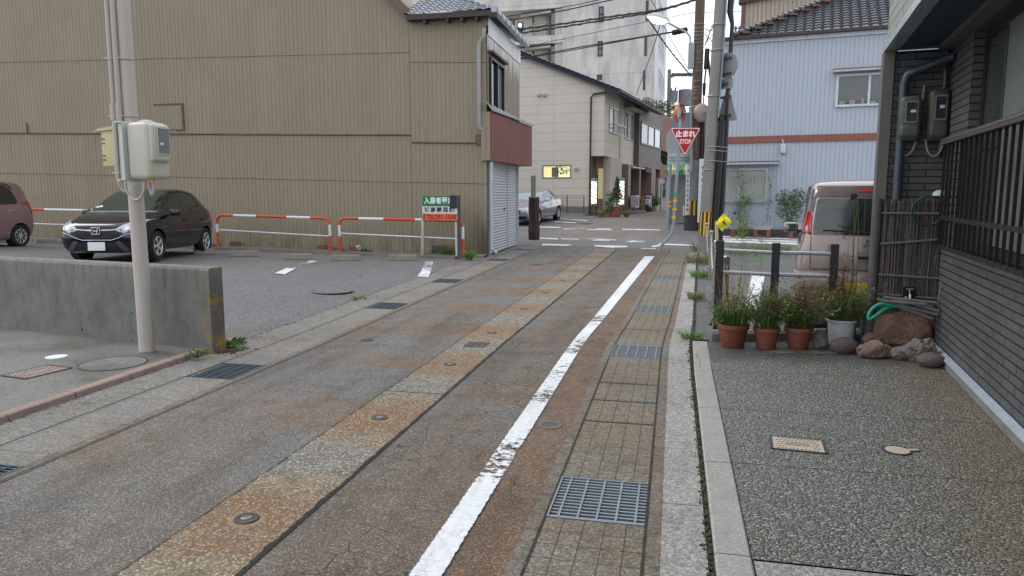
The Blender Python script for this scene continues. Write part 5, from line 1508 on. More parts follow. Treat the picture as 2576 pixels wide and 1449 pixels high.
def white_building():
 W0 = G(1815, 592)
 F = Frame(W0, R(-22)); px = F.px
 g = thing('white_building', 'white corrugated two-storey building with a red-brown band across the crossing', 'building', W0, F.yaw)
 n = NM('white_corrugated'); st = n.noise(n.mapping(n.ob, (5, 5, .3)), 1.0, 6, .75)
 c = n.mix(n.math('MULTIPLY', n.smooth(st, .50, .8), .35), (.43, .485, .565), (.30, .32, .36)); mw = n.done(c, .45)
 xl = px(1800, 350)[0]; xr = 7.8
 z1 = (px(1830, 112)[1] + px(2200, 88)[1]) / 2
 zb1 = px(2000, 340)[1]; zb0 = px(2000, 357)[1]
 m = MB(); corrugated(m, xl, xr, lambda x: .22, lambda x: zb0, .136, .025, .012); corrugated(m, xl, xr, lambda x: zb1, lambda x: z1, .136, .025, .012)
 m.build('cladding', mw, g, fix=False)
 MB().b2(xl + .02, xr, .03, 7, -.3, z1 - .05).build('wall', mw, g)
 MB().b2(xl - .02, xr, -.05, .02, zb0, zb1).build('band', simple('red_brown_band', (.27, .10, .075), .5, 0, .12, 2, streak=.3), g)
 MB().b2(xl, xr, -.03, .03, -.3, .24).build('plinth', simple('dark_plinth', (.11, .10, .085), .8, 0, .3), g)
 m = MB(); m.b2(xl - .05, xr, -.06, .06, z1 - .0, z1 + .13); m.build('top_flashing', simple('white_flashing', (.60, .64, .72), .4, 0, .06, 3, streak=.2), g)
 m = MB(); m.b2(xl - .1, xr, -.22, .1, z1 + .13, z1 + .22); m.build('eave_board', M_DKTRIM, g)
 xl2 = px(1850, 100)[0]
 hx = px(1850, 100); hx2 = px(2212, 12, .0)
 k = .55
 up = Vector((0, 1, k)).normalized()
 z0 = z1 + .2
 def clip(p, x, lv):
  lim = xl2 + (p.y + .2) * 1.0
  if p.x < lim: p = Vector((lim, p.y, p.z))
  return p
 tile_roof(g, (xl2, -.2, z0), (1, 0, 0), up, xr - xl2, 6.0, M_TILE_B, 'roof', clip=clip, pw=.28, pl=.27, amp=.045)
 m = MB(); pts = []
 p0 = Vector((xl2 - .05, -.25, z0 + .06)); p1 = Vector((xl2 + 5.6, 5.4, z0 + .06 + 5.6 * k))
 N_ = 34
 for i in range(N_):
  a = p0.lerp(p1, i / N_); b = p0.lerp(p1, (i + .86) / N_)
  m.tube([a, b], .10, 8, r2=.082)
 m.build('hip_ridge', M_TILE_B, g)
 m = MB(); rg = random.Random(8)
 for i in range(16):
  a = p0.lerp(p1, (i + .5) / 16) + Vector((.24, -.05, -.02)); m.box(a, (.16 + rg.uniform(0, .08), .14, .06), rg.uniform(0, 1))
 m.build('roof_mortar', simple('rusty_mortar', (.24, .12, .07), .9, 0, .4), g)
 m = MB(); m.poly([p0, (xl2 - .05, 6, z0), (xl2 + 5.6, 6, z0 + 5.6 * k), p1]); m.build('roof', M_TILE_B, g)
 x0 = px(2103, 225)[0]; z0w = px(2150, 268)[1]; z1w = px(2150, 186)[1]; x1 = x0 + 1.95
 window(g, x0, x1, z0w, z1w, -.02, simple('white_frame', (.62, .66, .70), .4), [M_GLG, M_GLG], .07, 2, .05, .08)
 MB().b2(x0 - .12, xr, -.30, -.0, z1w + .06, z1w + .13).build('window_hood', simple('pale_hood', (.48, .50, .54), .5), g)
 MB().b2(x0 - .13, xr, -.31, -.0, z1w + .132, z1w + .155).build('window_hood_top', simple('dark_red_metal', (.14, .06, .05), .5), g)
 rg = random.Random(3)
 for k_ in range(5):
  hk = rg.uniform(.06, .26); MB().box((x0 + .2 + k_ * .3, -.045, z0w + .075 + hk / 2), (rg.uniform(.08, .22), .03, hk)).build('paper_stack', simple('beige_paper', (.33, .31, .25), .7, 0, .5, 12), g)
 xa = px(1812, 470)[0] - .3; xb = px(1931, 470)[0]; za = px(1880, 508)[1]; zb = px(1880, 424)[1]
 n = NM('curtained_glass'); cn = n.noise(n.mapping(n.ob, (6, 6, 2.2)), 1, 5, .6, 1.2)
 mcur = n.done(n.mix(cn, (.24, .28, .24), (.52, .56, .50)), .25, spec=.5)
 window(g, xa, xb, za, zb, -.02, MATS['white_frame'], [mcur, mcur], .06, 2, .05, .08)
 m = MB(); z_t, z_b = za + (zb - za) * .80, za + .06
 x = xa
 while x < xb + .12:
  m.b2(x - .009, x + .009, -.26, -.24, za - .05, z_t + .10); x += .115
 for z in (z_t, z_b): m.b2(xa, xb + .18, -.24, -.225, z - .02, z + .02)
 for xx in (xb + .14,):
  m.b2(xx - .02, xx + .02, -.25, .0, z_t - .02, z_t + .02); m.b2(xx - .02, xx + .02, -.25, .0, z_b - .02, z_b + .02); m.b2(xx - .02, xx + .02, -.26, -.235, z_b, z_t)
 m.build('window_bars', simple('grey_bars', (.36, .37, .38), .4, .3), g)
 MB().b2(xa, xb + .35, -.38, .0, zb + .13, zb + .20).build('window_hood', MATS['pale_hood'], g)
 MB().b2(xa, xb + .36, -.39, .0, zb + .202, zb + .232).build('window_hood_top', MATS['dark_red_metal'], g)
 x, z = px(1971, 375); 
 rounded_box(x - .09, x + .09, -.18, -.01, z - .16, z + .16, .05).build('vent_box', simple('white_vent', (.56, .58, .60), .4), g, smooth=True)
 MB().tube([(x, -.04, z + .1), (x - .05, -.04, z + .33)], .02, 6).build('vent_cable', MATS['white_vent'], g)
 return g, F
WB, FW = white_building()
def wbp(u, v, y=-.3): x, z = FW.px(u, v, y); return FW.W(x, y, z)
def planter(u0, u1, v0, v1, label, mat):
 a, b = wbp(u0, v1, -.55), wbp(u1, v1, -.55); top = wbp(u0, v0, -.55)
 h = top.z - a.z; w = (b - a).length; c = (a + b) / 2; gz = tz(c.x, c.y)
 g = thing('planter', label, 'planter', (c.x, c.y, gz), FW.yaw, 'planters along the white building')
 z0 = max(.1, a.z - gz)
 MB().prism([(-w * .44, -.11, z0), (w * .44, -.11, z0), (w / 2, -.14, z0 + h), (-w / 2, -.14, z0 + h)], (0, .26, 0)).build('trough', mat, g)
 MB().b2(-w / 2 - .02, w / 2 + .02, -.16, .14, z0 + h - .04, z0 + h).build('rim', mat, g)
 m = MB()
 for x in (-w * .33, w * .33): m.b2(x - .06, x + .06, -.12, .1, 0, z0 - .002)
 m.build('brick_foot', simple('red_brick', (.23, .085, .06), .8, 0, .3, 12), g)
 return g
M_PL = simple('pale_planter', (.42, .44, .45), .5, 0, .1)
planter(1836, 1880, 566, 577, 'pale trough planter nearest the yellow flag', M_PL)
planter(1893, 1942, 566, 577, 'middle pale trough planter raised on bricks', M_PL)
planter(1983, 2026, 560, 579, 'pale planter holding the leafy shrub beside the van', M_PL)
def wild(name, label, cat, c, rads, n, size, mat, stems=0, kind=None, rz=0, blade=None, bm_=None):
 g = thing(name, label, cat, c, rz); rg = random.Random(hash(label) % 1000 if False else len(label) * 7 + n)
 m = MB()
 for (o, r, k) in rads: leaves(m, o, r, k, size, rg)
 m.build('foliage', mat, g, fix=False)
 if stems:
  m = MB()
  top = max(o[2] + r[2] for (o, r, k) in rads)
  for k in range(stems):
   a = rg.uniform(0, 6.28); x, y = math.cos(a), math.sin(a); rr = rads[0][1][0] * .7
   m.tube([(x * .03, y * .03, 0), (x * rr * .5, y * rr * .5, top * .5), (x * rr, y * rr, top * .95)], .006, 5, r2=.003)
  m.build('stems', simple('stem_brown', (.10, .08, .045), .8), g)
 return g
M_SH = leafmat('shrub_green', (.045, .10, .035), (.12, .20, .07)); M_VN = leafmat('vine_green', (.09, .17, .05), (.20, .30, .10))
p = wbp(1985, 560, -.55); wild('shrub', 'leafy green upright shrub in a pale planter beside the van', 'shrub', (p.x, p.y, p.z - .05), [((0, 0, .50), (.46, .3, .50), 900), ((-.2, 0, .85), (.3, .2, .3), 300), ((.25, 0, .85), (.32, .2, .35), 360)], 5, .075, M_SH, 14)
p = wbp(1850, 575, -.35)
def vine():
 g = thing('climbing_vine', 'straggly green vine climbing the white wall to the barred window', 'vine', (p.x, p.y, p.z)); rg = random.Random(6)
 m = MB()
 path = [(1850, 575), (1852, 555), (1858, 535), (1862, 515), (1872, 500), (1866, 480), (1862, 455), (1858, 430), (1848, 420)]
 path2 = [(1862, 520), (1878, 508), (1886, 500)]
 path3 = [(1930, 560), (1934, 520), (1936, 480), (1938, 450)]
 for pt, w, n_ in ((path[:5], .16, 300), (path[4:], .10, 90), (path2, .07, 60), (path3, .04, 30)):
  for k in range(n_):
   f = rg.random() * (len(pt) - 1); i = int(f); f -= i
   u = pt[i][0] + (pt[i + 1][0] - pt[i][0]) * f; v = pt[i][1] + (pt[i + 1][1] - pt[i][1]) * f
   q = wbp(u, v, -.30) - p + Vector((rg.gauss(0, w), rg.gauss(0, .04), rg.gauss(0, w * .7)))
   leaves(m, q, (.02, .02, .02), 1, .09, rg)
 m.build('leaves', M_VN, g, fix=False)
 m = MB()
 for pt in (path, path2, path3): m.tube([wbp(u, v, -.30) - p for u, v in pt], .007, 5)
 m.build('stem', MATS['stem_brown'], g)
vine()
p = wbp(1868, 580, -.8); wild('weed_shrub', 'yellow-green weedy bush in front of the white building', 'weeds', (p.x, p.y, tz(p.x, p.y)), [((0, 0, .45), (.42, .3, .40), 420), ((0, 0, .9), (.2, .2, .3), 90)], 3, .06, leafmat('yellow_green', (.12, .17, .05), (.28, .30, .10)), 10)
def tan_back():
 F = Frame(FW.W(1.2, 9.0, 0), R(-22)); px = F.px
 g = thing('tan_building', 'tall tan ribbed-sheet building rising behind the black tiled roof', 'building', F.O, F.yaw)
 x0 = px(1872, 60)[0]; zt = px(1900, 8)[1]; sl = .03
 m = MB(); corrugated(m, x0, x0 + 14, lambda x: 0, lambda x: zt + (x - x0) * .10, .18, .04, .03); m.build('cladding', simple('tan_sheet_far', (.42, .36, .29), .6, 0, .06, 2, streak=.2), g, fix=False)
 MB().b2(x0, x0 + 14, .05, 6, 0, zt - .1).build('wall', MATS['tan_sheet_far'], g)
 MB().b2(x0 - .14, x0 - .002, -.10, .1, 0, zt + .05).build('corner_trim', simple('maroon_trim', (.17, .08, .075), .6), g)
 m = MB(); m.prism([(x0 - .25, -.2, zt), (x0 + 14, -.2, zt + 1.4), (x0 + 14, -.2, zt + 1.62), (x0 - .25, -.2, zt + .22)], (0, .5, 0)); m.build('roof', M_DKTRIM, g)
tan_back()
BO = G(1484, 543)
FZ = Frame(BO, R(-22)); FZS = None
M_BEI = siding_mat('beige_siding', (.64, .60, .535), .46, 1.93, .05, .16, (.30, .28, .25))
M_BEI2 = siding_mat('beige_siding_street', (.56, .53, .48), .46, 3.0, .08, .3, (.25, .23, .2))
M_BTRIM = simple('navy_trim', (.05, .055, .085), .45, .1, .1)
def beige_house():
 global FZS
 px = Frame((BO.x, BO.y, 0), FZ.yaw).px; gz = BO.z
 g = thing('barber_house', 'beige panelled house with dark tiled roof and a barber shop on its corner', 'house', BO, FZ.yaw)
 L = px(1290, 400)[0] - 3.5
 xr = px(1520, 300)[0]
 z2 = px(1500, 392)[1] - gz
 za = px(1530, 226)[1] - gz; zl = px(1310, 140)[1] - gz; xl = px(1310, 140)[0]; xe = px(1530, 226)[0]
 sl = (za - zl) / (xe - xl)
 zt = lambda x: za + sl * (x - xe)
 D = 11.0
 wx0, wx1 = px(1364, 433)[0], px(1437, 433)[0]; wz0 = px(1400, 449)[1] - gz; wz1 = px(1400, 415)[1] - gz
 m = MB(); wall_holes(m, L, 0, .45, z2 - .001, [(wx0, wx1, wz0, wz1)], 0, .15)
 m.poly([(L, 0, z2), (xr, 0, z2), (xr, 0, zt(xr)), (L, 0, zt(L))])
 m.quad((xr, 0, z2), (xr, 3.1, z2), (xr, 3.1, zt(xr)), (xr, 0, zt(xr)))
 m.quad((0, 0, z2), (xr, 0, z2), (xr, 3.1, z2), (0, 3.1, z2))
 m.build('wall', M_BEI, g, fix=False)
 MB().b2(L, 0, .16, D, .0, z2 - .01).build('inner_wall', simple('beige_inner', (.30, .28, .24), .7), g)
 MB().b2(L, 0.0, -.02, .16, -.4, .45).build('plinth', simple('grey_plinth', (.22, .21, .20), .85, 0, .25), g)
 wf = window(g, wx0, wx1, wz0, wz1, .05, simple('brown_grey_frame', (.22, .20, .18), .5), [emit('lit_room_a', (.80, .70, .36), .45), emit('lit_room_b', (.78, .74, .42), .45)], .06, 2, .06, .05)
 m = MB(); m.b2(wx0 + .5, wx0 + .85, .03, .045, wz0 + .08, wz1 - .12); m.build('hanging_coat', simple('grey_cloth', (.16, .18, .15), .9), wf)
 m = MB(); leaves(m, (wx1 - .5, .03, (wz0 + wz1) / 2 + .1), (.42, .01, .25), 60, .12); m.build('pot_plant', simple('window_plant', (.08, .14, .05), .7), wf, fix=False)
 m = MB()
 for u, v in ((1357, 238), (1371, 238), (1450, 425)):
  x, z = px(u, v); m = MB(); rounded_box(x - .09, x + .09, -.12, -.0, z - gz - .10, z - gz + .10, .04).build('vent_cap', simple('steel_vent', (.50, .51, .52), .35, .5), g, smooth=True)
 m = MB()
 def rp(x, y, dz): return (x, y, zt(x) + dz)
 m.prism([rp(L, -.28, -.02), rp(xe + .55, -.28, -.02), rp(xe + .55, -.28, .20), rp(L, -.28, .20)], (0, .12, 0)); m.build('barge_board', M_BTRIM, g)
 ax = Vector((0, 1, 0)); up = Vector((-1, 0, -sl)).normalized()
 if up.z < 0: up = -up
 tile_roof(g, Vector((xe + .60, -.30, zt(xe + .6) + .22)), ax, up, D, 13, M_TILE_R if False else M_TILE_B, 'roof', pw=.30, pl=.27, amp=.04)
 m = MB(); m.prism([(xe + .58, -.28, zt(xe + .58) + .02), (xe + .58, -.28, zt(xe + .58) + .2), (L, -.28, zt(L) + .2), (L, -.28, zt(L) + .02)], (0, D, 0)); m.build('roof_deck', M_BTRIM, g)
 MB().tube([(xe + .66, -.3, zt(xe + .6) + .12), (xe + .66, D - .3, zt(xe + .6) + .12)], .06, 8).build('roof_gutter', M_DKTRIM, g)
 x1, z1 = px(1487, 240, -.08); x2, _ = px(1484, 530, -.08)
 xg, zg = px(1525, 232, -.1)
 MB().tube([(xg, -.12, zg - gz), (x1 + .12, -.10, z1 - gz + .05), (x1, -.08, z1 - gz - .1), (x1, -.08, .1)], .045, 8).build('downpipe', simple('black_pipe', (.03, .025, .025), .4), g, smooth=True)
 MB().b2(.0, xr * .62, 1.0, 3.4, .0, z2 - .02).build('shop_wall', simple('pink_brown_tile', (.40, .26, .22), .7, 0, .15, 12), g)
 MB().b2(xr * .62 + .01, xr + .1, 1.02, 3.4, .0, z2 - .02).build('shop_wall', simple('pale_shop_wall', (.50, .47, .42), .7, 0, .12, 3, streak=.2), g)
 MB().b2(-.02, .0, .0, 1.0, .0, z2 - .02).build('shop_return', simple('pink_brown_tile', (.3, .19, .16)), g)
 fx = lambda u, v: (px(u, v, .95)[0], px(u, v, .95)[1] - gz)
 a, b = fx(1493, 522), fx(1504, 440)
 d = MB().b2(a[0], b[0], .90, .99, .0, b[1]).build('shop_door', simple('grey_brown_door', (.17, .14, .12), .5), g)
 MB().b2(a[0] + .08, b[0] - .08, .88, .905, .9, b[1] - .5).build('door_glass', M_GLG, d)
 a, b = fx(1505, 500), fx(1519, 424)
 MB().b2(a[0], b[0], .88, .985, a[1], b[1]).build('shop_window', emit('lit_shop_glass', (.50, .48, .27), .25), g)
 m = MB(); m.b2(b[0] + .01, b[0] + .10, .80, .99, 0, z2 - .03); m.build('shop_pillar', simple('pale_pillar', (.42, .40, .36), .6), g)
 S = bpy.data.objects.new('hold', None)
 FZS = Frame(FZ.W(xr, 0, 0), FZ.yaw + math.pi / 2); FZS.O.z = 0
 F2 = Frame(FZ.W(xr - .32, 0, 0), FZ.yaw + math.pi / 2); F2.O.z = 0
 sx = lambda u, v: FZS.px(u, v, .0)
 s2x = lambda u, v: F2.px(u, v, .0)
 xe2 = s2x(1607, 330)[0]
 m = MB(); wall_holes(m, 3.1, min(xe2, D), 2.75, zt(xr) + .1, [], .32, .1); m.build('wall', M_BEI2, S)
 m = MB(); wall_holes(m, 3.1, min(xe2, D), 0, 2.72, [], .55, .1); m.build('wall', simple('pale_lower_wall', (.36, .34, .30), .8, 0, .15, 2, streak=.3), S)
 m = MB(); m.b2(3.05, D, .2, .55, 2.70, 2.76); m.build('jetty_edge', simple('grey_edge', (.2, .19, .18), .6), S)
 xe2 = min(xe2, D)
 def sr(u0, v0, u1, v1, F=FZS):
  x0 = F.px(u0, (v0 + v1) / 2)[0]; x1 = F.px(u1, (v0 + v1) / 2)[0]
  z0 = F.px((u0 + u1) / 2, v1)[1] - gz; z1 = F.px((u0 + u1) / 2, v0)[1] - gz
  return x0, x1, z0, z1
 r_ = sr(1532, 272, 1555, 336); window(S, *r_, .0, M_ALU, [M_GLG, M_GLD], .06, 2, .05, .05)
 r2 = sr(1530, 320, 1560, 336); m = MB()
 m.b2(r_[0] - .05, r_[1] + .2, -.42, -.38, r_[2] + .35, r_[2] + .40); m.b2(r_[0] - .05, r_[1] + .2, -.42, -.38, r_[2] - .10, r_[2] - .06)
 for k in range(9): m.b2(r_[0] + k * .2, r_[0] + k * .2 + .02, -.41, -.39, r_[2] - .08, r_[2] + .37)
 m.b2(r_[0] - .05, r_[0] - .01, -.42, 0, r_[2] + .35, r_[2] + .4); m.b2(r_[1] + .16, r_[1] + .2, -.42, 0, r_[2] + .35, r_[2] + .4)
 m.build('window_rail', M_ALU, S)
 r_ = sr(1571, 284, 1594, 352, F2); r_ = (max(r_[0], 3.3), r_[1], r_[2], r_[3])
 window(S, *r_, .32, M_ALU, [M_GLL, M_GLG], .06, 3, .05, .05)
 MB().b2(r_[0] - .15, r_[1] + .4, -.2, .32, r_[3] + .12, r_[3] + .22).build('window_hood', simple('cream_hood', (.50, .47, .40), .6), S)
 MB().b2(4.3, 4.9, -.25, .55, 0, 2.68).build('shop_pillar', simple('grey_tile_pillar', (.20, .18, .165), .5, 0, .15, 9), S)
 window(S, 5.3, 7.6, .95, 2.3, .50, M_ALU, [M_GLG, M_GLL], .07, 2, .05, .05)
 MB().b2(5.0, 8.2, -.35, .55, 2.52, 2.60).build('shop_hood', MATS['cream_hood'], S)
 MB().tube([(3.08, -.05, zt(xr) - .3), (3.08, -.05, 2.9), (3.2, -.02, 2.6)], .03, 8).build('conduit', MATS['pale_pillar'], S)
 absorb(S, g, math.pi / 2, (xr, 0, 0))
 return g, xr
BZ, BZX = beige_house()
def fz(x, y, z): 
 p = FZ.W(x, y, z); return p
def barber(u0, v0, u1, v1, Y, label):
 p0 = P((u0 + u1) / 2, v1, Y); p1 = P((u0 + u1) / 2, v0, Y); h = p1.z - p0.z; r = .13
 gz = tz(p0.x, p0.y)
 g = thing('barber_pole', label, 'barber pole', (p0.x, p0.y, gz), 0, 'lit striped barber poles')
 n = NM('lit_stripes' + label[:4]); sx = n.sep(n.uv)
 f = n.math('FRACT', n.math('ADD', n.math('MULTIPLY', sx[1], 2.6), n.math('MULTIPLY', sx[0], 1.0)))
 c = n.ramp(f, [(0, (.95, .88, .72)), (.42, (.95, .88, .72)), (.43, (.05, .30, .45)), (.60, (.05, .30, .45)), (.61, (.95, .88, .72)), (.80, (.95, .88, .72)), (.81, (.75, .28, .10)), (.97, (.75, .28, .10)), (1, (.95, .88, .72))], 'CONSTANT')
 n.put(n.b.inputs['Emission Color'], c); n.b.inputs['Emission Strength'].default_value = 1.1
 mt = n.done(c, .3)
 m = MB(); N_ = 20; rows = []; uv = []
 for z in (0, h):
  rows.append([(r * math.cos(k / N_ * 6.2832), r * math.sin(k / N_ * 6.2832), p0.z - gz + z) for k in range(N_ + 1)]); uv.append([(k / N_, z) for k in range(N_ + 1)])
 m.grid(rows, uv); m.build('striped_tube', mt, g, smooth=True, fix=False)
 m = MB(); z0 = p0.z - gz
 m.lathe([(r + .02, z0 - .10), (r + .02, z0), (r, z0 + .001)], (0, 0, 0), 20); m.lathe([(r + .02, z0 + h), (r + .02, z0 + h + .08), (.05, z0 + h + .15)], (0, 0, 0), 20)
 m.build('cap', simple('steel_cap', (.3, .3, .3), .3, .6), g, smooth=30)
 m = MB(); m.tube([(0, 0, 0), (0, 0, z0 - .09)], .03, 8); m.lathe([(.18, 0), (.17, .03), (.03, .04)], (0, 0, 0), 14); m.build('stand', MATS['steel_cap'], g)
barber(1490, 456, 1498, 512, 35.2, 'narrow lit striped barber pole just right of the red post')
barber(1557, 455, 1569, 514, 36.8, 'brighter lit barber pole behind the conifer pot')
p = G(1487, 541); g = thing('red_post', 'short bright red flexible post at the beige house corner', 'post', p + Vector((0, -.3, 0)))
h = 1.02
MB().lathe([(.14, 0), (.13, .05), (.06, .07), (.055, h), (.02, h + .02)], (0, 0, 0), 14).build('post', simple('bright_red', (.70, .05, .04), .4), g, smooth=30)
def mesh_fence():
 px = lambda u, v: Frame((BO.x, BO.y, 0), FZ.yaw).px(u, v, -.9)
 x1 = px(1469, 490)[0]; x0 = px(1385, 490)[0]; z1 = px(1430, 492)[1]; z0 = px(1430, 531)[1]; c = FZ.W(x0, -.9, 0); c.z = tz(c.x, c.y)
 g = thing('mesh_fence', 'thin brown wire mesh fence behind the silver sedan', 'fence', c, FZ.yaw); mt = simple('brown_wire', (.10, .085, .075), .5)
 w = x1 - x0; z1 -= c.z; z0 -= c.z; m = MB()
 for k in range(int(w / .11)): m.b2(k * .11, k * .11 + .008, -.004, .004, z0, z1)
 for k in range(7): m.b2(0, w, -.006, .0, z0 + (z1 - z0) * k / 6, z0 + (z1 - z0) * k / 6 + .010)
 m.build('mesh', mt, g)
 for x in (0, w / 2, w): MB().tube([(x, 0, -.1), (x, 0, z1 + .03)], .028, 8).build('post', mt, g)
 MB().b2(-1.5, w + .1, -.08, .1, -.2, z0 - .12).build('footing', simple('pale_footing', (.30, .29, .28), .85), g)
mesh_fence()
def row_building(name, label, u0, u1, vt, mat, depth=8, back=.0, extra=None, ztop=None):
 F = Frame(FZS.O + FZS.ey * back, FZS.yaw)
 x0 = F.px(u0, 400)[0]; x1 = F.px(u1, 400)[0]
 c = F.W(x0, 0, 0); c.z = tz(c.x, c.y)
 g = thing(name, label, 'building', c, F.yaw)
 Fl = Frame((c.x, c.y, 0), F.yaw); zt = Fl.px(u0, vt)[1] - c.z; Fl.gz = c.z
 return g, Fl, x1 - x0, zt
def dark_brick_house():
 g, F, w, zt = row_building('grey_tile_house', 'grey-brown tiled building with pale blue strip windows up the far street', 1607, 1662, 250, None)
 gz = F.gz
 zt = F.px(1636, 272)[1] - gz
 mt = tile_wall_mat('grey_brown_tiles', (.165, .135, .125), (.11, .095, .09), .12, .06, .5, .3, .006)
 MB().b2(0, w, 0, 8, 2.7, zt).build('wall', mt, g)
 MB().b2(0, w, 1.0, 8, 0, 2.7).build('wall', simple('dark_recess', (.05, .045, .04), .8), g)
 m = MB(); m.b2(-.05, w + .05, -.06, 8, zt, zt + .14); m.build('parapet', simple('grey_coping', (.16, .15, .16), .6), g)
 z0 = F.px(1630, 368)[1] - gz; z1 = F.px(1630, 312)[1] - gz
 z0, z1 = sorted((z0, z1)); 
 window(g, w * .05, w * .95, z0, z1, -.02, simple('navy_frame', (.03, .035, .05), .4), [simple('sky_glass', (.42, .50, .56), .12, 0, .1, 1, spec=.9)], .10, 3, .04, .05)
 for x, ww in ((.2, .4), (w * .55, w * .2)): MB().b2(x, x + ww, -.02, 1.0, 0, 2.7).build('pier', simple('pink_grey_pier', (.24, .17, .165), .7, 0, .15, 6), g)
 x, z = F.px(1625, 425); 
 text('BIotc', .42, simple('dark_letters', (.05, .045, .045), .5), g, (w * .42, -.03, z - gz), (math.pi / 2, 0, 0), .02, name='lettering') if False else None
 m = MB(); rg = random.Random(1)
 for k in range(6): m.b2(w * .30 + k * .28, w * .30 + k * .28 + .16, -.03, .0, z - gz - .2, z - gz - .2 + rg.uniform(.2, .38))
 m.build('sign_letters', simple('dark_letters', (.05, .045, .045), .5), g)
dark_brick_house()
def brown_block():
 g, F, w, zt = row_building('brown_block', 'pinkish brown block with an open balcony behind the grey tiled building', 1662, 1690, 280, None)
 gz = F.gz; zt = F.px(1672, 288)[1] - gz
 mt = simple('brown_render', (.235, .135, .105), .8, 0, .12, 2)
 MB().b2(0, w, 0, 8, zt * .62, zt).build('wall', mt, g); MB().b2(0, w, .02, 8, 2.2, 3.1).build('wall', mt, g)
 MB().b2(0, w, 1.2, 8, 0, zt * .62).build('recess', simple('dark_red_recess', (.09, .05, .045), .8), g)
 MB().b2(0, w * .5, .3, 1.2, 3.1, zt * .5).build('balcony', simple('pale_balcony', (.40, .38, .36), .7), g)
 MB().b2(0, w * .5, .1, 1.2, 0, 2.2).build('pier', simple('pale_pier', (.33, .32, .31), .7), g)
brown_block()
def far_house():
 p = P(1720, 400, 88); g = thing('far_house', 'slate-blue roofed house far up the street behind the mirrors', 'house', (p.x, p.y, .47), R(-14))
 MB().b2(-3.5, 5, 0, 8, 0, 7.2).build('wall', simple('far_grey_wall', (.17, .175, .19), .7), g)
 m = MB(); m.prism([(-4, -.6, 7.1), (5.5, -.6, 7.1), (4.0, 3.5, 9.6), (-2.5, 3.5, 9.6)], (0, 0, .2)); m.build('roof', simple('slate_roof', (.10, .12, .15), .5), g)
 for x in (-2.3, .6): window(g, x, x + 1.9, 3.6, 5.2, -.0, M_WHT, [M_GLG], .08, 2)
far_house()
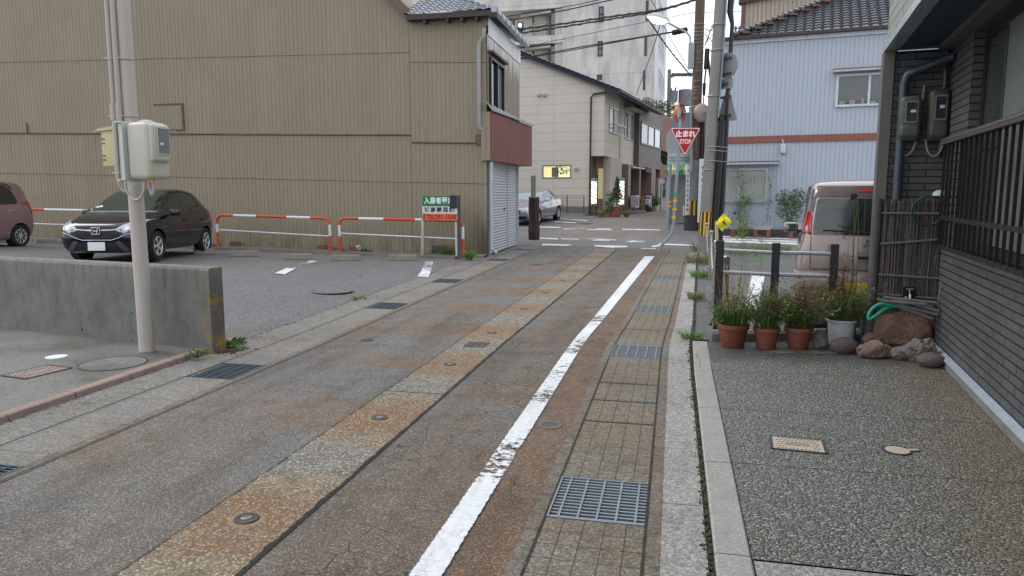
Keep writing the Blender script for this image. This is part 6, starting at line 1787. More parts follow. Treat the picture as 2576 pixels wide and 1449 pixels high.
def apartments():
 Yc = 62.0; c = P(1637, 487, Yc); O = Vector((c.x, c.y, .48))
 F = Frame(O, R(-15.5)); px = F.px
 g = thing('apartment_block', 'tall stained off-white concrete apartment block with rounded glass-block balconies', 'building', O, F.yaw)
 n = NM('stained_concrete'); sx = n.sep(n.ob)
 st = n.noise(n.mapping(n.ob, (.9, .9, .28)), 1.0, 7, .72); st2 = n.noise(n.mapping(n.ob, (3.5, 3.5, .5)), 1.0, 6, .75)
 c_ = n.mix(n.smooth(st, .38, .66), (.64, .62, .585), (.42, .42, .43))
 c_ = n.mix(n.math('MULTIPLY', n.smooth(st2, .52, .78), .4), c_, (.26, .24, .22))
 fl = n.math('ABSOLUTE', n.math('SUBTRACT', n.math('FRACT', n.math('DIVIDE', n.math('SUBTRACT', sx[2], 2.1), 3.0)), .5))
 c_ = n.mix(n.math('MULTIPLY', n.smooth(fl, .488, .497), .4), c_, (.2, .19, .18))
 ma = n.done(c_, .85)
 M_AW = simple('clean_white_render', (.66, .68, .72), .7, 0, .05, .5)
 H_ = 24; L = -24
 rx0, rx1 = px(1819, 70)[0] if False else px((330 / 2.8976 + 1740) / 1.4907, 80)[0], px((1070 / 2.8976 + 1740) / 1.4907, 80)[0]
 def Y4(y): return (y / 2.8976) / 1.4907
 def U4(x): return (x / 2.8976 + 1740) / 1.4907
 z_t = px(U4(900), Y4(92))[1]; z_b = px(U4(900), Y4(385))[1]; fh = z_t - px(U4(900), Y4(470))[1]
 holes = []
 for k in range(4):
  holes.append((rx0, rx1, z_b - fh * k, z_t - fh * k))
 def wr(x0, y0, x1, y1):
  a = px(U4(x0), Y4((y0 + y1) / 2))[0]; b = px(U4(x1), Y4((y0 + y1) / 2))[0]
  return (a, b, px(U4((x0 + x1) / 2), Y4(y1))[1], px(U4((x0 + x1) / 2), Y4(y0))[1])
 wins = [wr(1465, 70, 1518, 240), wr(1453, 447, 1507, 612), wr(1445, 812, 1500, 868)]
 slits = [wr(1975, 5, 2002, 228), wr(1960, 388, 1986, 610), wr(1945, 765, 1970, 980)]
 m = MB(); wall_holes(m, L, 0, -1, H_, holes, 0, 2.6)
 m.build('wall', ma, g, fix=False)
 m = MB(); m.b2(L, -.02, 2.62, 12, -1, H_ - .1); m.build('inner_wall', ma, g)
 m = MB(); m.b2(L - .1, .1, -.12, 2.5, H_ - .6, H_ - .0); m.build('parapet', ma, g)
 M_GB = None
 n = NM('glass_blocks'); sx = n.sep(n.uv)
 a = n.math('ABSOLUTE', n.math('SUBTRACT', n.math('FRACT', n.math('MULTIPLY', sx[0], 5.0)), .5)); b = n.math('ABSOLUTE', n.math('SUBTRACT', n.math('FRACT', n.math('MULTIPLY', sx[1], 5.0)), .5))
 j = n.math('MAXIMUM', n.smooth(a, .30, .36), n.smooth(b, .30, .36))
 M_GB = n.done(n.mix(j, (.13, .14, .13), (.40, .39, .36)), .3)
 for k in range(3):
  zb = z_b - fh * k; zt = z_t - fh * k
  cx = px(U4(818), 60)[0]; r = (px(U4(935), 60)[0] - px(U4(700), 60)[0]) / 2
  zg0 = zb + (zt - zb) * .04; zg1 = zb + (zt - zb) * .60
  m = MB(); rows = []; uv = []
  for z in (zg0, zg1):
   rows.append([(cx - r * math.cos(math.pi * q / 20), 1.6 - r * .9 * math.sin(math.pi * q / 20), z) for q in range(21)]); uv.append([(r * math.pi * q / 20, z) for q in range(21)])
  m.grid(rows, uv); m.build('balcony_glass_blocks', M_GB, g, smooth=True, fix=False)
  m = MB(); rows = []
  for z, rr in ((zg1, r * .97), (zt - .25, r * .97)):
   rows.append([(cx - rr * math.cos(math.pi * q / 20), 1.75 - rr * .8 * math.sin(math.pi * q / 20), z) for q in range(21)])
  m.grid(rows); m.build('balcony_drum', simple('drum_render', (.42, .39, .36), .8), g, smooth=True, fix=False)
  m = MB(); m.prism([(cx - r - 1.0, 1.0, zt - .30), (cx + r, .2, zt - .30), (cx + r, 2.5, zt - .30), (cx - r - 1.0, 2.5, zt - .30)], (0, 0, .18)); m.build('canopy', ma, g)
  m = MB(); x0 = px(U4(940), 60)[0]; x1 = px(U4(985), 60)[0]; m.b2(x0, x1, .35, .45, zb + .12, zt - .2); m.build('window', simple('grey_blue_pane', (.17, .21, .22), .2), g)
  m = MB(); m.b2(x1, rx1, .15, 2.6, zb, zt); m.build('pier', simple('clean_pier', (.50, .47, .43), .8), g)
  x0 = px(U4(432), 60)[0]; x1 = px(U4(500), 60)[0]; w = MB().b2(x0, x1, 1.3, 1.4, zb + .05, zt - .35).build('balcony_door', M_ALU_D, g)
  MB().b2(x0 + .08, x1 - .12, 1.27, 1.31, zb + .15, zt - .45).build('pane', simple('pale_door_glass', (.25, .27, .26), .2), w)
  x0 = px(U4(545), 60)[0]; x1 = px(U4(595), 60)[0]; w = MB().b2(x0, x1, 1.3, 1.4, zb + .75, zt - .7).build('window', M_ALU_D, g)
  if k == 0:
   MB().lathe([(.001, -.18), (.13, -.05), (.13, .08), (.001, .16)], ((x0 + x1) / 2, 1.2, (zb + zt) / 2 + .15), 10).build('balcony_lamp', emit('warm_lamp', (1.0, .93, .8), 4), g)
   MB().lathe([(.001, -.12), (.09, 0), (.001, .14)], (px(U4(443), 60)[0], 1.2, zt - .55), 10).build('balcony_lamp', MATS['warm_lamp'], g)
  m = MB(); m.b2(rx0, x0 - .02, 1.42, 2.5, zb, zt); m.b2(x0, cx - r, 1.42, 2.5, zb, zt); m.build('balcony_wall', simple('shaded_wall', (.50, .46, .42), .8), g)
 for w in wins: window(g, *w, -.02, simple('black_frame', (.02, .025, .03), .4), [M_GLG], .09, 1, .03, .03); MB().b2(w[0] + .09, w[1] - .09, -.05, -.0, (w[2] + w[3]) / 2 - .04, (w[2] + w[3]) / 2 + .04).build('window_bar', MATS['black_frame'], g)
 for w in slits: MB().b2(w[0], w[1], -.03, .02, w[2], w[3]).build('slit_window', simple('slit_dark', (.07, .065, .06), .5), g)
 m = MB(); x0 = px(U4(2010), 60)[0]; m.b2(x0, -.0, -.18, -.0, -1, H_ + .2); m.build('pilaster', ma, g)
 S = bpy.data.objects.new('hold', None)
 FS_ = Frame(O, F.yaw + math.pi / 2); sp = FS_.px
 ll = sp(U4(2196), Y4(500))[0]
 hs = []
 for (y0, y1) in ((60, 290), (430, 665), (800, 1010), (1180, 1350)):
  a, b = sp(U4(2108), Y4((y0 + y1) / 2))[0], sp(U4(2172), Y4((y0 + y1) / 2))[0]
  za, zb = sp(U4(2140), Y4(y1))[1], sp(U4(2140), Y4(y0))[1]
  hs.append((a, b, za, zb))
 m = MB(); wall_holes(m, 0.0, ll, -1, H_ + .2, hs, -.02, 1.6); m.build('side_wall', M_AW, S, fix=False)
 for (a, b, c1, d1) in hs:
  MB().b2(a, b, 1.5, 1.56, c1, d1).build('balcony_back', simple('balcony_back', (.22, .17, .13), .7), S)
  m = MB(); 
  for k in range(14): m.b2(a + (b - a) * k / 14, a + (b - a) * k / 14 + .06, .02, .06, c1, c1 + .95)
  m.b2(a, b, .01, .07, c1 + .95, c1 + 1.03); m.build('balcony_rail', simple('grey_rail', (.2, .2, .2), .5), S)
 m = MB(); m.b2(.02, ll - .02, 1.62, 2.0, -1, H_); m.build('inner_wall', ma, S)
 absorb(S, g, math.pi / 2, (0, 0, 0))
apartments()
def tree(c, h, r, label, mat, n=5200, size=.16):
 g = thing('tree', label, 'tree', c); rg = random.Random(12)
 M_T = simple('bark', (.10, .08, .06), .9, 0, .3, 6, .5)
 m = MB(); m.tube([(0, 0, 0), (.1, 0, h * .35), (.0, .1, h * .6), (.1, 0, h * .9)], [.22, .17, .12, .04], 10)
 for k in range(9):
  a = rg.uniform(0, 6.28); z = h * rg.uniform(.35, .7); m.tube([(0, 0, z), (math.cos(a) * r * .4, math.sin(a) * r * .4, z + .6), (math.cos(a) * r * .8, math.sin(a) * r * .8, z + 1.2)], [.08, .05, .02], 6)
 m.build('trunk', M_T, g, smooth=True)
 m = MB()
 for k in range(34):
  a = rg.uniform(0, 6.28); rr = r * math.sqrt(rg.random()) * .75; z = h * (.35 + .56 * rg.random()) - rr * .22
  s_ = rg.uniform(.6, 1.15)
  leaves(m, (math.cos(a) * rr, math.sin(a) * rr, z), (s_, s_, s_ * .7), n // 34, size, rg, shell=.15)
 m.build('crown', mat, g, fix=False)
Yt = 56; p = P(1648, 487, Yt); zt_ = P(1648, 215, Yt).z
p = P(1643, 487, Yt)
tree((p.x, p.y, .47), zt_ - .47 - .3, 2.2, 'round green tree standing behind the roofs of the far street', leafmat('tree_green', (.035, .085, .02), (.10, .19, .045)), 9000, .20)
# ================================================================ POLES, SIGNS, LAMP, CABLES
M_CONC = simple('pole_concrete', (.24, .23, .215), .8, 0, .15, 3, .2, streak=.35, streak_col=(.16, .15, .14))
M_CONCB = simple('brown_stained_pole', (.12, .085, .06), .8, 0, .3, 2.5, .2, streak=.6, streak_col=(.27, .25, .23))
M_BKP = simple('black_conduit', (.014, .015, .018), .35, 0, .15)
def stripe_mat():
 n = NM('black_yellow_stripes'); sx = n.sep(n.uv)
 f = n.math('FRACT', n.math('MULTIPLY', sx[0], 1.0)); c = n.mix(n.math('GREATER_THAN', f, .58), (.03, .03, .03), (.75, .42, .02))
 return n.done(c, .5)
M_BY = stripe_mat()
def band(parent, p0, p1, r, n_st, r2=None):
 """striped guard wrapped round a pole from p0 to p1"""
 m = MB(); N_ = 24; rows = []; uv = []
 for q, p in enumerate((p0, p1)):
  p = Vector(p); rows.append([(p.x + r * math.cos(k / N_ * 6.2832), p.y + r * math.sin(k / N_ * 6.2832), p.z) for k in range(N_ + 1)]); uv.append([(k / N_ * n_st, q) for k in range(N_ + 1)])
 m.grid(rows, uv); m.build('warning_band', M_BY, parent, fix=False, smooth=True)
def pole_a():
 Y = 19.3; b = P(1770, 640, Y); b.z = -.01; t = P(1813, -10, Y)
 g = thing('utility_pole', 'grey concrete utility pole with two thick black conduits beside the white building', 'utility pole', b)
 d = (t - b); at = lambda f, ox=0, oy=0: d * f + Vector((ox, oy, 0))
 MB().tube([at(0), at(1.4)], .165, 24, r2=.125).build('pole', M_CONC, g, smooth=True)
 fr = lambda v: (640 - v) / 650.0
 band(g, at(fr(588)), at(fr(528)), .172, 10)
 MB().tube([at(0, .22, -.12), at(fr(300), .22, -.12), at(fr(285), .20, -.12)], .088, 14).build('black_conduit', M_BKP, g, smooth=True)
 MB().tube([at(0, .38, -.08), at(fr(60), .32, -.08), at(fr(30), .25, -.06), at(1.4, .27, -.06)], [.085, .05, .08, .08], 14).build('black_conduit', M_BKP, g, smooth=True)
 MB().tube([at(fr(290), .10, -.17), at(fr(120), .12, -.16), at(1.4, .10, -.14)], .018, 8).build('blue_conduit', simple('blue_grey_conduit', (.20, .33, .42), .4), g, smooth=True)
 for v in (375, 382):
  pass
 for v in (60, 122, 235, 420): MB().tube([at(fr(v), .17 * math.cos(q * .524), .17 * math.sin(q * .524)) for q in range(13)], .012, 5, caps=False).build('steel_band', M_GALV, g)
 for v in (362, 372, 398): MB().tube([at(fr(v), -.12, -.10), at(fr(v), .05, -.22), at(fr(v) - .004, .3, -.215), at(fr(v) - .004, .46, -.14)], .009, 5).build('steel_strap', M_GALV, g)
 M_BK = simple('sign_back', (.26, .27, .27), .45, .3, .12); M_CL = simple('sign_clamp', (.10, .09, .085), .5, .4)
 return g, b, d
PA, PAb, PAd = pole_a()
def back_sign(u, v, w, h, shape, label):
 Y = 19.2; c = P(u, v, Y); yaw = R(-58)
 g = thing('traffic_sign', label, 'traffic sign', c, yaw, 'road signs seen from behind on the concrete pole')
 k = 1 / math.cos(R(58)) ; ww = w / FPX * Y * 1.9; hh = h / FPX * Y
 M_BK = simple('sign_back', (.26, .27, .27), .45, .3, .12); M_CL = simple('sign_clamp', (.10, .09, .085), .5, .4)
 m = MB()
 if shape == 'round': pts = [(ww * math.cos(q / 28 * 6.2832), 0, hh / 2 * math.sin(q / 28 * 6.2832)) for q in range(28)]
 elif shape == 'rect': pts = [(-ww, 0, -hh / 2), (ww, 0, -hh / 2), (ww, 0, hh / 2), (-ww, 0, hh / 2)]
 else: pts = [(-ww, 0, -hh / 2), (ww, 0, -hh / 2), (ww, 0, -hh / 2 + .06), (.06, 0, hh / 2), (-.06, 0, hh / 2), (-ww, 0, -hh / 2 + .06)]
 m.prism(pts, (0, .02, 0)); m.build('plate', M_BK, g)
 m = MB()
 for z in ((-hh * .32, hh * .28) if shape != 'rect' else (0,)):
  m.b2(-ww * .75, ww * .45, -.035, -.001, z - .03, z + .03)
 m.build('clamp', M_CL, g)
back_sign(1829, 165, 17, 62, 'round', 'large round road sign seen from behind, topmost on the concrete pole')
back_sign(1824, 211, 12, 24, 'rect', 'small rectangular plate seen from behind below the round sign')
back_sign(1829, 266, 16, 74, 'tri', 'triangular road sign seen from behind on the concrete pole')
def pole_b():
 b = G(1740, 579); Y = b.y; t = P(1762, -10, Y)
 g = thing('utility_pole', 'brown weathered utility pole with yellow-black guard carrying the street lamp', 'utility pole', b)
 d = t - b; at = lambda f, ox=0, oy=0: d * f + Vector((ox, oy, 0)); fr = lambda v: (579 - v) / 589.0
 MB().tube([at(0), at(1.35)], .21, 24, r2=.155).build('pole', M_CONCB, g, smooth=True)
 MB().tube([at(.02, 0, 0), at(fr(398))], .222, 24, r2=.205).build('paper_wrap', simple('weathered_poster_grey', (.24, .24, .235), .8, 0, .35, 5, streak=.3), g, smooth=True)
 band(g, at(fr(542)), at(fr(502)), .24, 9)
 MB().lathe([(.30, 0), (.30, .60), (.22, .62)], (0, 0, -.05), 20).build('base_wrap', simple('dark_base', (.05, .048, .05), .5, 0, .4, 3), g)
 MB().b2(-.36, -.22, -.22, -.02, .55, .92).build('yellow_tag_box', simple('cream_box', (.50, .42, .27), .6), g)
 MB().tube([at(0, .30, -.02), at(fr(300), .26, -.02)], .075, 10).build('dark_conduit', simple('maroon_conduit', (.055, .035, .033), .5), g, smooth=True)
 MB().tube([at(fr(470), .34, -.06), at(fr(400), .34, -.06), at(fr(340), .30, -.05)], .07, 10, r2=.04).build('black_conduit', M_BKP, g, smooth=True)
 for v in list(range(70, 130, 9)) + [145, 155, 215, 222, 230, 243, 262, 60, 128, 175, 200]:
  MB().tube([at(fr(v), .185 * math.cos(q * .524), .185 * math.sin(q * .524)) for q in range(13)], .014, 5, caps=False).build('steel_band', simple('dull_band', (.24, .24, .24), .4, .5), g)
 m = MB(); m.tube([at(fr(170), .28, -.1), at(fr(120), .30, -.1)], .085, 10); m.tube([at(fr(235), .24, -.1), at(fr(205), .24, -.1)], .05, 10, r2=.06)
 m.tube([at(fr(330), .20, -.1), at(fr(235), .24, -.1)], .022, 6); m.tube([at(fr(205), .24, -.1), at(fr(170), .28, -.1)], .03, 6)
 m.tube([at(fr(245), .62, -.1), at(fr(180), .42, -.1), at(fr(140), .34, -.1)], .04, 6)
 m.build('terminal_box', M_BKP, g, smooth=True)
 m = MB(); rg = random.Random(9)
 for k in range(9):
  a = Vector((.2, -.1, at(fr(rg.uniform(90, 120))).z)); m.tube([at(fr(rg.uniform(60, 120)), .2, -.1), at(fr(rg.uniform(60, 120)), .35 + rg.random() * .2, -.15), at(fr(rg.uniform(40, 130)), .62, -.2)], .012, 5)
 m.build('loose_wires', M_BKP, g)
 MB().b2(-.36 + at(fr(135)).x, -.18 + at(fr(135)).x, -.14, .05, at(fr(168)).z, at(fr(105)).z + .0).build('control_box', simple('light_grey_box', (.33, .36, .38), .4, .2), g)
 return g, b, d, at, fr
PB, PBb, PBd, pbat, pbfr = pole_b()
def street_lamp():
 Y = PBb.y - .1
 base = P(1737, 120, Y)
 g = thing('street_lamp', 'lit street lamp on a curved pale arm fixed to the brown utility pole', 'street lamp', base)
 pts = [base, P(1737, 108, Y), P(1736, 92, Y), P(1728, 82, Y), P(1712, 74, Y - .1), P(1690, 62, Y - .25), P(1672, 54, Y - .35)]
 MB().tube([p - base for p in pts], .038, 10).build('arm', simple('pale_green_arm', (.42, .47, .47), .4, .2), g, smooth=True)
 h = P(1656, 46, Y - .45) - base
 M_ = Matrix.Rotation(R(22), 4, 'Y')
 MB().lathe([(.05, .16), (.20, .13), (.33, .03), (.36, -.05), (.34, -.05), (.30, 0)], h, 28, Matrix.Rotation(R(14), 4, 'Y') @ Matrix.Diagonal((1.25, .8, 1, 1))).build('shade', simple('pale_green_shade', (.44, .50, .44), .4), g, smooth=35)
 MB().lathe([(.27, -.03), (.25, -.10), (.16, -.17), (.001, -.20)], h, 24, Matrix.Rotation(R(14), 4, 'Y') @ Matrix.Diagonal((1.2, .8, 1, 1))).build('bulb', emit('lamp_glow', (.93, 1.0, .86), 5.0), g, smooth=True)
street_lamp()
def stop_sign():
 Y = 19.0
 b = G(1657, 639, 0); b.z = 0; Y = b.y
 top = P(1713, 318, Y)
 g = thing('stop_sign', 'red triangular stop sign on a bent grey pole with yellow bands', 'stop sign', b)
 pts = [Vector((0, 0, 0)), P(1658, 628, Y) - b, P(1664, 617, Y) - b, P(1680, 600, Y) - b, P(1690, 586, Y) - b, P(1694, 570, Y) - b, P(1697, 520, Y) - b, P(1706, 400, Y) - b, P(1711, 300, Y) - b]
 MB().tube(pts, .040, 14).build('pole', simple('blue_grey_pole', (.26, .32, .36), .35, .3, .1), g, smooth=True)
 c = P(1723.5, 357, Y - .06) - b; w = 77 / FPX * Y; h = w * .90
 def tri(s_, y, d, mat, name):
  R_ = .05 * s_; pts = []
  V = [Vector((-w / 2 * s_, 0, h / 2 * s_ + .0)), Vector((w / 2 * s_, 0, h / 2 * s_)), Vector((0, 0, -h / 2 * s_))]
  cen = sum(V, Vector()) / 3
  off = Vector((0, 0, 0))
  out = []
  for i in range(3):
   a, v, n_ = V[i - 1], V[i], V[(i + 1) % 3]
   d1 = (a - v).normalized(); d2 = (n_ - v).normalized()
   p0, p1 = v + d1 * .06, v + d2 * .06
   for k in range(5):
    t = k / 4; out.append(p0 * (1 - t) ** 2 + v * 2 * t * (1 - t) + p1 * t ** 2)
  m = MB(); m.prism([p + c + Vector((0, y, 0)) for p in out], (0, d, 0)); return m.build(name, mat, g)
 V0 = Vector((0, 0, h / 6))
 def ring(s_, y, d, mat, name):
  cen = Vector((0, 0, h / 6)); V = [Vector((-w / 2, 0, h / 2)), Vector((w / 2, 0, h / 2)), Vector((0, 0, -h / 2))]
  V = [cen + (v - cen) * s_ for v in V]; out = []
  for i in range(3):
   a, v, n_ = V[i - 1], V[i], V[(i + 1) % 3]; d1 = (a - v).normalized(); d2 = (n_ - v).normalized(); rr = .07 * s_
   p0, p1 = v + d1 * rr, v + d2 * rr
   for k in range(5):
    t = k / 4; out.append(p0 * (1 - t) ** 2 + v * 2 * t * (1 - t) + p1 * t ** 2)
  return MB().prism([p + c + Vector((0, y, 0)) for p in out], (0, d, 0)).build(name, mat, g)
 M_SR = simple('sign_red', (.46, .010, .020), .35, 0, .04); M_SW = simple('sign_white', (.80, .82, .84), .4, 0, .03)
 ring(1.0, 0, .012, M_SR, 'plate'); ring(.955, -.004, .004, M_SW, 'white_border'); ring(.885, -.008, .004, M_SR, 'red_field')
 text('止まれ', .175, M_SW, g, c + Vector((0, -.0105, h * .265)), (math.pi / 2, 0, 0), .0015, .009, 'lettering')
 text('STOP', .160, M_SW, g, c + Vector((0, -.0105, h * .005)), (math.pi / 2, 0, 0), .0015, .004, 'lettering', sx=.78)
 M_YB = simple('reflective_amber', (.85, .45, .03), .35)
 for v in (506, 526.5, 547):
  f = (587 - v) / 187; a = P(1697 - (v - 520) * .075, v - 3, Y) - b; e = P(1697 - (v - 520) * .075, v + 3, Y) - b
  MB().tube([a, e], .055, 14).build('reflective_band', M_YB, g)
 a = P(1699, 484, Y) - b; e = P(1698.5, 494, Y) - b; MB().tube([a, e], .043, 14).build('green_tape', simple('green_tape', (.02, .32, .18), .5), g)
stop_sign()
def rear_signs():
 Y = 27.0; b = G(1681, 578); Y = b.y
 g = thing('sign_pole', 'thin grey sign pole with round and oblong sign backs behind the stop sign', 'sign pole', b)
 MB().tube([Vector((0, 0, 0)), P(1690, 340, Y) - b], .045, 10).build('pole', MATS['blue_grey_pole'], g, smooth=True)
 c = P(1694, 359, Y - .08) - b; r = 29 / FPX * Y
 m = MB(); m.prism([(c.x + r * .62 * math.cos(q / 28 * 6.2832), c.y, c.z + r * 1.3 * math.sin(q / 28 * 6.2832) - .0) for q in range(28)], (0, .03, 0)); m.build('round_plate', simple('pale_sign_back', (.37, .40, .41), .4, .2), g)
 a = P(1680, 385, Y - .12) - b; e = P(1749, 413, Y - .12) - b
 m = MB(); m.bbox_bev(a.x, e.x, a.y, a.y + .03, e.z, a.z, .01); m.build('oblong_plate', simple('pale_oblong_back', (.52, .55, .57), .4, .1), g)
 m = MB()
 for z in (.35, .62): m.b2(a.x + .05, e.x - .05, a.y - .03, a.y - .002, e.z + (a.z - e.z) * z - .03, e.z + (a.z - e.z) * z + .02)
 m.build('stiffener', M_GALV, g)
 for v in (508, 519): MB().tube([P(1685 - (v - 500) * .03, v - 2.5, Y) - b, P(1685 - (v - 500) * .03, v + 2.5, Y) - b], .062, 10).build('reflective_band', MATS['reflective_amber'], g)
rear_signs()
def mirror(u, v, ru, rv, label, yaw, face):
 Y = PBb.y - .25; c = P(u, v, Y); r = rv / FPX * Y
 g = thing('traffic_mirror', label, 'traffic mirror', c, yaw, 'orange-rimmed traffic mirrors at the crossing')
 M_ = Matrix.Rotation(math.pi / 2, 4, 'X')
 MB().lathe([(.90 * r, .0), (.94 * r, .05), (r, .055), (1.02 * r, -.0), (r, -.05), (.7 * r, -.14), (.001, -.17)] if face else [(.90 * r, .0), (1.02 * r, .04), (1.02 * r, -.03), (.8 * r, -.12), (.3 * r, -.17), (.001, -.18)], (0, 0, 0), 36, M_).build('rim', simple('mirror_orange', (.70, .16, .05), .4) if face else simple('mirror_back_tan', (.42, .37, .31), .5), g, smooth=50)
 m = MB(); rows = []
 for q in range(9):
  rr = r * .90 * q / 8; rows.append([(rr * math.cos(k / 32 * 6.2832), -.01 - .10 * (1 - (q / 8) ** 2), rr * math.sin(k / 32 * 6.2832)) for k in range(33)])
 m.grid(rows); m.build('glass', simple('mirror_glass', (.75, .78, .8), .03, 1.0, .01), g, smooth=True)
 if not face:
  MB().lathe([(1.035 * r, .045), (1.06 * r, .0), (1.035 * r, -.012), (1.02 * r, 0)], (0, 0, 0), 36, M_).build('orange_hood', MATS['mirror_orange'], g, smooth=50) 
 MB().tube([(0, .14, 0), (.0, .25, 0), (.1, .3, 0)], .035, 8).build('bracket', M_GALV, g)
mirror(1711, 285, 17, 23, 'orange-rimmed convex mirror with its reflecting face showing', R(48), True)
mirror(1765, 284, 20, 22, 'orange-hooded traffic mirror turned away, tan back showing', R(200), False)
g = thing('mirror_post', 'grey post carrying the two traffic mirrors beside the brown pole', 'post', (P(1738, 300, PBb.y - .4).x, PBb.y - .4, tz(PBb.x, PBb.y)))
o0 = g.location
MB().tube([P(1740, 430, o0.y) - o0, P(1737, 268, o0.y) - o0], .06, 10).build('post', M_GALV, g, smooth=True)
MB().tube([P(1711, 285, o0.y + .2) - o0, P(1765, 284, o0.y + .2) - o0], .03, 8).build('cross_arm', M_GALV, g, smooth=True)
def pole_board(u0, v0, u1, v1, Y, label, txt, colr):
 a = P(u0, v0, Y); e = P(u1, v1, Y); g = thing('pole_board', label, 'sign', ((a.x + e.x) / 2, Y, e.z), 0, 'white boards strapped to the utility poles')
 w = abs(e.x - a.x); h = a.z - e.z
 MB().bbox_bev(-w / 2, w / 2, 0, .03, 0, h, .008).build('board', M_WHT, g)
 for k, ch in enumerate(txt):
  if ch != ' ': text(ch, w * .82, colr, g, (0, -.003, h - (k + .7) * h / (len(txt) + .3)), (math.pi / 2, 0, 0), .001, .003)
M_NV = simple('navy_letters', (.03, .04, .07), .6); M_GRN = simple('green_letters', (.03, .25, .10), .6)
pole_board(1759, 401, 1773, 584 - 40, PAb.y + .6, 'white vertical board with dark characters on the concrete pole', '京 田 歯 の', M_NV) if False else None
def blank_board(u0, v0, u1, v1, Y, label, rg):
 a = P(u0, v0, Y); e = P(u1, v1, Y); g = thing('pole_board', label, 'sign', ((a.x + e.x) / 2, Y, e.z), 0)
 w = abs(e.x - a.x); h = a.z - e.z
 MB().bbox_bev(-w / 2, w / 2, 0, .03, 0, h, .008).build('board', M_WHT, g)
 m = MB()
 for k in range(9):
  z = h * (.08 + .095 * k)
  for q in range(3): m.b2(-w * .3 + rg.random() * w * .2, w * .05 + rg.random() * w * .3, -.003, -.001, z + q * h * .018, z + q * h * .018 + h * .008)
  m.b2(-w * .05 + rg.uniform(-.1, .1) * w, w * .03, -.0035, -.0012, z, z + h * .05)
 m.build('faded_characters', M_NV, g)
blank_board(1760, 400, 1775, 560, PAb.y + 3.5, 'narrow white notice board between the two utility poles', random.Random(4))
blank_board(1727, 413, 1733, 541, PBb.y - .3, 'thin white strip board on the left of the brown pole', random.Random(5))
def far_pole():
 Y = 70; b = P(1679, 487, Y); b.z = .47; top = P(1684, 175, Y)
 g = thing('utility_pole', 'slim far utility pole with hanging transformers', 'utility pole', b); at = lambda u, v: P(u, v, Y) - b
 MB().tube([Vector((0, 0, 0)), top - b], .24, 12, r2=.17).build('pole', M_CONC, g, smooth=True)
 m = MB(); m.tube([at(1684, 192), at(1740, 186)], .06, 6); m.tube([at(1684, 197), at(1705, 187)], .05, 6); m.tube([at(1680, 242), at(1700, 240)], .05, 6)
 for u in range(1690, 1740, 6): m.tube([at(u, 192), at(u + 3, 184)], .11, 6)
 m.build('cross_arm', simple('dark_arm', (.10, .10, .11), .5), g)
 MB().tube([at(1694, 229), at(1693, 255)], .42, 14).build('transformer', simple('grey_transformer', (.20, .21, .225), .5), g, smooth=30)
 MB().tube([at(1724, 226), at(1723, 266)], .62, 14).build('transformer', MATS['grey_transformer'], g, smooth=30)
 m = MB(); m.tube([at(1690, 228), at(1688, 222)], .08, 5); m.tube([at(1698, 228), at(1700, 220)], .08, 5); m.build('bushing', MATS['dark_arm'], g)
far_pole()
def roof_rack():
 Y = 60; g = thing('distant_pole', 'far pole top with crossbar left of the tan building', 'utility pole', (P(1850, 487, Y).x, Y, .47)); o = g.location
 at = lambda u, v: P(u, v, Y) - o
 m = MB(); m.tube([at(1838, 83), at(1866, 80)], .07, 6); m.tube([at(1840, 70), at(1866, 72)], .05, 6)
 for u in (1842, 1850, 1860): m.tube([at(u, 84), at(u + 1, 66)], .09, 6)
 m.build('cross_arm', MATS['dark_arm'], g); MB().tube([Vector((0, 0, 0)), at(1852, 82)], .12, 8).build('pole', M_CONC, g)
roof_rack()
M_CB = simple('cable_black', (.03, .032, .036), .5); M_CG = simple('cable_grey', (.12, .125, .13), .5)
cl = iter(['highest cable from the tiled roof to the top of the picture', 'second highest cable rising from the grey gutter', 'thick bundled cable crossing in front of the street lamp', 'lower bundled cable over the beige roof', 'thin wire crossing the apartment wall', 'upper of the paired cables ending in a black splice box',
           'lower of the paired cables ending in a black splice box', 'steep stay cable from lamp height down to the far crossarm', 'thinner steep wire beside the stay cable', 'thin diagonal wire across the slit windows', 'wire entering at the top edge above the lamp', 'thin level wire behind the utility poles',
           'second thin level wire behind the poles', 'fine vertical wire above the white building', 'second fine vertical wire above the white building', 'thin service wire over the far street', 'second service wire over the far street', 'short thin wire by the tan building', 'upper grey wire at the left of the lamp', 'wire pair into the beige wall'])
def cable(pts, r=.02, mat=None, twist=False, name='power_cable'):
 P_ = [P(*p) for p in pts]
 out = []
 for i in range(len(P_) - 1):
  p0, p1, p2, p3 = P_[max(i - 1, 0)], P_[i], P_[i + 1], P_[min(i + 2, len(P_) - 1)]
  for k in range(6):
   t = k / 6; out.append(.5 * ((2 * p1) + (-p0 + p2) * t + (2 * p0 - 5 * p1 + 4 * p2 - p3) * t * t + (-p0 + 3 * p1 - 3 * p2 + p3) * t ** 3))
 out.append(P_[-1]); m = MB(); m.tube(out, r, 6)
 if twist:
  q = []; n_ = 0; tot = []
  L_ = sum((b - a).length for a, b in zip(out, out[1:])); N_ = int(L_ / .09)
  for k in range(N_):
   f = k / N_ * (len(out) - 1); i = int(f); c = out[i].lerp(out[min(i + 1, len(out) - 1)], f - i); a = k * 1.3
   q.append(c + Vector((0, math.cos(a), math.sin(a))) * (r + .025))
  m.tube(q, .010, 4)
 o = m.build(name, mat or M_CB, None, smooth=True, fix=False); tag(o, next(cl), 'cable', 'cables over the crossing')
cable([(1180, 60, 30), (1300, 37, 29.5), (1450, 12, 29), (1560, -14, 28.4)], .016)
cable([(1215, 62, 26), (1400, 30, 26.5), (1560, -5, 27), (1660, -25, 27.3)], .022)
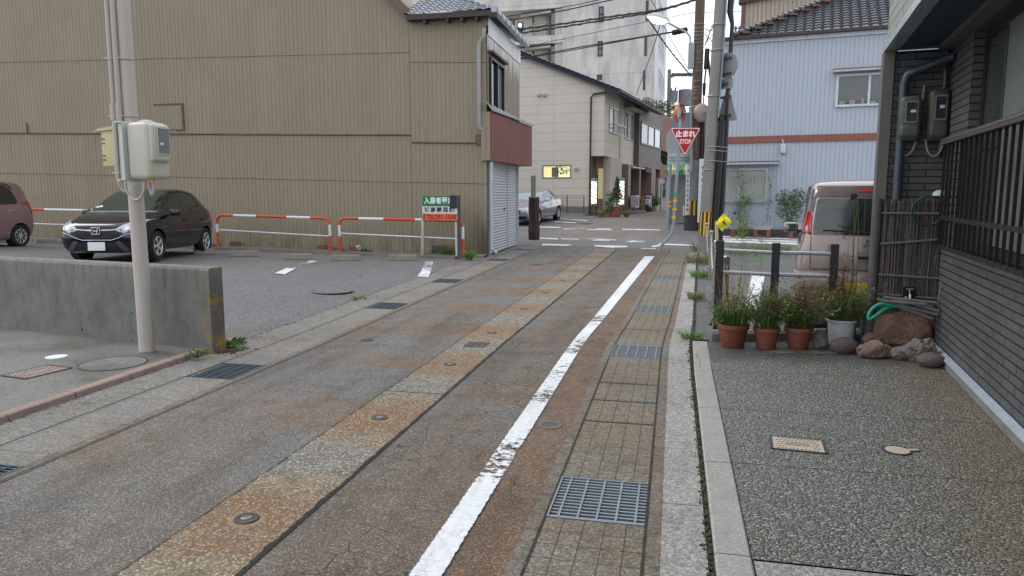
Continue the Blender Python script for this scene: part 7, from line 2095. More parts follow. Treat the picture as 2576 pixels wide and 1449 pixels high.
cable([(1270, 78, 27), (1400, 62, 27.2), (1550, 40, 27.4), (1660, 24, 27.5), (1756, -3, PBb.y)], .030, twist=True)
cable([(1280, 88, 27), (1400, 70, 27.2), (1550, 46, 27.4), (1660, 27, 27.5), (1770, -6, PBb.y)], .026, twist=True)
cable([(1330, 116, 27), (1480, 85, 27.2), (1640, 52, 27.5), (1755, 30, PBb.y)], .012, M_CG)
cable([(1310, 147, 27), (1440, 122, 27.2), (1600, 95, 27.5), (1690, 80, 27.6)], .022)
cable([(1310, 149, 27), (1440, 126, 27.2), (1600, 97, 27.5), (1690, 82, 27.6)], .018)
cable([(1632, 50, 27.6), (1680, 120, 30), (1739, 192, 34)], .026, twist=True)
cable([(1665, 56, 27.6), (1700, 120, 30), (1740, 188, 33)], .015, M_CG)
cable([(1600, 240, 50), (1640, 130, 36), (1662, 58, 28)], .022, M_CG)
cable([(1632, -10, 27), (1645, 12, 27.2), (1655, 30, 27.5)], .014)
cable([(1756, 32, 28), (1880, 28, 28)], .010, M_CG)
cable([(1780, 66, 28), (1880, 62, 40)], .010, M_CG)
cable([(1846, -10, 45), (1856, 70, 55)], .012, M_CG)
cable([(1856, -10, 45), (1864, 72, 55)], .012, M_CG)
cable([(1600, 262, 50), (1690, 258, 40), (1738, 250, 28)], .014, M_CG)
cable([(1606, 288, 50), (1690, 270, 40), (1738, 236, 28)], .012, M_CG)
def splice():
 c = P(1706, 81, 27.6); g = thing('splice_box', 'black cable splice box hanging left of the lamp arm', 'splice box', c)
 a = P(1690, 83, 27.6) - c; b = P(1730, 74, 27.6) - c
 MB().tube([a, a.lerp(b, .06), b.lerp(a, .06), b], [.04, .10, .10, .04], 12).build('case', M_BKP, g, smooth=30)
 m = MB()
 for f in (.25, .5, .75): p = a.lerp(b, f); m.tube([p, p + Vector((0, 0, -.13))], .012, 5)
 m.build('clip', M_BKP, g)
splice()
def corner_shop():
 Y = 30.5; a = P(1679, 577, Y); b = P(1735, 577, Y)
 c = Vector((a.x, Y, tz(a.x, Y))); F = Frame(c, R(-22)); px = F.px
 g = thing('corner_shop', 'small grey shuttered shop with a green and cream striped awning', 'shop', c, F.yaw)
 x1 = px(1800, 500)[0]; z1 = px(1700, 440)[1]; z0 = px(1700, 414)[1]
 MB().b2(0, x1 + 2, .3, 6, -.4, z0 + .6).build('wall', simple('grey_beige_shutter', (.30, .29, .265), .6, 0, .06, 2), g)
 n = NM('awning_stripes'); sx = n.sep(n.uv); f = n.math('FRACT', n.math('MULTIPLY', sx[0], 1.55)); cst = n.mix(n.math('GREATER_THAN', f, .5), (.62, .60, .40), (.01, .27, .08))
 ms = n.done(n.mix(n.math('MULTIPLY', n.noise(n.ob, 5, 4), .4), cst, (.35, .35, .28)), .7)
 m = MB(); xr = px(1737, 430)[0]; rows = []
 for (y, z) in ((.3, z0 + .05), (-.25, z0 - .22), (-.28, z1)): rows.append([(-.1 + (xr + .1) * k / 30, y + (.03 * math.sin(k * 1.9) if y < 0 else 0), z) for k in range(31)])
 uv = [[(-.1 + (xr + .1) * k / 30, q) for k in range(31)] for q in range(3)]
 m.grid(rows, uv); m.build('awning', ms, g, fix=False)
 m = MB(); m.b2(-.06, .10, -.12, .02, -.4, z1 + .02); m.build('gate_post', simple('pale_post', (.45, .5, .56)), g)
 m = MB()
 for k in range(26): m.b2(.2, .24, -.06, -.02, .1 + k * .115, .16 + k * .115)
 m.b2(.18, .19, -.06, -.02, 0, 3.0); m.b2(.26, .27, -.06, -.02, 0, 3.0); m.build('ladder_rail', M_GALV, g)
 MB().b2(.3, x1 + 1, .22, .29, .06, .10).build('bottom_rail', simple('pale_rail', (.5, .5, .5), .5), g)
 MB().b2(-.1, x1 + 2, 1.0, 6, z0 + .6, z0 + 2.2).build('upper_wall', simple('blue_grey_wall', (.22, .25, .28), .6), g)
corner_shop()
def stump():
 b = G(1343, 603); Y = b.y; g = thing('pole_stump', 'charred dark brown stump of an old wooden pole by the shutter', 'stump', b)
 h = P(1343, 495, Y).z - b.z
 n = NM('charred_wood'); c = n.mix(n.noise(n.mapping(n.ob, (14, 14, 1.5)), 1, 6, .7), (.012, .008, .009), (.07, .045, .04)); mt = n.done(c, .85, n.bump(n.noise(n.mapping(n.ob, (20, 20, 2)), 1, 5, .7), .8, .03))
 m = MB(); rows = []; rg = random.Random(5)
 for i in range(14):
  z = h * i / 13; r0 = .175 + .02 * math.sin(i * .7) * (1 - i / 13)
  rows.append([((r0 + .012 * math.sin(k * 2.1 + i * .4)) * math.cos(k / 22 * 6.2832), (r0 + .012 * math.sin(k * 2.1 + i * .4)) * math.sin(k / 22 * 6.2832), z) for k in range(23)])
 m.grid(rows); m.poly([rows[-1][k] for k in range(22)]); m.build('stump', mt, g, smooth=True)
 MB().lathe([(.185, 0), (.19, .02), (.19, .035), (.17, .04)], (0, 0, h - .03), 22).build('metal_cap', simple('grey_cap', (.3, .32, .30), .4, .4), g)
 MB().b2(-.085 - .02, .075 - .02, .0, .12, h, P(1336, 442, Y).z - b.z).build('thin_post', simple('mossy_post', (.26, .25, .21), .85, 0, .3, 6, streak=.3), g)
stump()
# ================================================================ CARS
def paint(name, rgb, metal=.3, rough=.22, coat=.8):
 n = NM(name); n.b.inputs['Coat Weight'].default_value = .35 if metal == 0 else coat; n.b.inputs['Coat Roughness'].default_value = .04
 f = n.noise(n.ob, 3, 4, .6)
 c = n.mix(n.math('MULTIPLY', n.smooth(n.sep(n.ob)[2], .40, .15), n.math('MULTIPLY', f, .18)), rgb, (.16, .15, .13))
 return n.done(c, rough, None, metal, spec=.5)
M_TY = simple('tyre_rubber', (.018, .018, .019), .85, 0, .2, 20)
M_TRIMB = simple('black_plastic', (.012, .012, .014), .4, 0, .1)
M_CHR = simple('chrome_trim', (.62, .64, .67), .12, .95, .04)
M_LENS = simple('clear_lens', (.42, .47, .52), .08, .2, .15, 9, spec=.9)
M_LENSR = simple('red_lens', (.42, .012, .018), .12, 0, .1, spec=.8)
M_CGL = simple('car_glass', (.012, .018, .018), .03, 0, .1, spec=1.0)
M_CGG = simple('car_glass_green', (.03, .045, .038), .04, 0, .3, 1.2, spec=1.0)
M_RIM = simple('alloy_rim', (.60, .61, .63), .35, .5, .05)
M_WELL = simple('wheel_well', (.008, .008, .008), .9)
M_PLW = simple('plate_white', (.72, .76, .78), .45, 0, .04)
M_PLY = simple('plate_yellow', (.68, .50, .03), .45, 0, .08)
def crom(tab, x):
 """smooth interpolation of station rows"""
 n = len(tab)
 for i in range(n - 1):
  a, b = tab[i], tab[i + 1]
  if (a[0] >= x >= b[0]) or (a[0] <= x <= b[0]):
   t = (x - a[0]) / (b[0] - a[0]); p = tab[max(i - 1, 0)]; q = tab[min(i + 2, n - 1)]; r = []
   for k in range(1, len(a)):
    m0 = (b[k] - p[k]) / max(1e-6, abs(b[0] - p[0])) * abs(b[0] - a[0]); m1 = (q[k] - a[k]) / max(1e-6, abs(q[0] - a[0])) * abs(b[0] - a[0])
    d = b[k] - a[k]
    if (m0 > 0) != (d > 0): m0 = 0
    if (m1 > 0) != (d > 0): m1 = 0
    lim = abs(3 * d); m0 = max(-lim, min(lim, m0)); m1 = max(-lim, min(lim, m1))
    r.append((2 * t ** 3 - 3 * t ** 2 + 1) * a[k] + (t ** 3 - 2 * t ** 2 + t) * m0 + (-2 * t ** 3 + 3 * t ** 2) * b[k] + (t ** 3 - t ** 2) * m1)
   return r
 return list(tab[-1][1:])
class Car:
 """x forward, y left; body lofted through stations (x, zbottom, zbelt, ztop, wsill, wmid, wbelt, wtop)"""
 def __init__(s, name, label, tab, mat, loc, yaw, axles, wr, hw, cat='car'):
  s.root = thing(name, label, cat, loc, yaw); s.tab = tab; s.hw = hw
  L = tab[0][0]; E_ = tab[-1][0]; N_ = 90; rows = []
  for i in range(N_ + 1):
   x = L + (E_ - L) * (.5 - .5 * math.cos(math.pi * i / N_)) * 1.0
   zb, zbl, zt, ws, wm, wb, wt_ = crom(tab, x)
   half = [(0, zb), (ws * .55, zb), (ws * .93, zb + .008), (ws, zb + .055), (ws + (wm - ws) * .6, zb + (zbl - zb) * .25), (wm, zb + (zbl - zb) * .50), (wm * .995, zb + (zbl - zb) * .72),
     (wb + (wm - wb) * .35, zbl - .045 - (zbl - zb) * .01), (wb, zbl), (wb + (wt_ - wb) * .33, zbl + (zt - zbl) * .33), (wb + (wt_ - wb) * .68, zbl + (zt - zbl) * .66),
     (wt_ + (wb - wt_) * .08, zbl + (zt - zbl) * .88), (wt_ * .94, zbl + (zt - zbl) * .965), (wt_ * .6, zbl + (zt - zbl) * .993), (0, zt)]
   full = half + [(-y, z) for (y, z) in reversed(half[1:-1])]
   out = []
   M_ = len(full)
   for k in range(M_):
    a, b = full[k], full[(k + 1) % M_]
    out.append((a[0] * .75 + b[0] * .25, a[1] * .75 + b[1] * .25)); out.append((a[0] * .25 + b[0] * .75, a[1] * .25 + b[1] * .75))
   rows.append([(x, y, z) for (y, z) in out])
  bm = bmesh.new(); vv = [[bm.verts.new(p) for p in r] for r in rows]; M_ = len(vv[0])
  for i in range(N_):
   for k in range(M_): bm.faces.new((vv[i][k], vv[i][(k + 1) % M_], vv[i + 1][(k + 1) % M_], vv[i + 1][k]))
  bm.faces.new(vv[0]); bm.faces.new(list(reversed(vv[-1])))
  bmesh.ops.recalc_face_normals(bm, faces=bm.faces)
  me = bpy.data.meshes.new('body'); bm.to_mesh(me); bm.free()
  s.bvh = None
  body = bpy.data.objects.new('body', me); col.objects.link(body)
  cutters = []
  for ax in axles:
   for sy in (-1, 1):
    cb = bmesh.new(); bmesh.ops.create_cone(cb, cap_ends=True, segments=40, radius1=wr * 1.17, radius2=wr * 1.17, depth=.30, matrix=Matrix.Translation((ax, sy * (hw - .08), wr * 1.02)) @ Matrix.Rotation(math.pi / 2, 4, 'X'))
    cm = bpy.data.meshes.new('cut'); cb.to_mesh(cm); cb.free(); co = bpy.data.objects.new('cut', cm); col.objects.link(co); cutters.append(co)
    md = body.modifiers.new('b', 'BOOLEAN'); md.operation = 'DIFFERENCE'; md.solver = 'EXACT'; md.object = co
  dg = bpy.context.evaluated_depsgraph_get(); dg.update()
  me2 = bpy.data.meshes.new_from_object(body.evaluated_get(dg))
  body.modifiers.clear(); body.data = me2; me2.name = 'body'
  for co in cutters: bpy.data.objects.remove(co)
  me2.materials.clear(); me2.materials.append(mat)
  me2.polygons.foreach_set('use_smooth', [True] * len(me2.polygons))
  try: me2.set_sharp_from_angle(angle=R(38))
  except Exception: pass
  body.parent = s.root; s.body = body
  b2 = bmesh.new(); b2.from_mesh(me); s.bvh = BVHTree.FromBMesh(b2); b2.free()
  for ax in axles:
   m = MB(); m.b2(ax - wr * 1.13, ax + wr * 1.13, -hw + .24, hw - .24, wr * .5, wr * 2.1)
  s.wheels(axles, wr)
 def wheels(s, axles, wr, w=.19):
  first = None
  for ax in axles:
   for sy in (1, -1):
    if first is None:
     pv = bpy.data.objects.new('wheel', None)
     prof = [(wr * .66, -w / 2 + .015), (wr * .93, -w / 2), (wr * .985, -w / 2 + .02), (wr, -w / 4), (wr, w / 4), (wr * .985, w / 2 - .02), (wr * .93, w / 2), (wr * .66, w / 2 - .015), (wr * .64, w / 2 - .05), (wr * .64, -w / 2 + .05)]
     Mx = Matrix.Rotation(-math.pi / 2, 4, 'X')
     wheel = MB().lathe(prof, (0, 0, 0), 40, Mx).build('wheel', M_TY, s.root, smooth=40)
     m = MB()
     m.lathe([(wr * .66, w / 2 - .016), (wr * .62, w / 2 - .012), (wr * .60, w / 2 - .03), (wr * .60, w / 2 - .055), (wr * .61, w / 2 - .06)], (0, 0, 0), 40, Mx, False)
     ns = s.spokes
     for k in range(ns):
      a = 2 * math.pi * k / ns; da = s.spw
      def q(r, an, y): return (r * math.cos(an), y, r * math.sin(an))
      m.prism([q(wr * .12, a - da * 1.5, w / 2 - .022), q(wr * .605, a - da, w / 2 - .018), q(wr * .605, a + da, w / 2 - .018), q(wr * .12, a + da * 1.5, w / 2 - .022)], (0, -.02, 0))
     m.lathe([(wr * .16, w / 2 - .045), (wr * .16, w / 2 - .018), (.001, w / 2 - .012)], (0, 0, 0), 20, Mx)
     rim = m.build('rim', M_RIM, wheel)
     MB().lathe([(wr * .60, w / 2 - .07), (.002, w / 2 - .07)], (0, 0, 0), 24, Mx).build('brake', simple('brake_dark', (.03, .03, .03), .6, .3), wheel)
     bpy.data.objects.remove(pv); first = wheel; o = wheel
    else:
     o = copy_tree(first, s.root)
    o.location = (ax, sy * (s.hw - .10), wr); o.rotation_euler = (0, 0, 0 if sy > 0 else math.pi)
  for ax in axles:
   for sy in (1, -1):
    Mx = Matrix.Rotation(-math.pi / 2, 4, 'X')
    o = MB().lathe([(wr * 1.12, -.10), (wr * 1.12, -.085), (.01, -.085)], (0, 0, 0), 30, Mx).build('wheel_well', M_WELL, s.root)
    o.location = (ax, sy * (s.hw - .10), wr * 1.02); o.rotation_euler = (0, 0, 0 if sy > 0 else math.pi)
 spokes = 5; spw = .17
 def hit(s, view, a, b):
  if view == 'side': o, d = Vector((a, 3, b)), Vector((0, -1, 0))
  elif view == 'sideR': o, d = Vector((a, -3, b)), Vector((0, 1, 0))
  elif view == 'front': o, d = Vector((4, a, b)), Vector((-1, 0, 0))
  elif view == 'rear': o, d = Vector((-4, a, b)), Vector((1, 0, 0))
  elif view == 'top': o, d = Vector((a, b, 4)), Vector((0, 0, -1))
  h = s.bvh.ray_cast(o, d)
  if h[0] is None:
   h = s.bvh.find_nearest(o + d * 2.2); return h[0], h[1]
  return h[0], (h[1] if h[1].dot(d) < 0 else -h[1])
 def decal(s, name, view, pts, mat, off=.004, step=.06, parent=None, tuck=True, label=None):
  n = len(pts); bv = []
  for i in range(n):
   a, b = Vector(pts[i]), Vector(pts[(i + 1) % n]); k = max(1, int((b - a).length / step))
   for j in range(k): bv.append(a.lerp(b, j / k))
  nb = len(bv)
  xs = [p.x for p in bv]; ys = [p.y for p in bv]
  inner = []
  def inside(p):
   c = False
   for i in range(nb):
    a, b = bv[i], bv[(i + 1) % nb]
    if (a.y > p.y) != (b.y > p.y) and p.x < (b.x - a.x) * (p.y - a.y) / (b.y - a.y) + a.x: c = not c
   return c
  y = min(ys) + step * .6
  while y < max(ys):
   x = min(xs) + step * .6
   while x < max(xs):
    p = Vector((x, y))
    if inside(p) and min((q - p).length for q in bv) > step * .35: inner.append(p)
    x += step
   y += step
  V, E_, F_, *_ = delaunay_2d_cdt([Vector((p.x, p.y)) for p in bv + inner], [(i, (i + 1) % nb) for i in range(nb)], [], 1, 1e-5)
  m = MB(); outv = []
  for k, p in enumerate(V):
   c, nn = s.hit(view, p.x, p.y); outv.append((c + nn * off))
  m.v = outv; m.f = [tuple(f) for f in F_]
  if tuck:
   base = len(m.v)
   for k in range(nb):
    c, nn = s.hit(view, V[k].x, V[k].y); m.v.append(c - nn * .003)
   for k in range(nb): m.f.append((k, (k + 1) % nb, base + (k + 1) % nb, base + k))
  o = m.build(name, mat, parent or s.root, smooth=60)
  if label: o['label'] = label
  return o
 def line(s, name, view, pts, w, mat, off=.003, parent=None, closed=False):
  m = MB(); P_ = []
  for i in range(len(pts) - 1):
   a, b = Vector(pts[i]), Vector(pts[i + 1]); k = max(1, int((b - a).length / .06))
   for j in range(k): P_.append(a.lerp(b, j / k))
  P_.append(Vector(pts[-1]))
  q = []
  for p in P_:
   c, nn = s.hit(view, p.x, p.y); q.append(c + nn * off * .3)
  m.tube(q, w / 2, 6); return m.build(name, mat, parent or s.root, smooth=True)
 def mir(s, x, y, z, mat, gl):
  for sy, nm in ((1, 'side_mirror'), (-1, 'side_mirror')):
   m = rounded_box(x - .05, x + .07, 0, .20, z, z + .14, .045)
   m.v = [Vector((p.x - (p.y) * .15, sy * (y + p.y), p.z)) for p in m.v]
   o = m.build(nm, mat, s.root, smooth=True)
   g = MB().b2(x - .068, x - .055, sy * (y + .03), sy * (y + .18), z + .02, z + .12).build('mirror_glass', M_CGL, o)
   MB().b2(x - .0, x + .05, sy * (y - .06), sy * (y + .02), z + .0, z + .04).build('mirror_arm', M_TRIMB, o)
def yaw_to(dx, dy): return math.atan2(dy, dx)
Car.spokes = 5; Car.spw = .22
tab = [(1.985, .30, .60, .66, .34, .46, .44, .22), (1.96, .23, .64, .72, .50, .62, .58, .36), (1.88, .20, .70, .78, .63, .735, .69, .46), (1.72, .19, .76, .85, .72, .80, .755, .54), (1.45, .19, .83, .93, .77, .832, .785, .60), (1.15, .19, .89, .99, .785, .842, .79, .62),
       (.98, .19, .92, 1.03, .79, .845, .79, .625), (.70, .19, .945, 1.17, .79, .847, .785, .60), (.40, .19, .955, 1.33, .79, .847, .78, .575), (.12, .19, .96, 1.445, .79, .847, .775, .56), (-.20, .19, .965, 1.505, .79, .847, .775, .56), (-.60, .19, .975, 1.525, .79, .847, .77, .56),
       (-1.05, .19, .99, 1.505, .79, .845, .765, .55), (-1.40, .20, 1.01, 1.455, .785, .84, .76, .53), (-1.65, .21, 1.03, 1.37, .77, .83, .75, .50), (-1.82, .23, 1.03, 1.22, .74, .80, .72, .50), (-1.92, .26, .98, 1.06, .68, .76, .68, .50), (-1.97, .32, .84, .90, .58, .68, .60, .42), (-1.985, .40, .72, .78, .45, .55, .5, .3)]
def lot_at(X, Y): s, t = to_st(X, Y); return lot_z(s, t)
def black_car():
 X, Y = -8.17, 16.2
 z = .20
 c = Car('parked_car', 'black hatchback with chrome grille parked nose-out behind the beige pole', tab, paint('black_car_paint', (.003, .004, .010), .0, .12), (X, Y, z), -math.pi / 2 + R(1.5), (1.19, -1.34), .305, .848)
 r = c.root
 r.rotation_euler = (R(0.0), R(-1.2), r.rotation_euler.z)
 c.decal('windscreen', 'front', [(-.70, 1.02), (.70, 1.02), (.66, 1.10), (.545, 1.435), (.3, 1.475), (-.3, 1.475), (-.545, 1.435), (-.66, 1.10)], M_CGG, step=.07)
 for v in ('side', 'sideR'):
  c.decal('side_window', v, [(.62, .99), (.35, 1.22), (.05, 1.39), (-.25, 1.42), (-.27, 1.0)], M_CGL)
  c.decal('side_window', v, [(-.31, 1.0), (-.29, 1.42), (-.75, 1.42), (-1.05, 1.37), (-1.24, 1.18), (-1.25, 1.03)], M_CGL)
  c.decal('quarter_window', v, [(-1.30, 1.05), (-1.29, 1.19), (-1.12, 1.36), (-1.32, 1.32), (-1.52, 1.12)], M_CGL)
  c.decal('quarter_window', v, [(.90, .985), (.67, .985), (.56, 1.07), (.62, 1.09)], M_CGL, step=.04)
  c.line('door_seam', v, [(.62, .96), (.70, .6), (.68, .28)], .006, M_TRIMB); c.line('door_seam', v, [(-.29, .98), (-.30, .5), (-.25, .28)], .006, M_TRIMB); c.line('door_seam', v, [(-1.27, 1.02), (-1.18, .7), (-.98, .55), (-.88, .28)], .006, M_TRIMB)
  c.line('crease', v, [(.75, .62), (.2, .56), (-.5, .58), (-.95, .64)], .008, simple('crease_paint', (.05, .05, .06), .2, .5))
  c.line('crease', v, [(-.3, .80), (-.9, .84), (-1.6, .90)], .008, MATS['crease_paint'])
  c.line('window_visor', v, [(.55, 1.06), (.30, 1.27), (.0, 1.425), (-.5, 1.45), (-1.0, 1.42), (-1.2, 1.30)], .022, M_TRIMB)
  for x in (-.10, -1.05):
   c.decal('door_handle', v, [(x, .80), (x - .17, .81), (x - .17, .84), (x, .83)], M_TRIMB, off=.022, step=.05)
  c.decal('tail_light', v, [(-1.60, .78), (-1.70, 1.04), (-1.90, 1.02), (-1.93, .86), (-1.80, .80)], M_LENSR, off=.008)
 for sy in (1, -1):
  f = lambda p: [(y * sy, z_) for y, z_ in p]
  h = c.decal('headlight', 'front', f([(.36, .665), (.52, .60), (.70, .70), (.795, .86), (.72, .85), (.50, .76)]), M_LENS, off=.006, step=.045)
  c.line('headlight_edge', 'front', f([(.36, .655), (.52, .59), (.71, .69), (.80, .86)]), .014, M_CHR, parent=h)
  c.decal('headlight_bulb', 'front', f([(.52, .655), (.56, .64), (.60, .66), (.61, .70), (.57, .72), (.53, .70)]), M_CHR, off=.012, step=.03, parent=h)
  c.decal('fog_recess', 'front', f([(.46, .24), (.72, .28), (.74, .44), (.66, .44), (.52, .30)]), M_TRIMB, off=.006, step=.05)
  c.decal('bumper_wing', 'front', f([(.36, .42), (.44, .44), (.60, .27), (.56, .22), (.50, .22)]), simple('satin_grey', (.10, .105, .12), .3, .5), off=.012, step=.05)
 g = c.decal('grille', 'front', [(-.52, .60), (-.38, .52), (-.24, .475), (.24, .475), (.38, .52), (.52, .60), (.46, .69), (.3, .705), (-.3, .705), (-.46, .69)], M_TRIMB, off=.006, step=.05)
 c.line('chrome_strip', 'front', [(-.50, .72), (-.40, .665), (-.26, .648), (-.08, .645)], .030, M_CHR, parent=g); c.line('chrome_strip', 'front', [(.50, .72), (.40, .665), (.26, .648), (.08, .645)], .030, M_CHR, parent=g)
 c.line('lower_chrome', 'front', [(-.70, .60), (-.56, .57), (-.42, .50), (-.28, .455), (.28, .455), (.42, .50), (.56, .57), (.70, .60)], .014, M_CHR, parent=g)
 c.decal('lower_grille', 'front', [(-.50, .235), (.50, .235), (.34, .40), (-.34, .40)], M_TRIMB, off=.003, step=.06)
 p, nn = c.hit('front', 0, .64)
 e = MB().bbox_bev(-.0, .012, -.075, .075, -.055, .055, .004).build('emblem', simple('emblem_field', (.03, .03, .04), .3), r); e.location = (p.x + .016, 0, .635)
 m = MB()
 ring = [(.014, .082 * x, .066 * y) for x, y in ((-1, -.6), (-.85, -1), (.85, -1), (1, -.6), (1, .75), (.9, 1), (-.9, 1), (-1, .75))]
 for a, b in zip(ring, ring[1:] + ring[:1]): m.tube([a, b], .007, 6)
 m.tube([(.016, -.047, .05), (.016, -.030, -.05)], .011, 6); m.tube([(.016, .047, .05), (.016, .030, -.05)], .011, 6); m.tube([(.016, -.035, -.002), (.016, .035, -.002)], .010, 6)
 m.build('emblem_letter', M_CHR, e)
 MB().b2(0, .012, -.165, .165, -.082, .082).build('number_plate', M_PLW, r).location = (c.hit('front', 0, .36)[0].x + .02, 0, .335)
 c.mir(.56, .84, .92, c.body.data.materials[0], M_CGL)
 c.decal('cowl', 'front', [(-.70, .99), (.70, .99), (.69, 1.02), (-.69, 1.02)], simple('cowl_grey', (.16, .19, .24), .4), off=.006)
 p, _ = c.hit('front', -.50, 1.10); m = MB().box((0, 0, 0), (.01, .14, .10), M=Matrix.Rotation(R(-35), 4, 'Y') @ Matrix.Rotation(.3, 4, 'X')); o = m.build('dashboard_paper', MATS['paper_white'], r); o.location = (p.x + .012, -.52, 1.085)
black_car()
Car.spokes = 9; Car.spw = .085
tab2 = [(1.70, .30, .62, .70, .34, .46, .44, .25), (1.66, .22, .70, .80, .52, .60, .56, .42), (1.50, .19, .82, .92, .66, .70, .66, .52), (1.15, .18, .92, 1.02, .69, .735, .69, .56), (.95, .18, .96, 1.10, .695, .738, .69, .56), (.70, .18, .98, 1.36, .695, .738, .69, .56), (.45, .18, .99, 1.56, .695, .738, .685, .565),
  (.1, .18, 1.0, 1.635, .695, .738, .68, .57), (-.5, .18, 1.0, 1.65, .695, .738, .68, .57), (-1.1, .18, 1.02, 1.635, .695, .738, .675, .565), (-1.40, .19, 1.03, 1.59, .69, .735, .67, .55), (-1.56, .22, 1.03, 1.46, .675, .72, .66, .54), (-1.64, .25, 1.0, 1.25, .65, .70, .64, .52), (-1.685, .29, .90, 1.02, .60, .66, .60, .48), (-1.70, .36, .70, .76, .5, .56, .5, .4)]
def mauve_car():
 yaw = -math.pi / 2 - R(8); fx = Vector((math.cos(yaw), math.sin(yaw), 0)); lf = Vector((-math.sin(yaw), math.cos(yaw), 0))
 wp = P(47, 600, 18.1); wp.z = 0
 c0 = wp - lf * .66 + fx * 1.18
 zz = P(47, 622, 18.0).z
 c = Car('parked_car', 'mauve boxy kei car cut off by the left edge of the picture', tab2, paint('mauve_paint', (.30, .195, .22), .45, .28), (c0.x, c0.y, zz), yaw, (1.22, -1.20), .275, .738)
 for v in ('side',):
  c.decal('side_window', v, [(.62, 1.03), (.38, 1.36), (.12, 1.50), (-.26, 1.53), (-.28, 1.05)], M_CGL); c.decal('side_window', v, [(-.33, 1.05), (-.31, 1.53), (-.95, 1.52), (-1.10, 1.42), (-1.22, 1.20), (-1.24, 1.12), (-1.16, 1.06)], M_CGL)
  c.line('window_visor', v, [(-.33, 1.56), (-1.0, 1.55), (-1.16, 1.43)], .03, M_TRIMB)
  c.line('door_seam', v, [(-1.36, 1.45), (-1.40, 1.0), (-1.32, .72), (-1.52, .58)], .006, simple('mauve_seam', (.06, .03, .035), .5))
  c.line('door_seam', v, [(-.30, 1.5), (-.31, .3)], .006, MATS['mauve_seam'])
  c.line('crease', v, [(.6, .70), (-.3, .66), (-.9, .68)], .008, simple('mauve_crease', (.30, .20, .22), .3))
  c.decal('door_handle', v, [(-.92, .88), (-1.10, .885), (-1.10, .92), (-.92, .915)], M_CHR, off=.022, step=.05)
  c.decal('fuel_flap', v, [(-1.42, .80), (-1.42, .95), (-1.57, .95), (-1.57, .80)], c.body.data.materials[0], off=.002, step=.05)
  c.decal('tail_light', v, [(-1.60, .78), (-1.57, 1.0), (-1.58, 1.14), (-1.66, 1.12), (-1.70, .80)], M_LENSR, off=.012, step=.04)
 for sy in (1, -1): c.decal('tail_light', 'rear', [(sy * .50, .78), (sy * .66, .78), (sy * .66, 1.14), (sy * .58, 1.12), (sy * .52, .95)], M_LENSR, off=.014, step=.05)
 c.decal('rear_window', 'rear', [(-.52, 1.10), (.52, 1.10), (.47, 1.46), (-.47, 1.46)], M_CGL)
 MB().b2(-.012, 0, -.165, .165, -.082, .082).build('number_plate', M_PLY, c.root).location = (-1.72, 0, .62)
 c.mir(.60, .74, .98, c.body.data.materials[0], M_CGL)
mauve_car()
Car.spokes = 7; Car.spw = .13
tab3 = [(2.22, .34, .58, .62, .40, .55, .5, .3), (2.17, .26, .62, .68, .62, .70, .64, .45), (2.0, .20, .66, .74, .74, .80, .74, .55), (1.6, .19, .74, .83, .80, .845, .79, .62), (1.15, .19, .82, .92, .81, .85, .80, .64), (.85, .19, .86, .97, .81, .85, .80, .64), (.55, .19, .88, 1.12, .81, .85, .79, .62), (.2, .19, .89, 1.31, .81, .85, .78, .58),
  (-.1, .19, .90, 1.395, .81, .85, .775, .57), (-.5, .19, .905, 1.42, .81, .85, .775, .57), (-.9, .19, .91, 1.39, .81, .85, .775, .565), (-1.2, .19, .93, 1.28, .81, .85, .78, .57), (-1.5, .2, .95, 1.10, .81, .848, .785, .60), (-1.7, .21, .96, 1.01, .80, .84, .78, .62), (-2.0, .24, .93, .97, .77, .81, .75, .62), (-2.15, .28, .84, .90, .70, .75, .70, .58), (-2.2, .36, .66, .72, .6, .66, .6, .45)]
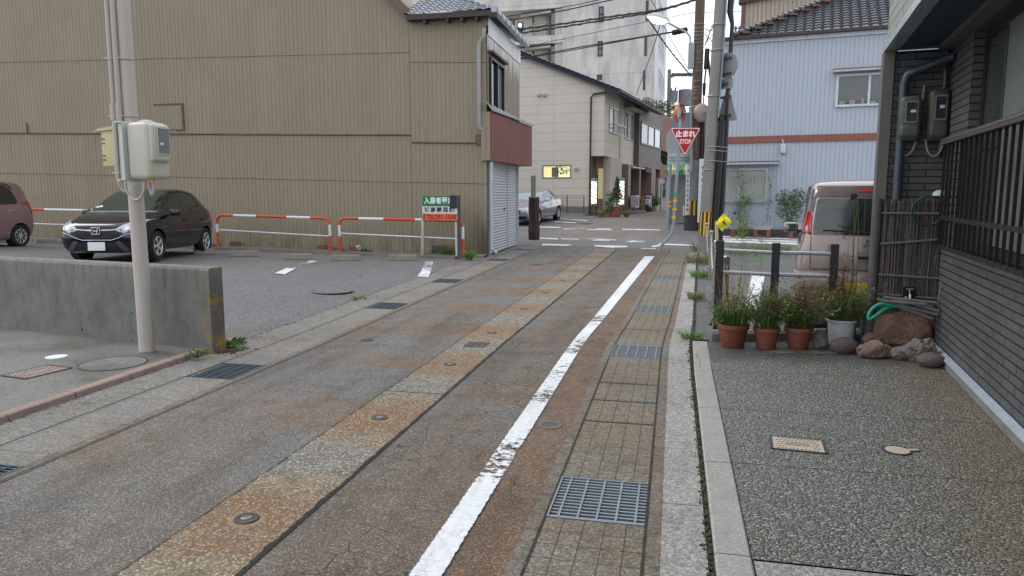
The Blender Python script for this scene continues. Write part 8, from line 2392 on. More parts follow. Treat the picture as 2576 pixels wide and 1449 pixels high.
def silver_car():
 yaw = math.atan2(-.924, -.383); fx = Vector((math.cos(yaw), math.sin(yaw), 0)); lf = Vector((-math.sin(yaw), math.cos(yaw), 0))
 Yr = 33.2; wp = P(1400.5, 554.5, Yr); z = tz(wp.x, wp.y) * .5 + wp.z * .5
 c0 = Vector((wp.x, wp.y, 0)) - lf * .74 + fx * 1.30
 c = Car('parked_car', 'silver four-door sedan parked beside the beige house behind the stump', tab3, paint('silver_paint', (.36, .37, .41), .6, .25), (c0.x, c0.y, z - .02), yaw, (1.28, -1.30), .30, .85)
 slope = math.atan(.042 * (fx.x * SN + fx.y * CS)); c.root.rotation_euler = (0, -slope, yaw)
 gl = simple('bright_car_glass', (.22, .28, .29), .05, 0, .3, 1.5, spec=1.0)
 c.decal('windscreen', 'front', [(-.70, .985), (.70, .985), (.55, 1.33), (.3, 1.36), (-.3, 1.36), (-.55, 1.33)], gl, step=.07)
 for v in ('side', 'sideR'):
  c.decal('side_window', v, [(.58, .93), (.15, 1.23), (-.15, 1.30), (-.30, 1.31), (-.32, .94)], gl); c.decal('side_window', v, [(-.37, .94), (-.35, 1.31), (-.8, 1.29), (-1.02, 1.20), (-1.12, .96)], gl)
  c.decal('quarter_window', v, [(-1.16, .97), (-1.08, 1.17), (-1.38, 1.02), (-1.40, .98)], gl, step=.04)
  c.line('door_seam', v, [(-.34, .92), (-.35, .28)], .008, simple('silver_seam', (.07, .07, .08), .5)); c.line('door_seam', v, [(.62, .9), (.66, .28)], .008, MATS['silver_seam'])
  c.line('side_moulding', v, [(.80, .46), (-.90, .48)], .022, simple('moulding_grey', (.20, .21, .23), .4)); c.line('crease', v, [(1.6, .70), (-1.9, .78)], .012, MATS['moulding_grey'])
  for x in (-.16, -1.0): c.decal('door_handle', v, [(x, .74), (x - .17, .75), (x - .17, .78), (x, .77)], simple('silver_handle', (.25, .26, .28), .3, .4), off=.022, step=.05)
 for sy in (1, -1): c.decal('headlight', 'front', [(sy * .42, .52), (sy * .74, .54), (sy * .78, .66), (sy * .46, .64)], M_LENS, off=.008, step=.05)
 c.decal('grille', 'front', [(-.34, .53), (.34, .53), (.36, .64), (-.36, .64)], M_TRIMB, off=.008); c.decal('lower_grille', 'front', [(-.62, .27), (.62, .27), (.66, .38), (-.66, .38)], M_TRIMB, off=.006)
 MB().b2(0, .012, -.165, .165, -.082, .082).build('number_plate', M_PLW, c.root).location = (2.235, 0, .44)
 c.mir(.50, .84, .90, simple('white_mirror', (.6, .61, .63), .3), M_CGL)
 c.line('roof_aerial', 'top', [(-.9, 0), (-.95, 0)], .05, M_TRIMB)
silver_car()
Car.spokes = 8; Car.spw = .09
tab4 = [(1.70, .30, .62, .70, .34, .46, .44, .25), (1.62, .22, .72, .84, .54, .62, .58, .42), (1.40, .19, .86, .98, .66, .71, .67, .52), (1.15, .18, .95, 1.08, .69, .735, .69, .57), (.90, .18, .98, 1.25, .695, .738, .69, .57), (.60, .18, 1.0, 1.56, .695, .738, .685, .58),
  (.2, .18, 1.0, 1.665, .695, .738, .68, .59), (-.6, .18, 1.0, 1.69, .695, .738, .68, .595), (-1.2, .19, 1.0, 1.68, .695, .738, .68, .595), (-1.45, .20, 1.0, 1.655, .69, .738, .68, .59), (-1.58, .22, 1.0, 1.60, .69, .735, .68, .57), (-1.66, .23, .99, 1.46, .685, .73, .675, .55), (-1.70, .24, .96, 1.28, .68, .722, .67, .55), (-1.73, .26, .92, 1.06, .67, .71, .66, .55), (-1.745, .30, .80, .86, .62, .68, .62, .52)]
def kei_van():
 yaw = math.pi / 2 - R(21.5); fx = Vector((math.cos(yaw), math.sin(yaw), 0)); rc = Vector((3.93, 8.05, 0)); c0 = rc + fx * 1.72
 body = paint('beige_pink_paint', (.31, .25, .235), .45, .25)
 c = Car('parked_van', 'pale pinkish-beige kei van parked nose-in behind the black railing', tab4, body, (c0.x, c0.y, .03), yaw, (1.20, -1.18), .275, .738, cat='van')
 c.decal('rear_window', 'rear', [(-.555, 1.075), (.555, 1.075), (.56, 1.15), (.53, 1.43), (.51, 1.47), (-.51, 1.47), (-.53, 1.43), (-.56, 1.15)], M_CGL, off=.007, step=.06)
 gl2 = simple('van_reflect_glass', (.05, .065, .09), .04, 0, .3, 2, spec=1.0)
 c.decal('spoiler_panel', 'rear', [(-.55, 1.485), (.55, 1.485), (.53, 1.60), (-.53, 1.60)], simple('smoky_panel', (.11, .085, .085), .25, .3), off=.012)
 c.decal('brake_light', 'rear', [(-.11, 1.535), (.11, 1.535), (.11, 1.555), (-.11, 1.555)], M_LENSR, off=.018, step=.05)
 for sy in (1, -1):
  t = c.decal('tail_light', 'rear', [(sy * .572, 1.07), (sy * .655, 1.075), (sy * .690, 1.13), (sy * .690, 1.22), (sy * .668, 1.32), (sy * .60, 1.34), (sy * .582, 1.30)], M_LENSR, off=.012, step=.05)
  c.decal('tail_light', 'side' if sy > 0 else 'sideR', [(-1.66, 1.09), (-1.56, 1.12), (-1.50, 1.20), (-1.53, 1.30), (-1.62, 1.335)], M_LENSR, off=.012, step=.04)
  c.decal('reverse_lens', 'rear', [(sy * .605, 1.09), (sy * .66, 1.10), (sy * .68, 1.18), (sy * .61, 1.185)], M_LENS, off=.018, step=.04, parent=t)
  c.decal('upper_lens', 'rear', [(sy * .595, 1.36), (sy * .675, 1.35), (sy * .625, 1.57), (sy * .56, 1.575)], simple('smoked_lens', (.16, .17, .20), .1, .2), off=.010, step=.05)
  c.decal('bumper_reflector', 'rear', [(sy * .40, .545), (sy * .64, .555), (sy * .64, .595), (sy * .40, .59)], M_LENSR, off=.020, step=.05)
 c.line('hatch_seam', 'rear', [(-.575, 1.06), (-.575, .70), (.575, .70), (.575, 1.06)], .008, M_TRIMB)
 c.line('bumper_seam', 'rear', [(-.715, .63), (-.61, .63)], .006, M_TRIMB); c.line('bumper_seam', 'rear', [(.715, .63), (.61, .63)], .006, M_TRIMB)
 bump = MB(); rows = []
 for i in range(25):
  y = -.735 + 1.47 * i / 24; k = abs(y) / .735; x = -1.755 - .045 * (1 - k ** 6)
  if k > .93: x = -1.70
  rows.append([(x + .05, y, .24), (x, y, .27), (x - .01, y, .60), (x + .0, y, .665), (x + .05, y, .68)])
 bump.grid(rows); bump.build('bumper', body, c.root, smooth=True, fix=True)
 h = MB(); h.b2(-.02, .0, -.10, .10, -.05, .05); o = h.build('door_handle', body, c.root); o.location = (-1.748, .0, .855)
 MB().b2(-.024, -.018, -.085, .085, -.035, .0).build('handle_recess', M_TRIMB, o)
 m = MB()
 for a in (90, 210, 330):
  d = Vector((0, math.cos(R(a)), math.sin(R(a)))); sd = Vector((0, -d.z, d.y))
  m.prism([Vector((0, 0, 0)) + d * .004, d * .032 + sd * .018, d * .060, d * .032 - sd * .018], (-.012, 0, 0))
 o = m.build('emblem', M_CHR, c.root); o.location = (-1.742, 0, .985)
 MB().b2(-.012, 0, -.165, .165, -.082, .082).build('number_plate', M_PLY, c.root).location = (-1.815, .045, .485)
 c.line('rear_wiper', 'rear', [(-.05, 1.10), (.25, 1.12), (.46, 1.125)], .02, M_TRIMB, off=.02)
 m = rounded_box(-.03, .03, -.03, .03, -.02, .03, .01).build('washer_nozzle', M_TRIMB, c.root); m.location = (-1.672, .16, 1.50)
 for v in ('side', 'sideR'):
  c.decal('side_window', v, [(.62, 1.05), (.38, 1.42), (.10, 1.55), (-.20, 1.56), (-.22, 1.06)], M_CGL); c.decal('side_window', v, [(-.27, 1.06), (-.25, 1.56), (-1.1, 1.55), (-1.35, 1.48), (-1.42, 1.2), (-1.40, 1.07)], M_CGL)
  c.line('window_visor', v, [(.5, 1.40), (.2, 1.585), (-.4, 1.60), (-1.2, 1.58)], .05, simple('smoked_visor', (.10, .10, .10), .2))
  c.line('door_seam', v, [(-.24, 1.5), (-.25, .3)], .006, M_TRIMB)
 c.mir(.56, .72, .99, body, M_CGL)
 c.root.scale = (1, 1, 1.03)
 c.decal('windscreen', 'front', [(-.62, 1.13), (.62, 1.13), (.55, 1.5), (-.55, 1.5)], M_CGL)
kei_van()
# ================================================================ CAR PARK EDGE
def lotpt(u, v):
 z = .1
 for _ in range(20):
  p = G(u, v, z); s, t = to_st(p.x, p.y); z = .5 * z + .5 * lot_z(s, t)
 return Vector((p.x, p.y, z))
M_GRED = simple('guard_red', (.56, .075, .04), .4, 0, .1, 8, streak=.15, streak_col=(.3, .12, .08)); M_GWH = simple('guard_white', (.66, .70, .74), .4, 0, .08, 8, streak=.15)
def wallpt(u, v, y): x, z = FB.px(u, v, y); return Vector((x, y, z))
def guard(u0, u1, vt0, vt1, vb0, vb1, vm0, vm1, segs, label, y=-.75):
 a = wallpt(u0, vt0, y); b = wallpt(u1, vt1, y); za = wallpt(u0, vb0, y).z; zb = wallpt(u1, vb1, y).z; ma = wallpt(u0, vm0, y).z; mb_ = wallpt(u1, vm1, y).z
 g = thing('guard_rail', label, 'guard rail', FB.W(0, 0, 0), FB.yaw, 'red and white tubular guard rails along the tan wall')
 r = .028 * 1.3; rc = .17
 pts = [(a.x, y, za)]
 for k in range(7):
  q = math.pi / 2 * k / 6; pts.append((a.x + rc - rc * math.cos(q), y, a.z - rc + rc * math.sin(q)))
 for k in range(7):
  q = math.pi / 2 * k / 6; pts.append((b.x - rc + rc * math.sin(q), y, b.z - rc + rc * math.cos(q)))
 pts.append((b.x, y, zb))
 P_ = [Vector(p) for p in pts]; cum = [0]
 for p, q in zip(P_, P_[1:]): cum.append(cum[-1] + (q - p).length)
 def at(s):
  s = max(0, min(cum[-1], s))
  for i in range(len(P_) - 1):
   if s <= cum[i + 1] + 1e-9: return P_[i].lerp(P_[i + 1], (s - cum[i]) / max(1e-9, cum[i + 1] - cum[i]))
  return P_[-1]
 tot = cum[-1]; sp = []
 cuts = []
 for kind, v in segs:
  if kind == 'L': cuts.append(wallpt(u0, v, y).z - za)
  elif kind == 'T':
   x = FB.px(v, (vt0 + vt1) / 2, y)[0]; leg = (a.z - rc - za); arc = rc * math.pi / 2; cuts.append(leg + arc + (x - a.x - rc))
  else: cuts.append(tot - (wallpt(u1, v, y).z - zb))
 cuts = [0] + cuts + [tot]
 for k, (s0, s1) in enumerate(zip(cuts, cuts[1:])):
  if s1 - s0 < .005: continue
  ss = sorted({s0, s1, *[c for c in cum if s0 < c < s1]}); sp += [(s, k % 2) for s in (ss if not sp else ss[1:])]
 ho = MB().tube([at(s) for s, _ in sp], r, 14).build('hoop', M_GRED, g, smooth=30); ho.data.materials.append(M_GWH)
 for f in ho.data.polygons:
  i = f.index // 14
  if i + 1 < len(sp): f.material_index = sp[i + 1][1]
 MB().tube([(a.x + r, y, ma), (b.x - r, y, mb_)], .019, 10).build('lower_rail', M_GWH, g, smooth=True)
guard(545, 829, 541, 549, 627, 639, 578, 594, [('L', 584), ('L', 563), ('T', 588), ('T', 645), ('T', 722), ('T', 781), ('R', 565), ('R', 593)], 'middle red and white guard rail hoop, complete between the black car and the next hoop')
guard(853, 1164, 549, 555, 640, 646, 587, 601, [('L', 594), ('L', 566), ('T', 903), ('T', 965), ('T', 1045), ('T', 1062), ('R', 570), ('R', 601)], 'right-hand guard rail hoop that passes behind the letting sign')
guard(-50, 262, 524, 530, 603, 612, 559, 568, [('L', 571), ('L', 550), ('T', 76), ('T', 77), ('T', 112), ('T', 176), ('R', 552), ('R', 575)] if False else [('L', 575), ('L', 555), ('T', 76), ('T', 113), ('T', 176), ('R', 560), ('R', 580)][:0] + [('L', 575), ('T', 76), ('T', 113), ('T', 250)], 'left guard rail seen between the mauve and the black car')
def letting_sign():
 y = -.95; a = wallpt(1062, 491, y); e = wallpt(1150, 555, y); w = e.x - a.x; h = a.z - e.z
 p = FB.W(a.x, y, e.z)
 g = thing('letting_sign', 'green, white and orange letting sign with phone number on two worn posts', 'sign board', p, FB.yaw)
 MB().b2(0, w, 0, .03, 0, h).build('board', M_WHT, g)
 hg = h * .545; ho = h * .27
 M_SG = simple('sign_green', (.005, .19, .055), .45, 0, .04); M_SO = simple('sign_orange', (.75, .13, .045), .45, 0, .04); M_SB = simple('sign_navy', (.02, .035, .06), .5); M_SM = simple('sign_maroon', (.22, .02, .02), .5); M_SWT = simple('sign_text_white', (.8, .82, .82), .5)
 MB().b2(.003, w - .003, -.004, -.001, h * .565, h - .004).build('green_field', M_SG, g); MB().b2(.003, w - .003, -.004, -.001, .004, ho).build('orange_field', M_SO, g)
 for k, ch in enumerate('入居者募集'): text(ch, .165, M_SWT, g, (w * (.135 + .172 * k), -.007, h * .775), (math.pi / 2, 0, 0), .001, .006, sx=.86)
 for k, ch in enumerate('城南開発㈱'): text(ch, .125, M_SB, g, (w * (.135 + .178 * k), -.007, h * .415), (math.pi / 2, 0, 0), .001, .004)
 text('TEL291-1500', .148, M_SM, g, (w * .545, -.007, h * .128), (math.pi / 2, 0, 0), .001, .003, sx=.95)
 for k, ch in enumerate('連絡先'): text(ch, .055, M_SB, g, (w * .055, -.007, h * (.225 - .085 * k)), (math.pi / 2, 0, 0), .001, .001)
 MB().b2(w * .80, w * 1.01, -.04, -.008, h * .49, h * 1.0).build('black_cover', simple('black_vinyl', (.022, .020, .032), .3, 0, .2), g, bevel=.012)
 zb = -(e.z - wallpt(1060, 645, y).z)
 M_FP = simple('peeling_white_post', (.55, .55, .52), .8, 0, .35, 9, .3, streak=.6, streak_col=(.07, .05, .04)); M_GP = simple('grey_wood_post', (.16, .15, .15), .8)
 MB().tube([(-.035, .03, zb), (-.02, .03, zb + .5), (-.01, .035, -.02)], [.035, .035, .03], 8).build('post', M_FP, g); MB().b2(-.02, .02, .03, .06, zb + .35, h + .0).build('angle_bracket', M_ALU, g)
 MB().tube([(w - .03, .03, zb + .02), (w - .04, .03, -.03)], .028, 7).build('post', M_FP, g); MB().b2(w - .02, w + .065, .032, .08, zb + .02, h - .0).build('post', M_GP, g); MB().b2(w + .0, w + .04, .085, .11, zb + .3, h + .01).build('angle_bracket', M_ALU, g)
letting_sign()
M_WS = simple('wheel_stop_concrete', (.235, .215, .185), .85, 0, .25, 8, .4)
ws = [(593, 649, 619, 633), (702, 781, 630, 645) if False else (704, 781, 633, 650), (830, 909, 634, 655), (985, 1049, 638, 655), (520, 572, 621, 637) if False else (460, 524, 618, 634), (94, 135, 601, 610), (0, 40, 604, 613) if False else (145, 200, 606, 618)]
WL = ['concrete wheel stop just right of the black car, left of the first rail post', 'concrete wheel stop below the middle guard rail', 'concrete wheel stop below the gap between the two guard rails', 'concrete wheel stop left of the letting sign', 'concrete wheel stop touching the black car rear tyre', 'concrete wheel stop behind the mauve car', 'concrete wheel stop left of the black car nose']
ws = [(593, 649, 635, 646), (704, 776, 640, 651), (832, 906, 643, 655), (985, 1049, 645, 657), (478, 535, 626, 637), (85, 122, 606, 615), (132, 172, 608, 618)]
ws = [(862 - 0, 968, 0, 0)]
def stop_block(u0, u1, vb, h, label):
 a = lotpt(u0, vb); b = lotpt(u1, vb); d = b - a
 g_ = MB(); L_ = d.length
 g_.prism([(0, 0, 0), (0, .02, h), (0, .12, h + .005), (0, .15, 0)], (L_, 0, 0))
 o = g_.build('wheel_stop', M_WS, None, bevel=.012); o.location = a; o.rotation_euler = (0, -math.atan2(d.z, math.hypot(d.x, d.y)), math.atan2(d.y, d.x))
 tag(o, label, 'wheel stop', 'concrete wheel stops along the tan wall')
def c2(x, y): return ((x / 2.3 + 740) / 1.4907, (y / 2.3 + 640) / 1.4907)
for k, (x0, x1, yb) in enumerate(((285, 522, 742), (750, 995, 770), (1157, 1408, 779), (1650, 1895, 778), (-30, 150, 722))):
 stop_block(c2(x0, 0)[0], c2(x1, 0)[0], c2(0, yb)[1], .135, WL[k])
stop_block(92, 140, 612, .12, WL[5]); stop_block(-10, 28, 611, .12, 'concrete wheel stop behind the mauve car tyre at the left edge')
sheet_t('wall_verge', -17, -4.9, 30, lambda t: 16.95 - .0 * t, lambda t: 18.55, 3, .07, simple('verge_concrete', (.17, .155, .13), .9, 0, .4, 3, .5), zf=lot_z)
def verge_face():
 m = MB(); rows = []; uv = []
 for k in range(41):
  t = -17 + 12.1 * k / 40; z = lot_z(16.95, t); rows.append([RP(16.93, t, z - .01), RP(16.95, t, z + .0745)]); uv.append([(t, 0), (t, .08)])
 m.grid(rows, uv); rows = [[RP(s, -4.9, -.01), RP(s, -4.9, lot_z(s, -4.9) + .0745)] for s in (16.95, 17.5, 18.5)]; m.grid(rows)
 tag(m.build('verge_kerb', MATS['verge_concrete'], None, fix=False), kind='structure')
verge_face()
def brick(u, v, s, label, mat, rz=0, dims=(.21, .10, .06)):
 p = lotpt(u, v); s_, t_ = to_st(p.x, p.y)
 if s_ > 16.9: p.z = lot_z(s_, t_) + .07
 o = MB().box((0, 0, dims[2] / 2), dims).build('brick', mat, None, bevel=.006); o.location = p; o.rotation_euler = (0, rnd.uniform(-.08, .08), FB.yaw + rz); o.scale = (s, s, s)
 tag(o, label, 'brick')
M_BR1 = simple('old_red_brick', (.26, .10, .07), .9, 0, .4, 16, .5); M_BR2 = simple('dirty_brick', (.20, .11, .08), .9, 0, .5, 16, .5); M_CB = simple('mossy_block', (.10, .105, .085), .95, 0, .5, 9, .6); M_TB = simple('tan_brick', (.32, .20, .13), .9, 0, .3, 16, .5)
for (x, y, s, l, mt, rz, dm) in ((330, 668, 1.15, 'dirty red brick right of the first guard rail post', M_BR2, .3, (.24, .12, .11)), (1078, 692, 1.0, 'red brick leaning by the left end of the paired rail posts', M_BR1, -.2, (.24, .12, .10)),
                          (155, 672, 1.1, 'flat red brick behind the black car tail', M_BR2, 0, (.26, .12, .07)), (1205, 700, 1.0, 'flat red brick between the two guard rails', M_BR2, .1, (.24, .11, .06)), (1272, 710, .7, 'broken red brick piece right of the paired posts', M_BR1, .5, (.16, .11, .07)),
                          (1343, 708, .9, 'small upright red brick beside the white stone', M_BR1, .0, (.16, .10, .12)), (1505, 716, .5, 'tiny red brick chip by the foil strip', M_BR1, .3, (.14, .10, .10)), (1975, 732, 1.0, 'tan brick under the letting sign', M_TB, .0, (.24, .10, .11)),
                          (2095, 732, 1.0, 'mossy grey concrete block under the letting sign', M_CB, .05, (.40, .14, .20)), (2370, 728, 1.0, 'grey concrete block at the house corner behind the grass tuft', M_CB, -.1, (.36, .14, .13))):
 u, v = c2(x, y); brick(u, v + 1, s, l, mt, rz, dm)
u, v = c2(1390, 712); p = lotpt(u, v); rock('pale angular stone between the red bricks', p + Vector((0, 0, .14)), (.085, .07, .08), 40, simple('pale_stone', (.38, .37, .33), .9, 0, .25, 9, .5), 0, .3)
u, v = c2(1435, 718); p = lotpt(u, v); rock('dark mossy stone beside the pale angular stone', p + Vector((0, 0, .11)), (.09, .07, .05), 41, M_CB, 0, .3)
u, v = c2(1475, 718); p = lotpt(u, v); rock('small grey rubble stone by the foil strip', p + Vector((0, 0, .10)), (.06, .06, .04), 42, M_RK3, 0, .3)
u, v = (148, 606); p = lotpt(u, v); 
o = MB().box((0, 0, .05), (.3, .12, .08)).build('brick', M_BR1, None, bevel=.006); o.location = p + Vector((0, 0, .02)); o.rotation_euler = (0, 0, FB.yaw); tag(o, 'red brick left of the black car against the wall', 'brick')
rg = random.Random(77); m = MB()
for k in range(150):
 u, v = c2(rg.uniform(1520, 1900), rg.uniform(712, 728)); p = lotpt(u, v) + Vector((0, 0, .08)); s_ = rg.uniform(.01, .045)
 q = [p + Vector((rg.uniform(-1, 1) * s_, rg.uniform(-1, 1) * s_, rg.uniform(0, 1) * s_)) for _ in range(3)]; m.poly(q)
o = m.build('crumpled_foil', simple('foil', (.6, .62, .65), .25, .7, .2, 20), None, fix=False); tag(o, kind='stuff')
m = MB()
for k in range(420):
 x = rg.uniform(210, 2480); u, v = c2(x, ilerp(x, [(200, 664), (1000, 690), (1500, 718), (2480, 732)]) + rg.uniform(-6, 3)); p = lotpt(u, v) + Vector((0, 0, .075)); s_ = rg.uniform(.008, .03)
 m.box(p, (s_, s_ * rg.uniform(.5, 1.2), s_ * .6), rg.uniform(0, 3))
o = m.build('rubble', simple('rubble_grey', (.22, .20, .18), .95, 0, .6, 30), None); tag(o, kind='stuff')
def tuft(u, v, n, h, sp, label, mats, w=.004, pt=None, base=.05, droop=.8):
 p = pt if pt is not None else G(u, v, .01)
 g = thing('weed_tuft', label, 'weeds', p); rg = random.Random(int(u * 7 + v))
 for k, (mt, f) in enumerate(mats):
  m = MB(); blades(m, (0, 0, 0), int(n * f), h, sp, w, .9, rg, base, droop); m.build('blades', mt, g, fix=False)
u, v = c2(2345, 775); tuft(u, v, 190, .24, .30, 'bright green arching grass tuft at the foot of the right guard rail', [(M_GRB, .8), (M_GR, .3)], .007, pt=lotpt(u, v) + Vector((0, 0, .02)), base=.06, droop=1.0)
u, v = c2(2175, 745); tuft(u, v, 150, .28, .35, 'dark green weeds under the letting sign', [(M_GR, 1)], .006, pt=lotpt(u, v) + Vector((0, 0, .05)), base=.18)
tuft(1741, 853, 120, .11, .20, 'short green weed clump in the joint beside the near kerb end', [(M_GRB, .6), (M_GR, .5)], .0035, base=.11)
tuft(1752, 752, 150, .13, .16, 'yellowish grass clump on the joint beside the second grate', [(M_OL, .7), (M_GRB, .3), (M_DRY, .3)], .0035, base=.12)
tuft(1768, 697, 240, .17, .22, 'bushy bright grass clump beside the fourth grate', [(M_GRB, .8), (M_GR, .3)], .004, base=.22)
tuft(1766, 661, 300, .26, .3, 'dry straw-coloured grass clump by the farthest grate', [(M_DRY, .6), (M_OL, .5), (M_GRB, .2)], .005, base=.35)
tuft(1768, 632, 160, .30, .3, 'dull grass at the foot of the concrete utility pole', [(M_OL, .7), (M_DRY, .4)], .006, base=.35)
m = MB()
for k in range(900):
 p = G(rg.uniform(1836, 1990), 633 + rg.gauss(0, 6), -.01); blades(m, p, 1, .16, .2, .006, .9, rg, .05)
o = m.build('verge_grass', M_OL, None, fix=False); tag(o, kind='stuff')
m = MB()
for k in range(260):
 p = G(rg.uniform(1836, 1960), 638 + rg.gauss(0, 8), -.01); blades(m, p, 1, .10, .15, .005, .9, rg, .05)
o = m.build('verge_grass_green', M_GRB, None, fix=False); tag(o, kind='stuff')
for k, (u, v, h) in enumerate(((1862, 720, 1.15), (1912, 700, .8))):
 p = G(u, v, -.01); g = thing('tall_weed', ['tall feathery green weed behind the left half of the railing', 'shorter feathery weed behind the middle railing post'][k], 'weeds', p); rg2 = random.Random(k)
 m = MB(); m.tube([(0, 0, 0), (.02, 0, h * .5), (0, 0, h)], [.006, .004, .002], 5); m.build('stem', M_OL, g)
 m = MB()
 for q in range(70):
  z = h * rg2.uniform(.2, 1); a = rg2.uniform(0, 6.28); l = (1.1 - z / h) * .28 + .04; d = Vector((math.cos(a) * l, math.sin(a) * l, l * .5))
  m.tube([Vector((0, 0, z)), Vector((0, 0, z)) + d], .0018, 3)
  for _ in range(3): leaves(m, Vector((0, 0, z)) + d * rg2.uniform(.4, 1), (.02, .02, .02), 1, .022, rg2)
 m.build('sprays', M_GRB, g, fix=False)
p = G(568, 873, .01); wild('wall_weed', 'leafy green weeds in a small dirt heap at the end of the concrete wall', 'weeds', p, [((0, 0, .04), (.16, .09, .05), 150), ((.13, .05, .05), (.09, .07, .045), 90)], 2, .045, leafmat('weed_green', (.05, .13, .03), (.13, .26, .06)))
p = G(492, 898, .03); wild('kerb_weed', 'small leafy weed growing over the pink kerb', 'weeds', p, [((0, 0, .035), (.09, .05, .04), 90)], 2, .038, MATS['weed_green'])
m = MB(); rg3 = random.Random(5)
for k in range(260):
 q = G(566 + rg3.gauss(0, 22), 880 + rg3.gauss(0, 4), .005); s_ = rg3.uniform(.008, .025); m.box(q, (s_, s_, s_ * .5), rg3.uniform(0, 3))
o = m.build('dirt_heap', simple('dirt_brown', (.075, .055, .035), .95, 0, .5, 20), None); tag(o, kind='stuff')
tuft(902, 752, 70, .06, .14, 'small flat grass patch at the car park edge beside the manhole', [(M_GRB, .6), (M_GR, .5)], .004, base=.12)
m = MB()
for k in range(130):
 q = G(rg3.uniform(585, 660), rg3.uniform(838, 852), .01); a = rg3.uniform(0, 3.1); l = rg3.uniform(.02, .08); d = Vector((math.cos(a), math.sin(a), 0)) * l; s2 = Vector((-d.y, d.x, 0)).normalized() * .002
 m.quad(q - s2, q + s2, q + d + s2, q + d - s2)
o = m.build('dry_litter', M_DRY, None, fix=False); tag(o, kind='stuff')
b = G(1806, 640, 0) ; Y = 14.6; q = P(1800, 640, Y); 
g = thing('flag_post', 'yellow diamond warning flag on a short cream post by the parking space', 'flag', (P(1806, 600, Y).x, Y, 0)); o0 = Vector(g.location)
MB().tube([(0, 0, 0), P(1803, 556, Y) - o0], .035, 8).build('post', simple('cream_post', (.50, .42, .25), .6), g)
V4 = [P(1822, 534, Y - .1), P(1840, 558, Y - .1), P(1817, 582, Y - .1), P(1800, 562, Y - .1)]
m = MB(); rows = []
for i in range(9):
 r = []
 for j in range(9):
  a, b_ = i / 8, j / 8; p = (V4[0].lerp(V4[1], a)).lerp(V4[3].lerp(V4[2], a), b_); r.append(p - o0 + Vector((0, .03 * math.sin(a * 5 + b_ * 4), 0)))
 rows.append(r)
m.grid(rows); fl = m.build('flag', simple('flag_yellow', (.78, .70, .02), .6, 0, .06), g, smooth=True, fix=False)
c0 = sum(V4, Vector()) / 4 - o0
m = MB(); m.tube([c0 + Vector((-.01, -.05, .07)), c0 + Vector((.02, -.05, .03)), c0 + Vector((-.02, -.05, .0)), c0 + Vector((.03, -.05, -.05))], .010, 4); m.tube([c0 + Vector((-.04, -.05, .02)), c0 + Vector((.04, -.05, -.02))], .008, 4); m.build('black_mark', M_TRIMB, g)
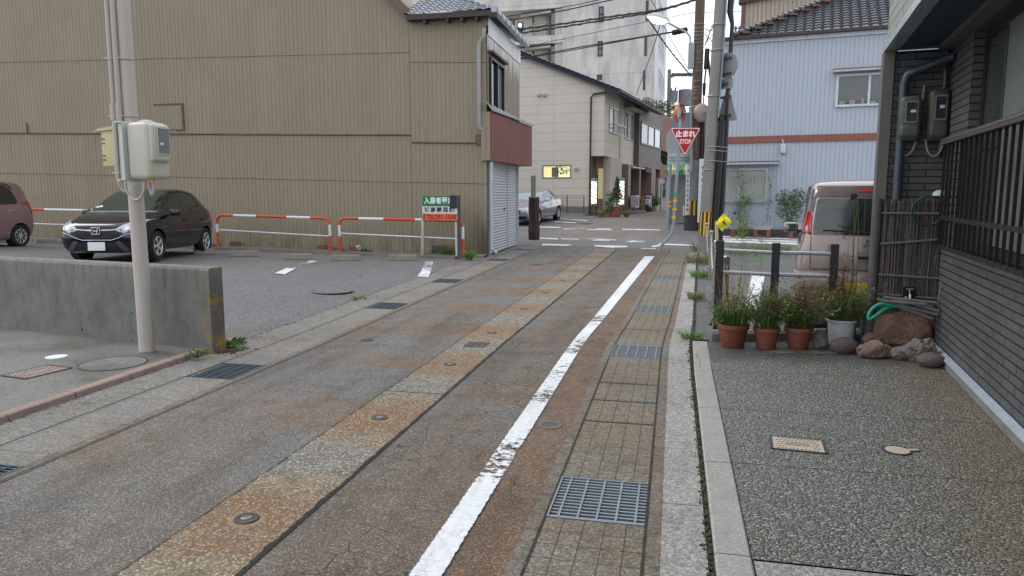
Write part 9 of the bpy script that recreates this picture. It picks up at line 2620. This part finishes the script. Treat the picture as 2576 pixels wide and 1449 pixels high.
# ================================================================ FAR STREET FURNITURE
def far_bits():
 def fp(u, v):
  r = (u - CXP) / FPX; Y = 34.7 if u < 1580 else 34.4 + (r * 35.4 - 4.45) / (.404 - r)
  return Vector((r * Y, Y, tz(r * Y, Y)))
 M_CF = leafmat('conifer_green', (.05, .08, .035), (.11, .14, .06)); M_LG = leafmat('light_green', (.10, .20, .04), (.30, .38, .10))
 def potted(u, v, hpx, wpx, label, leafm, potm, n, size, pothpx=16, shape='bush', trunk=False):
  p = fp(u, v); k = p.y / FPX; h = hpx * k; w = wpx * k / 2; ph = pothpx * k
  g = thing('potted_plant', label, 'potted plant', p, 0, 'potted plants along the far street'); rg = random.Random(int(u + v))
  MB().lathe([(w * .45 if w * .45 > .08 else .1, 0), (max(w * .6, .14), ph), (max(w * .6, .14) * .88, ph), (.02, ph - .03)], (0, 0, 0), 16).build('pot', potm, g, smooth=35)
  m = MB()
  if shape == 'cone':
   for i in range(9):
    f = i / 8; z = ph + (h - ph) * (.25 + .72 * f); leaves(m, (0, 0, z), (w * (1 - f * .8), w * (1 - f * .8), h * .07), int(n / 9 * (1.5 - f)), size, rg)
   MB().tube([(0, 0, ph), (0, 0, h * .9)], .025, 6).build('trunk', MATS['stem_brown'], g)
  else:
   leaves(m, (0, 0, ph + (h - ph) * .5), (w, w, (h - ph) * .55), n, size, rg)
  m.build('foliage', leafm, g, fix=False)
 M_TC = simple('far_terracotta', (.30, .12, .08), .8, 0, .2, 6); M_PK = simple('pink_pot', (.36, .22, .18), .8)
 potted(1550, 540, 96, 40, 'tall thin conifer in a pot between the two barber poles', M_CF, M_TC, 900, .10, 26, 'cone')
 potted(1531, 541, 62, 26, 'dark leafy shrub left of the tall conifer', M_SH, M_TC, 300, .11, 12)
 potted(1510, 545, 18, 28, 'low spiky green plant nearest the red post', M_LG, M_TC, 200, .10, 9)
 potted(1527, 546, 20, 26, 'low bright plant right of the spiky one', M_LG, M_PK, 180, .10, 9)
 potted(1542, 545, 24, 22, 'small plant in a pale pink pot before the conifer', M_LG, M_PK, 120, .10, 14)
 potted(1575, 541, 14, 20, 'flat green weeds beside the grey shop pillar', M_LG, M_TC, 140, .09, 5)
 potted(1610, 532, 42, 24, 'yellow-green croton in a terracotta pot beyond the air conditioner', leafmat('croton', (.20, .24, .05), (.45, .42, .08)), M_TC, 220, .13, 14)
 potted(1648, 524, 34, 24, 'broad-leaved plant in a white bucket left of the sign board', M_SH, simple('white_bucket', (.5, .52, .55), .5), 200, .14, 13)
 potted(1695 - 22, 524, 22, 12, 'red-potted plant beside the upright sign board', M_SH, simple('red_pot', (.35, .06, .05), .6), 90, .12, 12)
 potted(1636, 524, 40, 30, 'dark shrubby plant behind the white bucket', M_SH, M_TC, 260, .14, 10)
 p = fp(1594, 533); g = thing('air_conditioner', 'white outdoor air-conditioner unit on a grey stand by the shop window', 'air conditioner', p, R(68))
 MB().bbox_bev(-.42, .42, -.18, .14, .36, 1.0, .02).build('casing', simple('ac_white', (.48, .49, .48), .5), g)
 MB().lathe([(.27, 0), (.25, .02), (.02, .025)], (-.08, -.18, .68), 20, Matrix.Rotation(math.pi / 2, 4, 'X')).build('fan_grille', simple('ac_dark', (.10, .11, .12), .5), g)
 m = MB()
 for x in (-.38, .38):
  for y in (-.15, .1): m.b2(x - .02, x + .02, y - .02, y + .02, 0, .36)
 m.b2(-.4, .4, -.17, .12, .33, .36); m.build('stand', M_GALV, g)
 p = fp(1590, 541); o = MB().bbox_bev(-1.7, 1.7, -.25, .25, 0, .16, .03).build('shop_step', simple('old_step', (.16, .15, .14), .9, 0, .3), None); o.location = p; o.rotation_euler = (0, 0, R(62)); tag(o, 'low grey concrete step before the barber shop window', 'step')
 p = fp(1670, 524); k = p.y / FPX; h = 66 * k; w = 22 * k
 g = thing('upright_sign', 'white upright sign board with a column of dark characters up the far street', 'sign board', p, R(6))
 MB().bbox_bev(-w / 2, w / 2, 0, .18, .0, h, .03).build('board', simple('cream_board', (.52, .53, .52), .5), g)
 for q, ch in enumerate('瀬戸法律事務所'): text(ch, w * .42, simple('dark_ink', (.07, .075, .09), .6), g, (-w * .12, -.006, h * (.93 - .075 * q)), (math.pi / 2, 0, 0), .002, .004)
 p = fp(1636 - 8, 525); g = thing('scooter', 'white and dark motor scooter parked in the porch up the street', 'scooter', p, R(75))
 Mx = Matrix.Rotation(math.pi / 2, 4, 'X')
 for x in (-.55, .55):
  MB().lathe([(.10, -.05), (.23, -.05), (.25, 0), (.23, .05), (.10, .05)], (x, 0, .25), 20, Mx).build('wheel', M_TY, g, smooth=40)
 MB().prism([(-.75, -.13, .45), (-.1, -.13, .38), (-.05, -.13, .72), (-.75, -.13, .80)], (0, .26, 0)).build('body', simple('scooter_white', (.55, .57, .6), .3), g, bevel=.04)
 MB().prism([(.30, -.17, .25), (.42, -.17, .25), (.50, -.17, .95), (.40, -.17, 1.0)], (0, .34, 0)).build('front_shield', MATS['scooter_white'], g, bevel=.03)
 MB().b2(-.1, .35, -.14, .14, .25, .32).build('footboard', M_TRIMB, g)
 MB().tube([(.42, -.28, 1.08), (.46, 0, 1.0), (.42, .28, 1.08)], .02, 8).build('handlebar', M_TRIMB, g)
 MB().b2(-.7, -.08, -.14, .14, .80, .88).build('seat', M_TRIMB, g, bevel=.03)
 p = P(1589, 462, fp(1590, 533).y + 1); g = None
far_bits()
sheet_far = MB()
rows = []; uvs = []
for i in range(22):
 s = 24.5 + 44 * i / 21; r = []; u_ = []
 for k in range(7):
  f = k / 6
  a, b = P(1490 - 60 * 0, 500, 1), None
  X0 = .404 * (s - 24.5) + 2.2; X = X0 + (f - .5) * 4.2; Y = s - 0.6
  r.append((X, Y, tz(X, Y) + .006)); u_.append(((f - .5) * 4.2, s))
 rows.append(r); uvs.append(u_)
sheet_far.grid(rows, uvs)
o = sheet_far.build('far_street', M_FAR, fix=False)
if o.data.polygons[0].normal.z < 0: o.data.flip_normals()
tag(o, kind='structure')
p = G(1475, 563); flat_cover('manhole_cover', 'oval-looking rusty manhole cover beyond the crossing', 'manhole', (p.x, p.y, p.z + .01), .32, simple('rusty_lid', (.13, .08, .07), .7), M_IRON)
